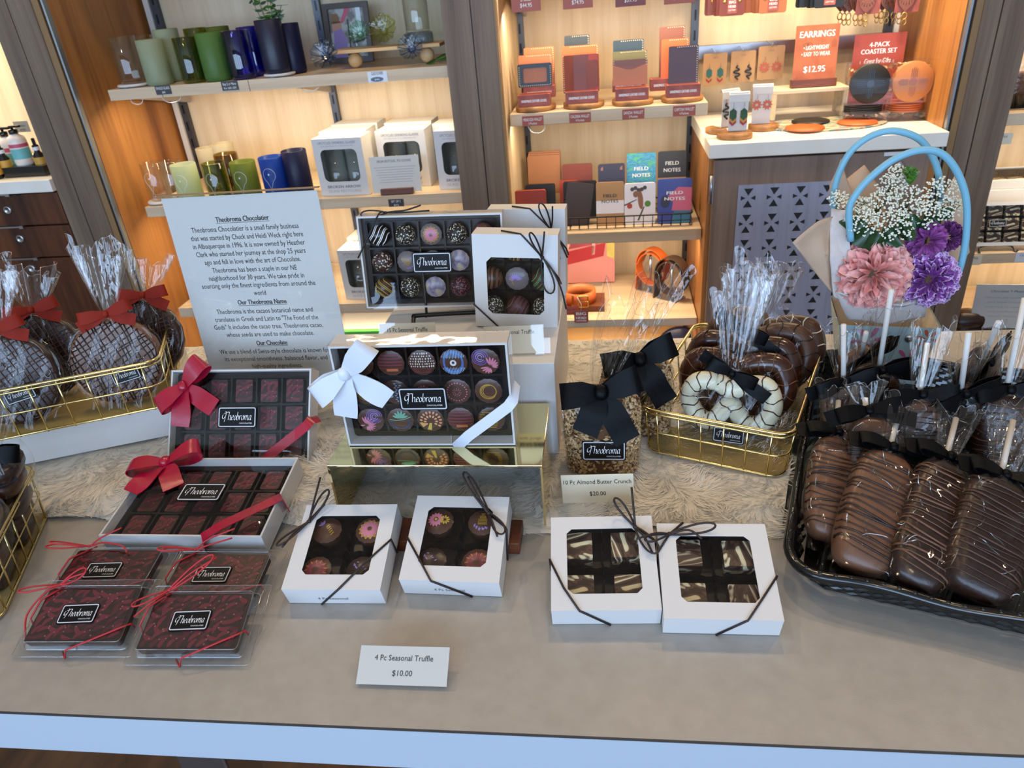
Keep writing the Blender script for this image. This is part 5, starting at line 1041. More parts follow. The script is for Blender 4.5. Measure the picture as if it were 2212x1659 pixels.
tumbler(472, 164, 2.1, S1, 451, 70, .037, 'frost_green', 'matte green tumbler between olive and cobalt'); tumbler(527, 162, 2.1, S1, 501, 66, .035, 'glass_blue', 'glossy cobalt tumbler in the front row'); tumbler(556, 152, 2.17, S1, 535, 57, .033, 'glass_blue', 'glossy cobalt tumbler behind, touching the plant vase')
slab(603, 153, 2.1, S1, .044, 'pale stone slab under the plant vase')
tumbler(600, 150, 2.1, S1, 579, 42, .0365, 'navy_glass', 'tall near-black glass vase holding a leafy sprig', 'glass_vase', z0=.01); tumbler(638, 150, 2.15, S1, 624, 50, .033, 'frost_navy', 'tall matte navy glass beside the plant vase')
vp = oy(580, 40, 2.1); rr = random.Random(15); b = MB()
for i in range(11):
    a = rr.uniform(0, TAU); rch = rr.uniform(.02, .05); P = bez([(0, 0, -.05), (rch * .3 * math.cos(a), rch * .3 * math.sin(a), .01), (rch * math.cos(a), rch * math.sin(a), rr.uniform(.05, .125))], 5); b.tube(P, .0008, 'stem_green', 4)
    for k in range(4, len(P), 1):
        for s_ in (-1, 1):
            q = P[k]; M_ = T(q) @ RZ(math.degrees(a) + 90 * s_ + rr.uniform(-25, 25)) @ RX(rr.uniform(-50, 50)); b.T = M_; w_ = rr.uniform(.007, .012); b.prism([(w_ * (1 + math.cos(u)), w_ * .75 * math.sin(u)) for u in [TAU * j / 8 for j in range(8)]], 0, .0004, 'eucalyptus' if i % 3 else 'leaf_fresh'); b.T = Matrix()
mat('eucalyptus', '#7d9c7a', .6)
tag(b.obj('eucalyptus_sprig', M=T(vp.x, 2.1, S1 + .105)), 'leafy eucalyptus sprig in the near-black vase', 'plant')
# picture frame
mat('photo_bg', '#a9a6a0', .4, mix=('#6d6a64', 22, .45, .55)); mat('photo_shirt', '#8d74a8', .5); mat('photo_hat', '#7d5a30', .5); mat('photo_skin', '#b9826a', .5); mat('photo_pink', '#c0566a', .5); mat('frame_brown', '#3f2d22', .4); mat('photo_dark', '#2a2726', .5); mat('photo_pale', '#d5dcde', .4)
pf = thing('picture_frame', 'brown framed photo of a glassblower leaning on the glassware bay wall', 'picture frame', stand((-.79, 2.36, S1 + .001), 0, 8)); fw, fh = .142, .165
b = MB(); b.ring(rrect(fw, fh, .002, 2, 0, fh / 2), rrect(fw - .03, fh - .03, .001, 2, 0, fh / 2), 0, .012, 'frame_brown'); b.box(-fw / 2 + .004, fw / 2 - .004, .004, fh - .004, 0, .003, 'frame_brown'); b.obj('frame', pf)
b = MB(); b.poly([(-.056, .015), (.056, .015), (.056, .15), (-.056, .15)], .0032, 'photo_bg')
for P, m in (([(-.05, .015), (-.012, .015), (-.006, .06), (-.02, .096), (-.046, .09)], 'photo_shirt'), ([(-.05, .09), (-.02, .09), (-.018, .115), (-.048, .118)], 'photo_skin'), ([(-.052, .11), (-.022, .112), (-.028, .136), (-.048, .138)], 'photo_hat'), ([(-.024, .11), (-.012, .112), (.014, .15), (-.004, .15)], 'photo_pink'), ([(.03, .08), (.044, .08), (.044, .15), (.03, .15)], 'photo_pale'), ([(-.01, .02), (.05, .028), (.05, .034), (-.01, .03)], 'photo_dark'), ([(0, .04), (.004, .04), (.004, .12), (0, .12)], 'photo_dark'), ([(.02, .045), (.024, .045), (.014, .11), (.01, .11)], 'photo_pale'), ([(.01, .052), (.05, .06), (.05, .066), (.01, .058)], 'photo_dark')): b.poly(P, .0034 + .0001 * (len(P) % 3), m)
b.obj('photograph', pf)
br = thing('wooden_riser', 'small light wood plank on round ball feet carrying glass flowers', 'riser', T(-.62, 2.2, S1)); b = MB(); b.box(-.155, .155, -.05, .05, .041, .05, 'wood_light_board'); b.obj('plank', br, bev=.001)
for x in (-.1, .11): b = MB(); b.ball((x, -.02, .0205), .0205, .0205, .0205, 'wood_light_board', 18, 12); b.obj('ball_foot', br)
def glass_flower(px, py, y, r, m, m2, label, seed):
    p = oy(px, py, y); b = MB(); b.T = T(p) @ RX(62)
    b.lathe([(.0001, .0), (r * .2, .001), (r * .45, .006), (r * .8, .012), (r, .02)], m, 60, lambda a, z: 1 + (.07 * math.sin(11 * a + seed) + .03 * math.sin(5 * a)) * (z / .02)); b.lathe([(.0001, -.012), (r * .3, -.004), (r * .34, .001)], m2, 24)
    for k in range(18): a = TAU * k / 18; b.tube([(r * q * math.cos(a), r * q * math.sin(a), .001 + .019 * q * q) for q in (.2, .5, .75, .97)], .0012, m2 if k % 2 else 'glass_rim', 5)
    return tag(b.obj('glass_flower'), label, 'glass flower')
glass_flower(705, 122, 2.11, .039, 'art_smoke', 'glass_blue_mid', 'blue centred glass flower on the shelf by the picture frame', 1); glass_flower(779, 75, 2.17, .031, 'art_aqua', 'art_aqua', 'aqua glass flower at the near end of the small plank', 2); glass_flower(829, 68, 2.18, .040, 'art_lime', 'art_lime', 'lime glass flower at the middle of the small plank', 3); glass_flower(890, 106, 2.12, .035, 'art_smoke', 'glass_blue_mid', 'blue glass flower standing before the plank end', 4)
p = oy(905, 82, 2.21); cyl = thing('glass_cylinder', 'clear glass cylinder with blue base standing on the small plank', 'vase', T(p.x, 2.21, S1 + .0505)); b = MB(); b.lathe([(.0001, .028), (.033, .028), (.034, .032), (.036, .2), (.034, .2), (.032, .034), (.0001, .034)], 'glass_clear', 32); b.obj('glass_wall', cyl)
b = MB(); b.lathe([(.0001, 0), (.04, 0), (.041, .004), (.040, .026), (.034, .029), (.0001, .029)], 'art_smoke', 24); b.obj('blue_base', cyl)
b = MB(); rr = random.Random(3); p = oy(950, 122, 2.13)
for i in range(9): a = rr.uniform(-.5, .9); b.T = T(p.x - .01, 2.13, S1 + .004) @ RY(-math.degrees(a) * .4 - 15) @ RZ(rr.uniform(-30, 30)); b.strip([(-.03 + .008 * k, 0, .002 * k * (8 - k) * .2) for k in range(9)], (0, 1, .3), [.004 + .012 * math.sin(math.pi * k / 8) for k in range(9)], 'leaf_dark' if i % 2 else 'leaf_fresh')
tag(b.obj('green_leaves'), 'dark green leafy ornament lying against the centre pillar', 'plant')
# middle shelf mugs
slab(350, 428, 2.11, S2, .044, 'pale stone slab half hidden at the end of the mug shelf')
for px, py, y, tx, ty, r, m, lb, et, z0 in ((349, 425, 2.11, 338, 350, .034, 'glass_clear', 'clear bulb-etched glass at the walnut end of the mug shelf', True, .01), (386, 424, 2.15, 378, 347, .034, 'glass_clear', 'second clear glass behind the etched one', False, 0), (414, 424, 2.1, 398, 354, .038, 'frost_pale', 'pale frosted bulb-etched glass on the mug shelf', True, 0), (470, 412, 2.25, 453, 318, .033, 'frost_white', 'cream frosted glass at the back of the mug shelf', False, 0), (505, 410, 2.26, 490, 308, .034, 'frost_white', 'tallest cream frosted glass at the back of the mug shelf', False, 0),
        (478, 421, 2.1, 460, 351, .035, 'glass_olive', 'green bulb-etched glass in front of the amber one', True, 0), (508, 416, 2.19, 492, 331, .036, 'glass_amber', 'amber brown glass behind the two green ones', False, 0), (540, 420, 2.11, 523, 348, .038, 'frost_olive', 'matte green bulb-etched glass beside the blue one', True, 0), (602, 418, 2.11, 588, 338, .037, 'frost_blue', 'bright blue bulb-etched glass on the mug shelf', True, 0), (652, 412, 2.12, 634, 324, .037, 'frost_navy', 'tall matte navy glass beside the boxed glasses', False, 0)):
    tumbler(px, py, y, S2, tx, ty, r, m, lb, 'drinking_glass', et, z0)
mat('box_shadow', '#6a6c70', .6)
def glass_box(M, label, w=.152, h=.165, dp=.085, front=True):
    t = thing('glass_gift_box', label, 'box', M); b = MB(); wo = rrect(w * .74, h * .56, .016, 5, 0, h * .53)
    b.fill([(-w / 2, 0), (w / 2, 0), (w / 2, h), (-w / 2, h)], [wo[::-1]], -.0008, .0008, 'white_card')
    b.box(-w / 2, -w / 2 + .001, 0, h, -dp, -.0008, 'white_card'); b.box(w / 2 - .001, w / 2, 0, h, -dp, -.0008, 'white_card'); b.box(-w / 2, w / 2, h - .001, h, -dp, -.0008, 'white_card'); b.box(-w / 2, w / 2, 0, .001, -dp, -.0008, 'white_card'); b.box(-w / 2, w / 2, 0, h, -dp - .001, -dp, 'white_card')
    b.text('UPCYCLED DRINKING GLASSES', 0, h * .905, .0003, .01, 'ink_grey', w=w * .76); b.text('Each Glass Holds 12 oz | Dishwasher Safe', 0, h * .86, .0003, .006, 'ink_light', w=w * .65)
    b.text('BROKEN ARROW', 0, h * .135, .0003, .012, 'ink_grey', w=w * .68, bold=.0006); b.text('GLASS RECYCLING', 0, h * .06, .0003, .011, 'ink_light', w=w * .68); b.obj('carton', t)
    if front:
        for x in (-w * .2, w * .2):
            b = MB(); b.T = T(x, .006, -dp / 2) @ RX(-90); b.lathe([(.0001, 0), (.029, 0), (.031, .006), (.032, h * .72), (.0295, h * .72), (.029, .01), (.0001, .008)], 'glass_clear', 26); b.obj('boxed_glass', t)
    return t
def at(px, py, y, z): return Vector((oy(px, py, y).x, y, z))
glass_box(stand(at(748, 424, 2.085, S2 + .0005), -3), 'white window box of two glasses in front on the mug shelf, nearest the navy glass')
glass_box(stand(at(760, 400, 2.20, S2 + .0005), -3), 'white glass box directly behind the front one', front=False); glass_box(stand(at(785, 385, 2.32, S2 + .0005), -3), 'white glass box at the back of its row against the wall', front=False)
glass_box(stand(at(880, 408, 2.15, S2 + .0005), -3), 'white window box behind the small recycling notice'); glass_box(stand(at(898, 395, 2.29, S2 + .0005), -3), 'white glass box behind the one with the notice', front=False)
glass_box(stand(at(1004, 408, 2.095, S2 + .0005), -4), 'white window box half hidden by the centre pillar'); glass_box(stand(at(1000, 398, 2.22, S2 + .0005), -4), 'white glass box behind the one at the centre pillar', front=False)
glass_box(stand(at(795, 640, 2.09, S3 + .0005), -3), 'white window box on the lower shelf between the printed sign and the easel box'); glass_box(stand(at(815, 620, 2.22, S3 + .0005), -3), 'white glass box behind it on the lower shelf', front=False)
gb = thing('stacked_box', 'white carton with bright green band on the bottom deck behind the tall riser', 'box', T(-.84, 2.12, .1205)); b = MB(); b.box(-.12, .12, 0, .2, 0, .17, 'white_card'); b.obj('carton', gb); mat('green_band', '#58b04c', .5); b = MB(); b.box(-.1205, .1205, -.0006, .02, .17, .183, 'green_band'); b.obj('lid_band', gb)
cs = thing('notice_card', 'small white recycling notice in a reddish wooden block', 'card', stand(at(860, 420, 2.075, S2 + .0005), 2, 6))
b = MB(); b.box(-.073, .073, .004, .107, 0, .001, 'paper'); b.text('FROM BOTTLES...TO GOODS', 0, .09, .0012, .01, 'ink_grey', w=.1, bold=.0004)
for k in range(7): ww = .125 - .006 * (k % 3) - .004 * k; b.box(-ww / 2, ww / 2, .0755 - .007 * k, .077 - .007 * k, .001, .0011, 'ink_light')
b.obj('card', cs); b = MB(); b.box(-.048, .048, 0, .017, -.012, .014, 'wood_board'); b.obj('wooden_block', cs, bev=.001)
# ---------------------------------------------------------------- leather goods bay
for nm, c in (('lea_tan', '#b5683a'), ('lea_orange', '#c8602a'), ('lea_maroon', '#7d3a28'), ('lea_dark', '#2e3438'), ('lea_teal', '#2b3a44'), ('lea_olive', '#6a6238'), ('lea_plum', '#4c2f35'), ('lea_brown', '#7a4632'), ('lea_red', '#a8402f'), ('lea_black', '#1b1918'), ('lea_camel', '#a8714a'), ('lea_espresso', '#3a2a22')): mat(nm, c, .45, bump=(300, .15))
mat('stitch', '#d8c6a4', .6); mat('card_red', '#a65a4c', .55, mix=('#8e463c', 30, .4, .65)); mat('kraft_card', '#b98f62', .6)
def card_plate(b, x0, x1, y0, y1, z0, z1, m, r=.004): b.prism(rrect(x1 - x0, y1 - y0, r, 4, (x0 + x1) / 2, (y0 + y1) / 2), z0, z1, m); return b
def stitches(b, pts, z, s_=.0035):
    for a, c in zip(pts, pts[1:]):
        n = max(1, int(math.dist(a, c) / s_ / 1.5))
        for i in range(n): k = (i + .5) / n; x, y = a[0] + (c[0] - a[0]) * k, a[1] + (c[1] - a[1]) * k; b.box(x - .0012, x + .0012, y - .0009, y + .0009, z, z + .0006, 'stitch')
def wallet(M, label, w, h, m, style='plain', th=.007):
    t = thing('wallet', label, 'wallet', M); b = MB(); card_plate(b, -w / 2, w / 2, 0, h, 0, th, m)
    if style in ('stitch', 'plain', 'curve'): stitches(b, [(-w / 2 + .003, h), (-w / 2 + .003, .003), (w / 2 - .003, .003), (w / 2 - .003, h)] if style != 'plain' else [(w / 2 - .003, .003), (w / 2 - .003, h - .003), (-w / 2 + .02, h - .003)], th)
    b.obj('leather_body', t)
    if style == 'frame': b = MB(); b.ring(rrect(w, h * .98, .003, 3, 0, h / 2), rrect(w * .7, h * .62, .005, 3, 0, h / 2), th, th + .003, 'lea_dark'); stitches(b, [(-w / 2 + .004, h - .006), (-w / 2 + .004, .004), (w / 2 - .004, .004), (w / 2 - .004, h - .006)], th + .003); b.obj('window_frame', t)
    if style == 'curve':
        b = MB(); P = [(-w / 2, 0), (w / 2, 0)] + [(w / 2 - w * i / 14, h * (.78 - .13 * (1 - math.cos(TAU * i / 14)) / 2 * 1.3)) for i in range(15)]; b.prism(P, th, th + .002, 'lea_tan'); b.obj('pocket', t)
    if style == 'open':
        b = MB(); b.T = T(-w * .25, 0, .004) @ RY(22); card_plate(b, -w * .28, w * .26, 0, h * .98, 0, .004, 'lea_maroon'); stitches(b, [(-w * .27, h), (-w * .27, .003), (w * .2, .003)], .004); b.obj('cover_flap', t)
        b = MB(); b.T = T(w * .25, 0, .004) @ RY(-16); card_plate(b, -w * .26, w * .26, 0, h, 0, .004, 'lea_red'); card_plate(b, -w * .1, w * .25, h * .14, h * .84, .004, .006, 'lea_maroon'); b.obj('pocket_flap', t)
    return t
def goods_box(M, label, w=.088, h=.03, d=.045):
    t = thing('display_box', label, 'display box', M); b = MB(); b.box(-w / 2, w / 2, 0, h, -d, 0, 'card_red'); b.text('HANDMADE LEATHER GOODS', 0, h * .36, .0004, .0098, 'white_ink', w=w * .78, bold=.0005); b.box(-w / 2 + .006, w / 2 - .006, h, h + .0006, -d * .6, -.006, 'lea_maroon'); b.obj('carton', t); return t
def slice_(px, py, y, zs, r, label, th=.013):
    p = at(px, py, y, zs); b = MB(); b.lathe([(.0001, 0), (r * .97, .0005), (r, .003), (r * .99, th), (.0001, th)], 'wood_slice', 36, lambda a, z: 1 + .03 * math.sin(3 * a + px) + .015 * math.sin(7 * a)); return tag(b.obj('wood_slice', M=T(p)), label, 'wood slice')
ys = 2.125; WH = ('under the black framed wallet', 'under the open maroon wallet', 'under the wavy tan wallet', 'under the plum wallet')
for i, (px, py) in enumerate(((1157, 243), (1262, 234), (1366, 227), (1472, 220))): slice_(px, py, 2.118, SW, .056, 'round bark-edged wood slice ' + WH[i])
zb = SW + .0135
for px, py, y, z, lb in ((1154, 228, 2.085, zb, 'red leather goods box in front of the black framed wallet'), (1165, 205, 2.15, zb + .012, 'red leather goods box behind, below the tan window wallets'), (1257, 223, 2.085, zb, 'red leather goods box in front of the open maroon wallet'), (1365, 213, 2.085, zb, 'red leather goods box in front of the wavy tan wallet'), (1358, 200, 2.135, zb + .016, 'red leather goods box raised behind, below the olive wallet'), (1476, 203, 2.085, zb, 'red leather goods box in front of the plum wallet'), (1440, 190, 2.15, zb + .01, 'red leather goods box behind, below the orange wallet')): goods_box(stand(at(px, py, y, z), 0), lb)
def wl(pxl, pxr, pyt, pyb, y, m, st, lb, yaw=0, tilt=6, z=None):
    a, c = oy(pxl, pyb, y), oy(pxr, pyb, y); h = oy((pxl + pxr) / 2, pyt, y).z - a.z; zz = max(a.z, SW + .016); wallet(stand(Vector(((a.x + c.x) / 2, y, zz)), yaw, tilt), lb, c.x - a.x, h + a.z - zz, m, st)
wl(1121, 1194, 137, 190, 2.115, 'lea_tan', 'frame', 'small wallet with black stitched frame around a tan window'); wl(1124, 1195, 118, 190, 2.165, 'lea_tan', 'plain', 'tan wallet just behind the black framed one'); wl(1136, 1200, 102, 190, 2.20, 'lea_tan', 'plain', 'tallest tan wallet behind the black framed one')
wl(1219, 1295, 118, 202, 2.115, 'lea_maroon', 'open', 'wallet standing open showing maroon pockets'); wl(1217, 1294, 98, 190, 2.165, 'lea_orange', 'plain', 'bright orange wallet behind the open maroon one'); wl(1222, 1275, 76, 170, 2.22, 'lea_dark', 'plain', 'charcoal wallet at the back behind the orange one')
wl(1324, 1398, 129, 186, 2.115, 'lea_brown', 'curve', 'card wallet with wavy tan front pocket'); wl(1324, 1397, 110, 180, 2.165, 'lea_olive', 'plain', 'olive wallet behind the wavy tan one'); wl(1325, 1390, 86, 180, 2.21, 'lea_teal', 'plain', 'dark teal wallet behind the olive one')
wl(1443, 1506, 99, 184, 2.115, 'lea_plum', 'plain', 'plum passport wallet with stitched edge'); wl(1427, 1485, 84, 180, 2.165, 'lea_orange', 'plain', 'orange passport wallet behind the plum one'); wl(1423, 1477, 57, 176, 2.21, 'lea_brown', 'plain', 'brown passport wallet tallest at the back')
# notebooks
ramp_tex('nb_teal', 'swirl', 60, ((.36, '#2a6a9c'), (.44, '#5aa6c8'), (.5, '#2f74a6'), (.58, '#3f8fb4'), (.64, '#55a86a')), .4); mat('nb_navy', '#33344a', .5); mat('nb_kraft', '#a9825a', .6); mat('nb_ink', '#2b2b30', .5); mat('nb_white', '#dcd8e0', .4); mat('nb_blue', '#3e4a94', .35); mat('nb_pink', '#c8607c', .35); mat('nb_sea', '#3e7590', .35); mat('bird_brown', '#8a5c44', .5); mat('bird_dark', '#4a4440', .5)
def notebook(pxl, pxr, pyt, pyb, y, label, m, th=.009, deco_=None, yaw=0, tilt=8, roll=0, z=None, name='notebook'):
    a, c = oy(pxl, pyb, y), oy(pxr, pyb, y); w = c.x - a.x; h = oy((pxl + pxr) / 2, pyt, y + .01).z - a.z; zz = max(SN + .001, a.z) if z is None else z; h += a.z - zz
    t = thing(name, label, 'notebook', stand(Vector(((a.x + c.x) / 2, y, zz)), yaw, tilt, roll)); b = MB(); card_plate(b, -w / 2, w / 2, 0, h, -th, 0, m, .006)
    if deco_: deco_(b, w, h)
    b.obj('cover', t); b = MB(); b.box(-w / 2 + .002, w / 2 - .002, .002, h - .002, -th + .001, -.001, 'paper'); b.obj('pages', t); return t
def ft(top, col='silver_ink', sub=None):
    def f(b, w, h):
        b.text('FIELD', .0, h * top, .0005, h * .1, col, w=w * .48, bold=.0006); b.text('NOTES', .0, h * (top - .13), .0005, h * .1, col, w=w * .6, bold=.0006)
        if sub == 'band': b.prism([(-w / 2, 0), (w / 2, 0), (w / 2, h * .5), (-w / 2, h * .5)], 0, .0004, 'nb_kraft')
        if sub == 'white': b.prism([(-w / 2, h * .28), (w / 2, h * .28), (w / 2, h * .58), (-w / 2, h * .58)], 0, .0004, 'nb_white')
        if sub == 'hands':
            for s_ in (-1, 1):
                for k in range(5): b.box(s_ * w * .36 - .003 + .0014 * k, s_ * w * .36 - .0022 + .0014 * k, h * .84, h * (.9 + .01 * k), 0, .0005, 'photo_skin')
        if sub == 'abstract':
            b.poly([(-w / 2, h * .1), (-w / 2 + w * .4, h * .2), (-w / 2 + w * .45, h * .5), (-w / 2, h * .62)], .0002, 'nb_blue'); b.poly([(-w * .1, h * .3), (w / 2, h * .28), (w / 2, h * .8), (w * .1, h * .82), (-w * .2, h * .62)], .00015, 'nb_pink'); b.poly([(-w * .1, 0), (w / 2, 0), (w / 2, h * .28), (0, h * .3)], .00018, 'nb_sea'); b.prism([(-w * .28 + x * .014, h * .5 + yy * .018) for x, yy in circ(1, 16)], .0002, .0004, 'nb_navy')
    return f
def bird(b, w, h):
    b.poly([(x * .008 + w * .02, h * .6 + y_ * .026 - x * .008) for x, y_ in circ(1, 14)], .0003, 'bird_brown'); b.poly([(-.012 + x * .008, h * .74 + y_ * .009) for x, y_ in circ(1, 12)], .0004, 'bird_brown'); b.poly([(w * .1, h * .42), (w * .16, h * .44), (-w * .02, h * .1), (-w * .08, h * .1)], .0003, 'bird_dark')
    for k in range(5): b.poly([(-.022 + .009 * k + x * .006, h * (.86 + .03 * math.sin(k * 2)) + y_ * .006) for x, y_ in circ(1, 8)], .0003, 'bird_dark')
    b.poly([(-w * .5, h * .5), (-w * .1, h * .62), (-w * .1, h * .6), (-w * .5, h * .46)], .0002, 'bird_dark'); b.poly([(w * .25 + x * .009, h * .5 + y_ * .009) for x, y_ in circ(1, 10)], .0003, 'leaf_fresh'); b.poly([(-w * .33 + x * .008, h * .46 + y_ * .008) for x, y_ in circ(1, 10)], .0003, 'lea_red')
for k in range(3): notebook(1143 + 1.5 * k, 1212 + 1 * k, 335 - 4.5 * k, 420, 2.27 + .013 * k, 'tan leather journal, %s of the stack leaning at the back' % ('frontmost', 'middle one', 'hindmost')[k], 'lea_camel', .01, tilt=5)
notebook(1217, 1281, 354, 440, 2.25, 'maroon leather journal beside the tan stack', 'lea_maroon'); notebook(1117, 1183, 411, 505, 2.09, 'bright red leather journal at the shelf front by the pillar', 'lea_red', .014, tilt=5); notebook(1139, 1202, 398, 490, 2.16, 'black leather journal behind the bright red one', 'lea_black', .016)
notebook(1215, 1272, 395, 500, 2.13, 'espresso brown journal slumped in the wire tray', 'lea_espresso', .016, roll=-9, tilt=10); notebook(1219, 1290, 392, 480, 2.2, 'black bound journal behind the slumped one', 'lea_black', .02); notebook(1211, 1250, 389, 470, 2.225, 'pinkish journal edge behind the black bound one', 'lea_red', .01)
notebook(1293, 1350, 354, 440, 2.21, 'navy notepad with silver lettering, behind the kraft one', 'nb_navy', .012, ft(.42, 'silver_ink', 'hands')); notebook(1289, 1348, 394, 499, 2.12, 'kraft notepad with white band in the wire tray', 'nb_kraft', .012, ft(.66, 'nb_ink', 'white'))
notebook(1354, 1416, 331, 440, 2.22, 'teal patterned notepad behind the bird one', 'nb_teal', .014, ft(.66, 'white_ink')); notebook(1349, 1415, 396, 499, 2.12, 'white notepad printed with a brown bird', 'nb_white', .014, bird)
notebook(1421, 1480, 327, 440, 2.22, 'black notepad with kraft band at the back corner', 'nb_ink', .012, ft(.74, 'silver_ink', 'band')); notebook(1420, 1492, 387, 496, 2.115, 'pink and blue abstract notepad pack in the wire tray', 'nb_blue', .018, ft(.66, 'white_ink', 'abstract'))
wb = thing('wire_tray', 'black wire tray holding the notepads', 'wire tray', T(0, 0, 0)); wx0, wx1, wy0, wy1, wz, wh = X(1207, 480, 2.085), X(1496, 470, 2.085), 2.088, 2.27, SN + .003, .034
b = MB(); b.tube([(x, y, wz + wh) for x, y in rrect(wx1 - wx0, wy1 - wy0, .012, 4, (wx0 + wx1) / 2, (wy0 + wy1) / 2)], .0022, 'black_metal', 6, True); b.obj('rim', wb)
b = MB(); k = 14
for i in range(k + 1): x = wx0 + .006 + (wx1 - wx0 - .012) * i / k; b.tube([(x, wy0, wz + wh), (x, wy0, wz), (x, wy1, wz), (x, wy1, wz + wh)], .0011, 'black_metal', 5)
for zz in (0, wh * .45): b.tube([(x, y, wz + zz) for x, y in rrect(wx1 - wx0, wy1 - wy0, .01, 4, (wx0 + wx1) / 2, (wy0 + wy1) / 2)], .0011, 'black_metal', 5, True)
b.obj('wires', wb)
# belts
mat('label_grey', '#8d8a80', .5); mat('poster_red', '#8f2f42', .5, mix=('#a34354', 14, .4, .6)); mat('poster_pink', '#c4807c', .5); mat('poster_belt', '#a0222c', .5); mat('poster_skin', '#e0aca4', .5); mat('poster_yellow', '#cfbd6a', .5, mix=('#b8a850', 20, .4, .6))
a, c = oy(1212, 612, 2.36), oy(1328, 612, 2.36); pw, ph_ = c.x - a.x, oy(1280, 530, 2.36).z - a.z + .06; ps = thing('photo_board', 'photo board of a red belt worn over pink trousers, on the belt shelf', 'poster', stand(Vector(((a.x + c.x) / 2, 2.36, a.z)), 0, 4)); ph_ = .56 - a.z + .03; tag(MB().box(-.05, .05, -.02, .04, 0, a.z - SB - .002, 'label_grey').obj('poster_block', M=T((a.x + c.x) / 2, 2.36, SB + .001)), 'grey block holding up the belt photo board', 'block')
b = MB(); b.box(-pw / 2, pw / 2, 0, ph_, -.004, 0, 'poster_pink')
for P, m in (([(-.5, .5), (.18, .58), (.36, .64), (.36, 1), (-.5, 1)], 'poster_red'), ([(-.5, .26), (.3, .40), (.34, .6), (-.5, .46)], 'poster_belt'), ([(.36, .4), (.5, .35), (.5, 1), (.36, 1)], 'poster_yellow'), ([(-.5, .42), (-.36, .48), (-.3, .6), (-.4, .64), (-.5, .6)], 'poster_skin'), ([(.08, .42), (.14, .43), (.16, .66), (.1, .66)], 'poster_skin')): b.poly([(x * pw, y_ * ph_) for x, y_ in P], .0003 + .0002 * len(m) % .0005, m)
b.obj('board', ps)
p = at(1255, 640, 2.17, SB); tag(MB().box(-.075, .075, -.05, .06, 0, .02, 'wood_board').obj('belt_block', M=T(p.x, 2.17, SB)), 'dark wooden block under the coiled tan belt', 'block')
cb = thing('coiled_belt', 'tan leather belt coiled on a wooden block with shiny buckle', 'belt', T(p.x - .005, 2.17, SB + .0205)); b = MB()
for r_, th0 in ((.052, 0), (.047, 1.5)): b.grid(lambda u, v: ((r_ + .0012 * u) * math.cos(TAU * u + th0), (r_ + .0012 * u) * math.sin(TAU * u + th0), .038 * v), 48, 1, 'lea_orange' if r_ > .05 else 'lea_tan', True)
o = b.obj('strap', cb); s_ = o.modifiers.new('thickness', 'SOLIDIFY'); s_.thickness = .003
b = MB(); b.T = T(.014, -.055, .019) @ RX(90) @ RZ(0); b.tube([(x, y, .002) for x, y in rrect(.03, .036, .004, 3)], .0026, 'brass', 8, True); b.tube([(-.015, 0, .003), (.015, 0, .004)], .002, 'brass', 6); b.box(-.036, -.029, -.02, .02, 0, .003, 'brass'); b.obj('buckle', cb)
def hang_belt(px, py, y, m, r_, w_, label, drop, buckle=False, mi='lea_tan'):
    p = oy(px, py, y); t = thing('hanging_belt', label, 'belt', T(p) @ RZ(-38)); b = MB()
    P = [(-.5 * r_ - .03, drop), (-.8 * r_ - .012, drop * .5), (-.98 * r_, -.012)] + [(-r_ * math.cos(math.radians(q)), r_ * math.sin(math.radians(q)) * 1.1) for q in range(8, 360, 14)] + [(-r_ * .86 * math.cos(math.radians(q)), r_ * .86 * math.sin(math.radians(q))) for q in range(10, 200, 16)]
    b.strip([(x, 0, z) for x, z in P], (0, 1, 0), w_, m, .0016); b.obj('strap', t)
    if buckle:
        b = MB(); b.T = T(P[0][0] - .004, 0, P[0][1] - .008) @ RZ(90) @ RX(76); b.box(-.017, .017, -.012, .006, -.003, .004, 'steel_dark'); b.tube([(x, y_ - .03, 0) for x, y_ in rrect(.036, .034, .004, 3)], .0024, 'steel_dark', 8, True); b.ball((.0, .02, .003), .004, .004, .002, 'steel_dark', 10, 6); b.obj('buckle', t)
    return t
hang_belt(1410, 575, 2.28, 'lea_orange', .055, .034, 'orange leather belt looped over its stand behind the dark one', -.13); hang_belt(1452, 595, 2.2, 'lea_espresso', .055, .036, 'dark leather belt looped over a steel stand with grey buckle', -.12, True)
for px, py, y, lb, h in ((1450, 648, 2.22, 'small steel stand under the dark belt', .11), (1404, 640, 2.30, 'small steel stand under the orange belt', .12)):
    p = at(px, py, y, SB); t = thing('belt_stand', lb, 'stand', T(p.x, y, SB + .0005) @ RZ(-35)); b = MB(); b.box(-.035, .035, -.03, .03, 0, .002, 'steel'); b.obj('foot_plate', t); b = MB(); b.tube([(0, 0, .002), (0, 0, h)], .004, 'steel', 8); b.obj('post', t)
tt = thing('hang_tag', 'rounded pinkish red tag dangling in front of the belt shelf', 'tag', stand(oy(1256, 697, 2.056), 0, 0)); b = MB(); card_plate(b, -.022, .022, 0, .042, 0, .0008, 'card_red', .006); b.text('BIG', 0, .026, .001, .014, 'white_ink', w=.03, bold=.001); b.text('HEAD', 0, .013, .001, .011, 'white_ink', w=.031, bold=.001); b.text('LEATHER', 0, .005, .001, .006, 'white_ink', w=.031, bold=.0006); b.obj('card', tt); b = MB(); b.tube([(0, .04, .001), (.001, .06, -.003), (-.012, .075, -.03)], .0006, 'white_plastic', 4); b.obj('loop', tt)
price_card(stand(oy(1232, 681, 2.075), 0, 5), 'red price card half hidden before the coiled belt', [('BELTS', .016, .03), ('$64.95', .005, .03)], .056, .03, paper='label_red', clear=False)
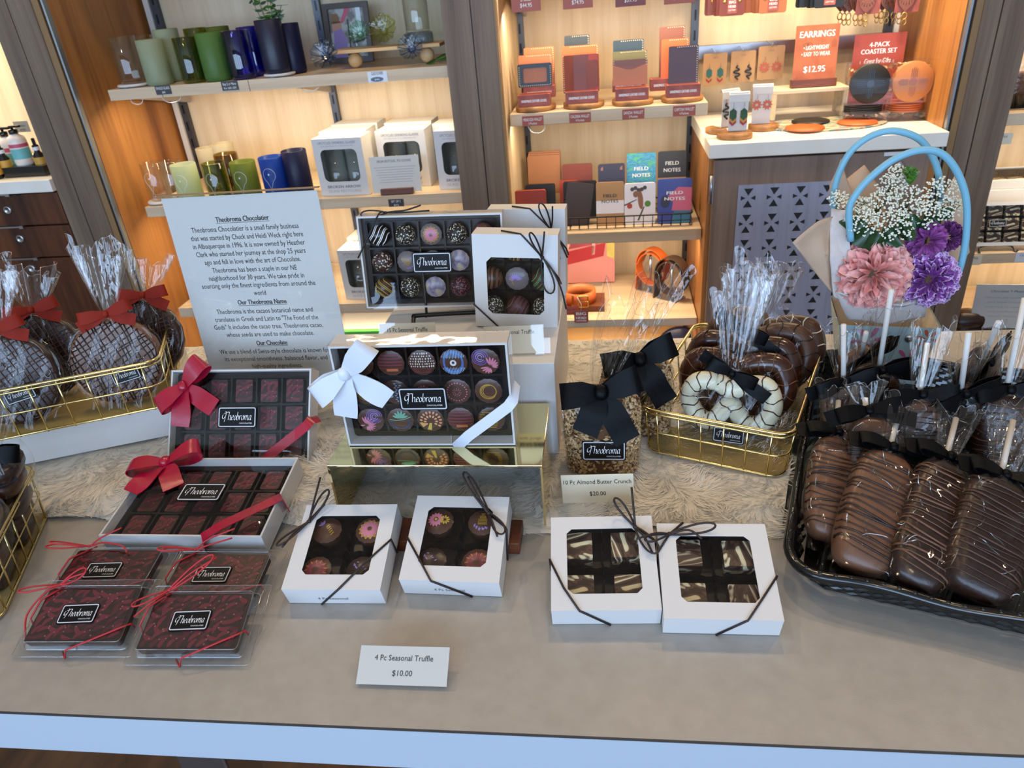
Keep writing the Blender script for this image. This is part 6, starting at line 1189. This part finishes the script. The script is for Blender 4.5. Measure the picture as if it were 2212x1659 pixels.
p = oy(1467, 752, 2.2); b = MB(); b.T = T(p) @ RX(84); b.lathe([(.0001, -.012), (.07, -.012), (.075, -.006), (.075, .004), (.07, .01), (.0001, .012)], 'frost_navy', 40); tag(b.obj('round_pouch'), 'round dark blue pouch standing on the lowest leather bay level', 'pouch')
b = MB(); b.T = T(0, 0, 0); b.box(-.26, .24, 2.08, 2.4, .0605, .2, 'wood_light_board'); tag(b.obj('low_crate'), 'light wooden crate on the bottom deck of the leather bay', 'crate')

# ---------------------------------------------------------------- earring counter and its cabinet
CY0 = 1.982
cb = thing('base_cabinet', 'brown wood cabinet with perforated metal door panel under the earring counter', 'cabinet', T(0, 0, 0)); b = MB(); b.box(.2555, .272, CY0 + .02, 2.45, 0, .845, 'wood_walnut'); b.box(.272, .827, CY0 + .025, 2.45, 0, .845, 'wood_walnut'); b.obj('carcass', cb)
b = MB(); b.box(.267, .80, CY0, CY0 + .02, .06, .838, 'wood_door'); dr = b.obj('door', cb, bev=.0015)
x0, x1, z1 = .333, .668, .771; pit = (x1 - x0) / 4.6; holes = []
def tri(cx, cy, a, s_, k): q = [(0, 0), (-s_ * k, s_), (s_ * k, s_)]; return [(cx + math.cos(a) * x - math.sin(a) * (y + .006), cy + math.sin(a) * x + math.cos(a) * (y + .006)) for x, y in q]
for i in range(5):
    for j in range(9):
        cx, cy = x0 + .027 + .0665 * i, z1 - .035 - .0705 * j
        if cx < x1 - .02:
            for a, s_, k in ((0, .0195, .62), (math.pi, .0195, .62), (math.pi / 2, .013, .5), (-math.pi / 2, .013, .5)): holes.append(tri(cx, cy, a, s_, k))
b = MB(); b.fill([(x0, .12), (x1, .12), (x1, z1), (x0, z1)], holes, 0, .0022, 'panel_metal')
for v in range(len(b.v)): x, y, z = b.v[v]; b.v[v] = (x, CY0 - .0005 - z, y)
b.obj('perforated_panel', dr); b = MB(); b.box(x0 + .004, x1 - .004, CY0 - .0004, CY0, .125, z1 - .004, 'black_strip'); b.obj('panel_backing', dr)
p = oy(1942, 361, CY0); b = MB(); b.T = T(p.x, CY0, p.z) @ RX(90); b.lathe([(.0001, .004), (.008, .004), (.009, .0035), (.0135, .003), (.014, 0)], 'steel', 24); b.box(-.0015, .0015, -.005, .005, .004, .0045, 'black_metal'); b.obj('lock', dr)
b = MB(); b.box(.258, .268, CY0 - .004, CY0 + .006, .725, .80, 'steel'); b.tube([(.262, CY0 - .004, .725), (.262, CY0 - .004, .80)], .004, 'steel', 8); b.obj('hinge', cb)
b = MB(); b.box(.685, .735, CY0 - .006, CY0, .829, .838, 'white_plastic'); b.obj('door_pull', dr)
tag(MB().box(.2515, .828, CY0 - .012, 2.449, .8455, SCN, 'countertop').obj('countertop', bev=.002), 'cream countertop carrying earrings and coasters', 'countertop')
# slat rail with hanging goods
zr = oy(1825, 92, 2.44).z; rl = thing('slat_rail', 'horizontal aluminium rail behind the earring cards', 'rail', T(0, 0, 0)); b = MB(); b.box(.262, .81, 2.44, 2.4685, zr - .018, zr + .018, 'steel'); b.obj('rail_bar', rl)
zr2 = 1.262; rl2 = thing('slat_rail', 'upper aluminium rail holding leather key fobs at the photo top', 'rail', T(0, 0, 0)); b = MB(); b.box(.262, .81, 2.44, 2.4685, zr2 - .018, zr2 + .018, 'steel'); b.obj('rail_bar', rl2)
mat('ear_teal', '#2a5f58', .45); mat('ear_gold', '#c08a30', .45); mat('ear_red', '#9c3038', .45); mat('ear_black', '#1b1c20', .4); mat('ear_terra', '#b55c40', .5)
def arrow_ear(b, x, y, z, s_=1, teal='ear_teal'):
    for m, o, zz in (('ear_red', -.010, 0), ('ear_gold', -.005, .0008), (teal, 0, .0016)):
        P = [(0, .012), (.0065, .007), (.0065, -.005), (0, -.011), (-.0065, -.005), (-.0065, .007)]; b.prism([(x + a * s_, y + (c + o) * s_) for a, c in P[::-1]][::-1], z + zz, z + zz + .0008, m)
    b.tube([(x, y + .012 * s_, z + .001), (x + .001, y + .018 * s_, z + .002), (x, y + .022 * s_, z)], .0004, 'brass', 4)
def snake_ear(b, x, y, z, s_=1): b.tube(bez([(x + a * s_, y + c * s_, z + .001) for a, c in ((.002, .014), (-.002, .009), (.003, .006), (.006, .002), (-.006, -.001), (-.007, -.005), (.007, -.008), (.006, -.013), (-.004, -.015), (.002, -.021), (.004, -.024))], 5), .0021 * s_, 'ear_black', 6); b.tube([(x, y + .014 * s_, z + .001), (x, y + .022 * s_, z)], .0004, 'brass', 4)
def star_ear(b, x, y, z, s_=1, m='ear_terra'):
    P = [((.0115 if k % 2 == 0 else .0075) * math.cos(TAU * k / 20) * s_, (.0115 if k % 2 == 0 else .0075) * math.sin(TAU * k / 20) * s_) for k in range(20)]; H = [(.003 * s_ * math.cos(TAU * k / 20), .003 * s_ * math.sin(TAU * k / 20)) for k in range(20)]
    b.ring([(x + p_[0], y + p_[1]) for p_ in P], [(x + p_[0], y + p_[1]) for p_ in H], z, z + .001, m); b.tube([(x, y + .011 * s_, z + .001), (x + .001, y + .017 * s_, z + .002), (x, y + .02 * s_, z)], .0004, 'brass', 4)
for k, (pxl, pxr, pyt, pyb, fn, lb) in enumerate(((1517, 1567, 115, 186, arrow_ear, 'green arrow earrings'), (1576, 1628, 110, 179, snake_ear, 'black snake earrings'), (1634, 1689, 99, 173, star_ear, 'terracotta star earrings'))):
    y = 2.36; a, c, tp = oy(pxl, pyb, y), oy(pxr, pyb, y), oy((pxl + pxr) / 2, pyt, y); w, h = c.x - a.x, tp.z - a.z; xm = (a.x + c.x) / 2
    for q in range(4):
        t = thing('earring_card', 'kraft card of %s hanging on its hook, %s' % (lb, ('front of the stack', 'second in the stack', 'third in the stack', 'last in the stack')[q]), 'earrings', stand(Vector((xm + .0012 * q, y + .011 * q, a.z - .0015 * q)), -2 + q, -1)); b = MB(); card_plate(b, -w / 2, w / 2, 0, h, 0, .0009, 'kraft_card', .005); b.box(-.007, .007, h * .84, h * .9, .0009, .0011, 'nb_kraft'); b.obj('card', t)
        if q == 0:
            for s_ in (-1, 1): b = MB(); fn(b, s_ * w * .235, h * .38, .0014, {arrow_ear: 1.25, star_ear: 1.4}.get(fn, 1.05)); b.obj('earring', t)
    hk = thing('display_hook', 'clear plastic hook on the rail holding the card of ' + lb, 'hook', T(xm, 2.36, a.z + h)); b = MB(); b.box(-.012, .012, -.012, -.009, -.004, .02, 'acrylic'); b.obj('tag_plate', hk); b = MB(); b.tube([(0, .085, .006), (0, -.008, .0), (0, -.012, .008)], .0016, 'steel', 6); b.obj('arm', hk)
# hanging key fobs
def fob_bundle(px, y, pyb, m, m2, label, n, w, keyring=False):
    p = oy(px, pyb, y)
    for q in range(n):
        t = thing('leather_fob' if not keyring else 'leather_keyring', label % ('frontmost' if q == 0 else 'hanging behind, layer %s from the front' % ('two', 'three', 'four', 'five', 'six', 'seven')[q - 1]), 'key fob', stand(Vector((p.x - .008 * q + .002 * (q % 3), y + .022 * q, p.z + .001 * (q % 2))), -8 + 5 * (q % 3), -2 + 2 * (q % 2))); h = 1.255 - p.z
        b = MB()
        if keyring:
            P = [(0, .014), (w * .28, .03), (w * .5, .07), (w * .42, h), (-w * .42, h), (-w * .5, .07), (-w * .28, .03)]; b.prism(P, 0, .003, m)
            for k in range(9): a_ = math.pi * (.05 + .9 * k / 8); b.tube([(.3 * w * math.cos(a_), .06 - .02 * math.sin(a_), .0032), (.36 * w * math.cos(a_), .052 - .022 * math.sin(a_), .0032)], .0006, m2, 4)
        else: card_plate(b, -w / 2, w / 2, 0, h, 0, .004, m, .006); b.ball((-w * .3, .035, .004), .004, .004, .0016, 'brass', 10, 6); b.ball((w * .3, .035, .004), .004, .004, .0016, 'brass', 10, 6)
        b.obj('leather', t)
        if keyring:
            b = MB(); b.tube([(.0, .012 + .008 * math.cos(TAU * k / 14) - .012, .0015 + .0 * k) if 0 else (.006 * math.sin(TAU * k / 14), .004 + .009 * math.cos(TAU * k / 14), .003 * math.cos(q + k * .0)) for k in range(14)], .0016, 'brass', 6, True); b.tube([(.002 + .005 * math.sin(TAU * k / 12), -.01 + .007 * math.cos(TAU * k / 12), .003) for k in range(12)], .0013, 'brass', 6, True); b.obj('ring_clasp', t)
            if q == 0: b = MB(); card_plate(b, -w * .45, w * .6, .012, h, -.006, -.004, 'card_red', .002); b.obj('backing_card', t)
        elif q == 0:
            b = MB(); card_plate(b, -w * .18, w * .2, .006, h, .004, .005, 'card_red', .002); zt = .0052
            b.text('BIG', w * .01, .03, zt, .01, 'white_ink', w=w * .26, bold=.0006); b.text('HEAD', w * .01, .02, zt, .009, 'white_ink', w=w * .28, bold=.0006); b.text('LEATHER', w * .01, .012, zt, .006, 'white_ink', w=w * .28); b.obj('paper_band', t)
fob_bundle(1580, 2.27, 34, 'lea_maroon', 'stitch', 'maroon leather fob over the green earrings, %s', 5, .066); fob_bundle(1668, 2.27, 28, 'lea_tan', 'stitch', 'tan leather fob above the terracotta earrings, %s', 5, .07); fob_bundle(1790, 2.27, 16, 'lea_black', 'stitch', 'black leather fob between the tan fobs and keyrings, %s', 5, .075)
fob_bundle(1868, 2.26, 42, 'lea_brown', 'lea_plum', 'brown teardrop keyring beside the black fobs, %s', 6, .056, True); fob_bundle(1952, 2.26, 38, 'lea_brown', 'lea_plum', 'brown teardrop keyring nearest the walnut panel, %s', 6, .056, True)
# counter goods
mat('mat_base', '#7f9a94', .8); ramp_tex('woven_mat', 'cells', 60, ((0, '#8fb0a6'), (.25, '#c9b184'), (.5, '#5f7f86'), (.68, '#a85a52'), (.78, '#3a3f44'), (.9, '#9db39a')), .8, bump=.4, interp='CONSTANT', vec=(1, 3.2, 1))
p = at(1783, 283, 2.13, SCN); b = MB(); b.lathe([(.0001, .0005), (.158, .0005), (.16, .003), (.156, .0045), (.0001, .0045)], 'woven_mat', 60); o = b.obj('woven_mat', M=T(p.x, 2.15, SCN) @ SC(1, .62, 1)); tag(o, 'oval multicoloured woven mat under the coasters', 'mat')
for px, py, y, m, lb in ((1737, 287, 2.085, 'lea_orange', 'orange leather coaster lying on the mat edge, nearest the earring stands'), (1750, 269, 2.17, 'lea_black', 'black leather coaster lying flat on the woven mat'), (1850, 277, 2.12, 'lea_orange', 'orange leather coaster lying on the mat before the clear packs')):
    q = at(px, py, y, SCN); b = MB(); b.lathe([(.0001, 0), (.049, 0), (.05, .001), (.049, .004), (.0001, .004)], m, 36); tag(b.obj('leather_coaster', M=T(q.x, y, SCN + .005)), lb, 'coaster')
def zia(b, r_, z, m):
    b.prism(circ(r_ * .19, 20), z - .0006, z + .001, m)
    for k in range(4):
        a = TAU * k / 4
        for j, L in ((-1.5, .52), (-.5, .62), (.5, .62), (1.5, .52)):
            o = j * r_ * .085; P = [(r_ * .24, o - r_ * .014), (r_ * (.24 + L * .8), o - r_ * .014), (r_ * (.24 + L * .8), o + r_ * .014), (r_ * .24, o + r_ * .014)]; b.prism([(x * math.cos(a) - y * math.sin(a), x * math.sin(a) + y * math.cos(a)) for x, y in P], z - .0005, z + .0009, m)
mat('paper_shred', '#b09a72', .7)
mat('lea_black_deb', '#0e0e10', .3); mat('lea_orange_deb', '#a2582c', .4)
mat('lea_coaster', '#c47a44', .45, bump=(300, .15))
def coaster_pack(px, pyb, y, m, md, label, z=None, flat=False):
    q = oy(px, pyb, y); zz = SCN + .0055 if z is None else z; s_ = .112; t = thing('coaster_pack', label, 'coaster set', T(q.x, y, zz) @ RZ(-6)); hh = .101 if not flat else .046; dp = .055
    for k in range(4):
        b = MB()
        if flat: b.T = T(0, .02, .016 + .0055 * k)
        else: b.T = T(0, -dp / 2 + .004 + .005 * k, .0505) @ RX(84)
        b.lathe([(.0001, 0), (.048, 0), (.049, .001), (.049, .0035), (.048, .0045), (.0001, .0045)], m, 40)
        if k == 0 and not flat: zia(b, .049, .0046, md)
        b.obj('leather_coaster', t)
    b = MB(); e = s_ / 2
    b.box(-e, e, -dp / 2 - .003, dp / 2 + (.0 if not flat else .06), 0, hh, 'acrylic')
    for x, yv in ((-e, -dp / 2 - .003), (e, -dp / 2 - .003), (e, dp / 2), (-e, dp / 2)): b.tube([(x, yv, 0), (x, yv, hh)], .0006, 'glass_rim', 4)
    b.obj('clear_sleeve', t)
    b = MB(); rr = random.Random(px)
    for i in range(40): a, c = rr.uniform(-e + .012, e - .012), rr.uniform(-dp / 2 + .006, dp / 2 - .006); zc = rr.uniform(.003, .014) if flat else (rr.uniform(.02, hh - .01)); c = c if flat else dp / 2 - .008; b.T = T(a, c, zc) @ RZ(rr.uniform(0, 360)) @ RX(rr.uniform(-50, 50)); b.strip([(-.009, 0, 0), (0, 0, .003), (.009, 0, 0)], (0, 1, 0), .007, 'paper_shred')
    b.obj('paper_filling', t); return t
coaster_pack(1862, 262, 2.17, 'lea_black', 'lea_black_deb', 'clear pack of four black coasters lying flat under the upright black set', flat=True); coaster_pack(1950, 260, 2.16, 'lea_orange', 'lea_orange_deb', 'clear pack of four orange coasters lying flat under the upright tan set', flat=True)
coaster_pack(1869, 224, 2.165, 'lea_black', 'lea_black_deb', 'upright clear pack of black coasters with sun emblem', z=SCN + .0475); coaster_pack(1958, 224, 2.155, 'lea_coaster', 'lea_orange_deb', 'upright clear pack of tan coasters with sun emblem', z=SCN + .0475)
def easel_sign(M, label, w, h, lines, wood_=True, m='card_sign'):
    t = thing('display_sign', label, 'sign', M); b = MB(); b.box(-w / 2, w / 2, .004, h, 0, .0012, m)
    for s_, y_, ww, bd in lines: b.text(s_, 0, y_, .0014, h * ((.15 if bd > .001 else .1) if wood_ else .085), 'white_ink', w=ww, bold=bd)
    if wood_:
        b.ring([(x * .013 - w * .2, y_ * .006 + h * .68) for x, y_ in circ(1, 18)], [(x * .011 - w * .2, y_ * .0045 + h * .68) for x, y_ in circ(1, 18)], .0012, .0014, 'sign_art'); b.prism([(x * .004 - w * .2, y_ * .004 + h * .68) for x, y_ in circ(1, 12)], .0012, .0014, 'sign_art')
        for x, y_, k in ((.4, .62, 5), (-.4, .03, 4)):
            for j in range(k): b.box(x * w + .0028 * j - .006, x * w + .0028 * j - .0048, y_ * h, y_ * h + .022 - .003 * abs(j - 2), .0012, .0013, 'sign_art')
    b.obj('card', t)
    if wood_: b = MB(); b.box(-w / 2 - .003, w / 2 + .003, -.004, .016, -.012, .014, 'wood_board'); b.obj('wooden_block', t, bev=.001)
    return t
mat('card_sign', '#b8683f', .5, mix=('#a85a34', 25, .4, .65)); mat('sign_art', '#8a4a24', .5); mat('card_sign_red', '#a94a3a', .5)
rs = thing('pine_riser', 'pale pine frame riser under the earrings sign', 'riser', T((X(1748, 230, 2.22)), 2.22, SCN + .0055)); w = X(1827, 230, 2.22) - X(1666, 230, 2.22)
for nm, q in (('top_board', (-w / 2, w / 2, 0, .1, .068, .078)), ('side_board', (-w / 2, -w / 2 + .011, 0, .1, 0, .068)), ('side_board', (w / 2 - .011, w / 2, 0, .1, 0, .068))): MB().box(*q, 'wood_pine').obj(nm, rs, bev=.001)
pz = SCN + .0055 + .0785; sw = X(1803, 150, 2.255) - X(1711, 150, 2.255)
easel_sign(stand((X(1757, 170, 2.255), 2.255, pz + .004), -1, 5), 'rusty orange price sign for earrings in a dark wooden block', sw, .152, [('EARRINGS', .122, sw * .8, .0012), ('\u2022 LIGHTWEIGHT', .091, sw * .58, .0006), ('\u2022 EASY TO WEAR', .075, sw * .66, .0006), ('$12.95', .034, sw * .5, .0012)])
a, c = oy(1840, 150, 2.27), oy(1949, 150, 2.27)
easel_sign(stand((a.x / 2 + c.x / 2, 2.27, SCN + .001), -1, 3), 'red coaster set sign standing behind the clear coaster packs', c.x - a.x, oy(1895, 74, 2.27).z - SCN, [('4-PACK', .172, .052, .001), ('COASTER SET', .155, .092, .001), ('Great for Gifts', .131, .068, .0006)], False, 'card_sign_red')
for px, py, y, r_, lb in ((1587, 293, 2.045, .046, 'round wood base of the front green earring stand'), (1552, 276, 2.12, .034, 'round wood base of the snake earring stand, cut by the front one'), (1648, 275, 2.13, .04, 'round wood base of the terracotta earring stand')): slice_(px, py, y, SCN, r_, lb, .014)
def ear_stand(px, py, y, h, fn, label, yaw):
    q = at(px, py, y, SCN + .0145); t = thing('earring_stand', label, 'earring stand', stand(q, yaw, 0)); b = MB(); w = .048
    b.box(-w / 2, w / 2, 0, h, -.0015, 0, 'white_card'); b.grid(lambda u, v: (-w / 2 - .002 + (w + .004) * u, h - .006 + .008 * math.sin(math.pi * (1.15 * v - .1)), .004 - .02 * v), 2, 8, 'white_card'); b.box(-w / 2 - .002, w / 2 + .002, h - .022, h - .004, .003, .0045, 'white_card'); b.box(-w / 2, w / 2, 0, .0015, -.04, 0, 'white_card'); b.obj('holder', t)
    for s_ in (-1, 1): b = MB(); fn(b, s_ * .0135, h * .5, .002); b.obj('earring', t)
ear_stand(1592, 288, 2.05, .096, lambda b, x, y, z: arrow_ear(b, x, y - .006, z, 1.35, 'leaf_dark'), 'white stand with green and gold arrow earrings, in front on the counter', -3); ear_stand(1575, 272, 2.115, .095, lambda b, x, y, z: snake_ear(b, x, y, z, 1.1), 'white stand with black snake earrings, mostly hidden', 22); ear_stand(1642, 270, 2.13, .1, lambda b, x, y, z: star_ear(b, x, y, z, 1.25, 'ear_terra'), 'white stand with terracotta star earrings', -4)

# ---------------------------------------------------------------- drawer cabinet beyond the first pillar
dc = thing('drawer_cabinet', 'dark walnut drawer cabinet beyond the first pillar', 'cabinet', T(0, 0, 0)); b = MB(); b.box(-2.9, -1.655, 2.02, 2.45, .02, .845, 'wood_drawer'); b.obj('carcass', dc)
for z0, z1, lk in ((.642, .743, (44, 516)), (.745, .843, (17, 454)), (.25, .640, (69, 580))):
    b = MB(); b.box(-2.45, -1.656, 2.0, 2.02, z0, z1 - .003, 'wood_drawer'); d_ = b.obj('drawer', dc, bev=.001); q = oy(*lk, 2.0); b = MB(); b.T = T(q.x, 2.0, q.z) @ RX(90); b.lathe([(.0001, .003), (.007, .003), (.0075, .004), (.0125, .0035), (.013, 0)], 'steel', 22); b.obj('lock', d_)
    xr = {.745: X(26, 424, 2), .642: X(54, 489, 2), .25: X(83, 553, 2)}[z0]; b = MB(); b.box(xr - .12, xr - .012, 1.992, 2.004, z1 - .003, z1 + .0015, 'steel'); b.box(xr - .014, xr, 1.99, 2.004, z1 - .006, z1 + .003, 'steel'); b.obj('edge_pull', d_)
tag(MB().box(-2.9, -1.653, 1.985, 2.449, .8455, .882, 'countertop').obj('countertop', bev=.002), 'cream countertop over the dark drawers, holding bottles', 'countertop')
mat('lotion', '#e4d8cc', .35); mat('label_teal', '#6ab0b0', .5); mat('label_rose', '#c0506a', .5); mat('amber_dark', '#1e120c', .2); mat('label_amber', '#d09a3a', .5); 
def lotion(px, py, y, h, r_, label, zs=.882):
    q = at(px, py, y, zs); t = thing('lotion_bottle', label, 'bottle', T(q.x, y, zs)); b = MB(); b.lathe([(.0001, 0), (r_ * .92, 0), (r_, .006), (r_, h * .62), (r_ * .9, h * .72), (r_ * .45, h * .78), (r_ * .4, h * .8)], 'lotion', 28); b.obj('bottle_body', t); b = MB(); b.lathe([(r_ * 1.005, h * .18), (r_ * 1.008, h * .44)], 'label_teal', 28); b.lathe([(r_ * 1.006, h * .47), (r_ * 1.009, h * .56)], 'label_rose', 28); b.obj('bottle_label', t)
    b = MB(); b.lathe([(.0001, h * .8), (r_ * .5, h * .8), (r_ * .5, h * .9), (.004, h * .91), (.004, h * .96), (.0001, h * .96)], 'black_gloss', 16); b.box(-.006, .026, -.006, .006, h * .95, h, 'black_gloss'); b.obj('pump', t)
tag(MB().box(-.07, .07, -.03, .03, 0, .03, 'black_gloss').obj('black_riser', M=T(X(66, 365, 2.07), 2.07, .8822), bev=.001), 'small black block under the front lotion bottle', 'riser')
lotion(55, 352, 2.07, .115, .026, 'white lotion bottle with teal label, in front on the black block', .9125); lotion(30, 345, 2.13, .135, .024, 'white lotion bottle behind the one on the black block')
for px, py, y, lb in ((20, 372, 2.06, 'amber dropper bottle with golden label, in front of the lotion'), (94, 362, 2.08, 'amber dropper bottle with golden label, partly behind the pillar'), (-2, 384, 2.04, 'dark dropper bottle cut off by the photo edge')):
    q = at(px, py, y, .882); t = thing('dropper_bottle', lb, 'bottle', T(q.x, y, .8823)); b = MB(); b.lathe([(.0001, 0), (.015, 0), (.016, .004), (.016, .055), (.008, .066), (.008, .07)], 'amber_dark', 22); b.obj('bottle_body', t); b = MB(); b.lathe([(.0163, .012), (.0163, .05)], 'label_amber', 22); b.obj('bottle_label', t); b = MB(); b.lathe([(.0001, .07), (.0095, .07), (.0095, .084), (.005, .086), (.005, .104), (.0001, .106)], 'black_gloss', 16); b.lathe([(.0098, .07), (.0098, .08)], 'white_plastic', 16); b.obj('dropper_cap', t)
price_card(stand(oy(52, 286, 2.2), -4, 0), 'small grey card standing behind the lotion bottles', [('Lip Balm', .018, .03), ('$5.00', .006, .02)], .055, .034, paper='label_grey', clear=False)

# ---------------------------------------------------------------- chocolate bay beyond the last pillar
shelf(.97, 2.1, .529, .03, 'chocolate bay shelf carrying the marbled chocolate box', ((2099, 562, .05, .028, 'paper_cream', 'ink_grey', (('Layer Mints', .1, .6),)), (2214, 555, .05, .028, 'label_white', 'ink_grey', (('Caramels', .1, .6),)))); shelf(.97, 2.1, .272, .03, 'lowest chocolate bay shelf with the printed notice', ()); shelf(.97, 2.1, .9, .03, 'upper chocolate bay shelf with the small black tray', ((2163, 300, .05, .028, 'paper_cream', 'ink_grey', (('Toffee', .1, .5),)),)); shelf(.97, 2.1, 1.33, .03, 'topmost chocolate bay shelf out of the photo', ())
MX = stand(at(2165, 503, 2.10, .5345), -2, 22)
tx, cp = windowbox(MX, 'white box of marbled squares on a black easel in the chocolate bay', .18, .12, .024, (-.082, .082, .01, .11, .003), nx=4, ny=3, name='chocolate_box')
for j in range(3):
    for i in range(4): put(MB().prism(rrect(.036, .032, .001, 2), 0, .014, 'swirl'), MX @ T(*cp[j][i], .0026) @ RZ(180 * ((i + j) % 2)), 'marbled_square', 'marbled square in the chocolate bay box, %s of the %s row' % (NTH[i], ROW[j]), 'chocolate', 'marbled squares in the chocolate bay box')
b = MB(); b.sticker(.044, .02, -.018, .062, .026); b.obj('maker_label', tx)
ez = thing('easel', 'black wire easel under the marbled chocolate box in the far bay', 'easel', T(at(2160, 515, 2.07, .5295))); b = MB(); b.tube(bez([(-.05, -.004, .001), (-.045, -.006, .0), (-.036, .012, .012), (.036, .012, .012), (.045, -.006, 0), (.052, -.004, .004)], 6), .0022, 'black_metal', 6); b.obj('front_bar', ez); b = MB(); b.tube([(0, .012, .012), (0, .12, .08), (0, .15, .002)], .002, 'black_metal', 6); b.obj('back_leg', ez)
MY = T(X(2185, 425, 2.2), 2.22, .5295); tag(MB().box(-.13, .13, .0, .12, 0, .13, 'white_card').obj('carton', M=MY), 'white carton behind the easel box in the chocolate bay', 'box')
MZ = T(X(2190, 425, 2.2), 2.23, .6605); t2, cp = windowbox(MZ @ RX(8), 'wrapped box of marbled squares lying on the white carton', .2, .1, .024, (-.09, .09, .01, .09, .003), nx=4, ny=2, name='chocolate_box')
for i in range(4): put(MB().prism(rrect(.04, .036, .001, 2), 0, .014, 'swirl'), MZ @ RX(8) @ T(cp[1][i][0], cp[1][i][1], .0026), 'marbled_square', 'marbled square in the box lying on the white carton, %s along its front' % NTH[i], 'chocolate', 'marbled squares in the lying far box')
nc = thing('notice_sign', 'white printed notice about chocolate cornflake treats in the far bay', 'sign', stand(at(2188, 708, 2.0, .2735) + Vector((0, .085, 0)), -6, 8)); b = MB(); b.box(-.07, .09, .014, .145, 0, .001, 'paper'); b.text('Chocolate Y Maize', .012, .122, .0013, .009, 'ink_grey', w=.085, bold=.0004)
for s_, y_, ww in (('Chocolate and cornflakes', .104, .105), ('are a simple, crunchy', .09, .09), ('treat made by coating', .076, .095), ('crisp cornflakes in', .062, .08), ('melted chocolate', .048, .072)): b.text(s_, .01, y_, .0013, .0075, 'ink_light', w=ww)
b.obj('paper_sheet', nc); b = MB(); b.box(-.078, .1, 0, .013, -.012, .012, 'black_metal'); b.box(-.075, .095, .012, .148, .0012, .0024, 'acrylic'); b.obj('holder', nc)
for px, py, y, z, lb in ((2086, 690, 2.12, .2725, 'dark wrapped chocolate cluster half behind the last pillar'), (2195, 585, 2.25, .2725, 'dark wrapped chocolate behind the printed notice')):
    q = at(px, py, y, z); t = thing('wrapped_chocolate', lb, 'chocolate', T(q.x, y, z)); b = MB(); b.ball((0, 0, .03), .05, .04, .03, 'choc_dark', 20, 10, .8, lambda p_: 1 + .12 * noise.noise(p_ * 3)); b.obj('chocolate', t); b = MB(); b.grid(lambda u, v: (.054 * (1 - .6 * v * v) * math.cos(TAU * u) * (1 + .06 * math.sin(9 * TAU * u)), .044 * (1 - .6 * v * v) * math.sin(TAU * u), .001 + .075 * v), 36, 8, 'cellophane_body', True, False); b.obj('cellophane', t)
q = at(2200, 285, 2.12, .9); t = thing('woven_tray', 'small black tray of wrapped chocolates on the upper far shelf', 'tray', T(q.x + .06, 2.2, .9005)); b = MB(); b.grid(lambda u, v: ((.12 + .012 * v) * sgn_pow(math.cos(TAU * u), .3), (.09 + .01 * v) * sgn_pow(math.sin(TAU * u), .3) + .0015 * math.sin(u * 600), .001 + .034 * v), 160, 5, 'black_gloss', True, False); b.box(-.115, .115, -.085, .085, .001, .003, 'black_gloss'); b.obj('tray_side', t)
for k in range(3): t = thing('wrapped_chocolate', 'milk chocolate slab in clear wrap, %s in the small black tray' % ('first', 'second', 'third')[k], 'chocolate', T(q.x - .01 + .07 * k, 2.17, .906)); MB().box(-.03, .03, -.01, .02, 0, .075, 'choc_milk').obj('chocolate', t, bev=.004); b = MB(); b.grid(lambda u, v: (.036 * math.cos(TAU * u) * (1 + .2 * math.sin(6 * TAU * u + v * 4)) * (1 - .3 * v), .02 * math.sin(TAU * u) + .005, .1 * v), 30, 8, 'cellophane', True, False); b.obj('cellophane', t)

# ---------------------------------------------------------------- things that repeat share a group
GROUPS = {'tumbler': 'tumblers on the top glassware shelf', 'drinking_glass': 'drinking glasses on the mug shelf', 'glass_gift_box': 'boxed glasses in the glassware bay', 'glass_flower': 'glass flowers by the picture frame', 'coaster_slab': 'pale stone slabs under the glassware', 'wallet': 'leather wallets on the wallet shelf', 'display_box': 'red leather goods boxes on the wallet shelf', 'wood_slice': 'bark-edged wood slices',
          'notebook': 'notebooks and journals on the notebook shelf', 'leather_fob': 'leather fobs hanging at the photo top', 'leather_keyring': 'teardrop keyrings hanging at the photo top', 'earring_card': 'earring cards hanging on the rail', 'display_hook': 'hooks on the aluminium rail', 'earring_stand': 'white earring stands on the counter', 'coaster_pack': 'clear coaster packs', 'leather_coaster': 'loose coasters on the woven mat', 'hanging_belt': 'belts looped on stands', 'belt_stand': 'steel belt stands',
          'chocolate_pop': 'wrapped chocolate pops in the black tray', 'pretzel_bag': 'bagged pretzels in the gold basket', 'wrapped_chocolate_disc': 'wrapped chocolate discs in the gold basket', 'bagged_chocolate_stack': 'stacked chocolate bags at the table end', 'crunch_bag': 'almond butter crunch bags', 'chocolate_bar_pack': 'clear packed chili bars', 'window_box': 'white window boxes of chocolates', 'price_card': 'price cards', 'wire_basket': 'gold wire baskets',
          'leaf': 'leaves in the pail bouquet', 'blossom_sprig': 'white blossom heads in the pail bouquet', 'carnation': 'carnations in the pail bouquet', 'wrapping_paper': 'kraft wraps round the bouquet', 'tissue_paper': 'white tissue round the bouquet', 'shelf': 'display bay shelves', 'shelf_upright': 'slotted metal uprights', 'light_cable': 'thin light cables under shelves', 'dropper_bottle': 'amber dropper bottles', 'lotion_bottle': 'white lotion bottles', 'wrapped_chocolate': 'wrapped chocolates in the far bay'}
for o in list(COL.objects):
    if o.parent is None and 'category' in o and 'group' not in o:
        g = GROUPS.get(o.name.split('.')[0])
        if g: o['group'] = g
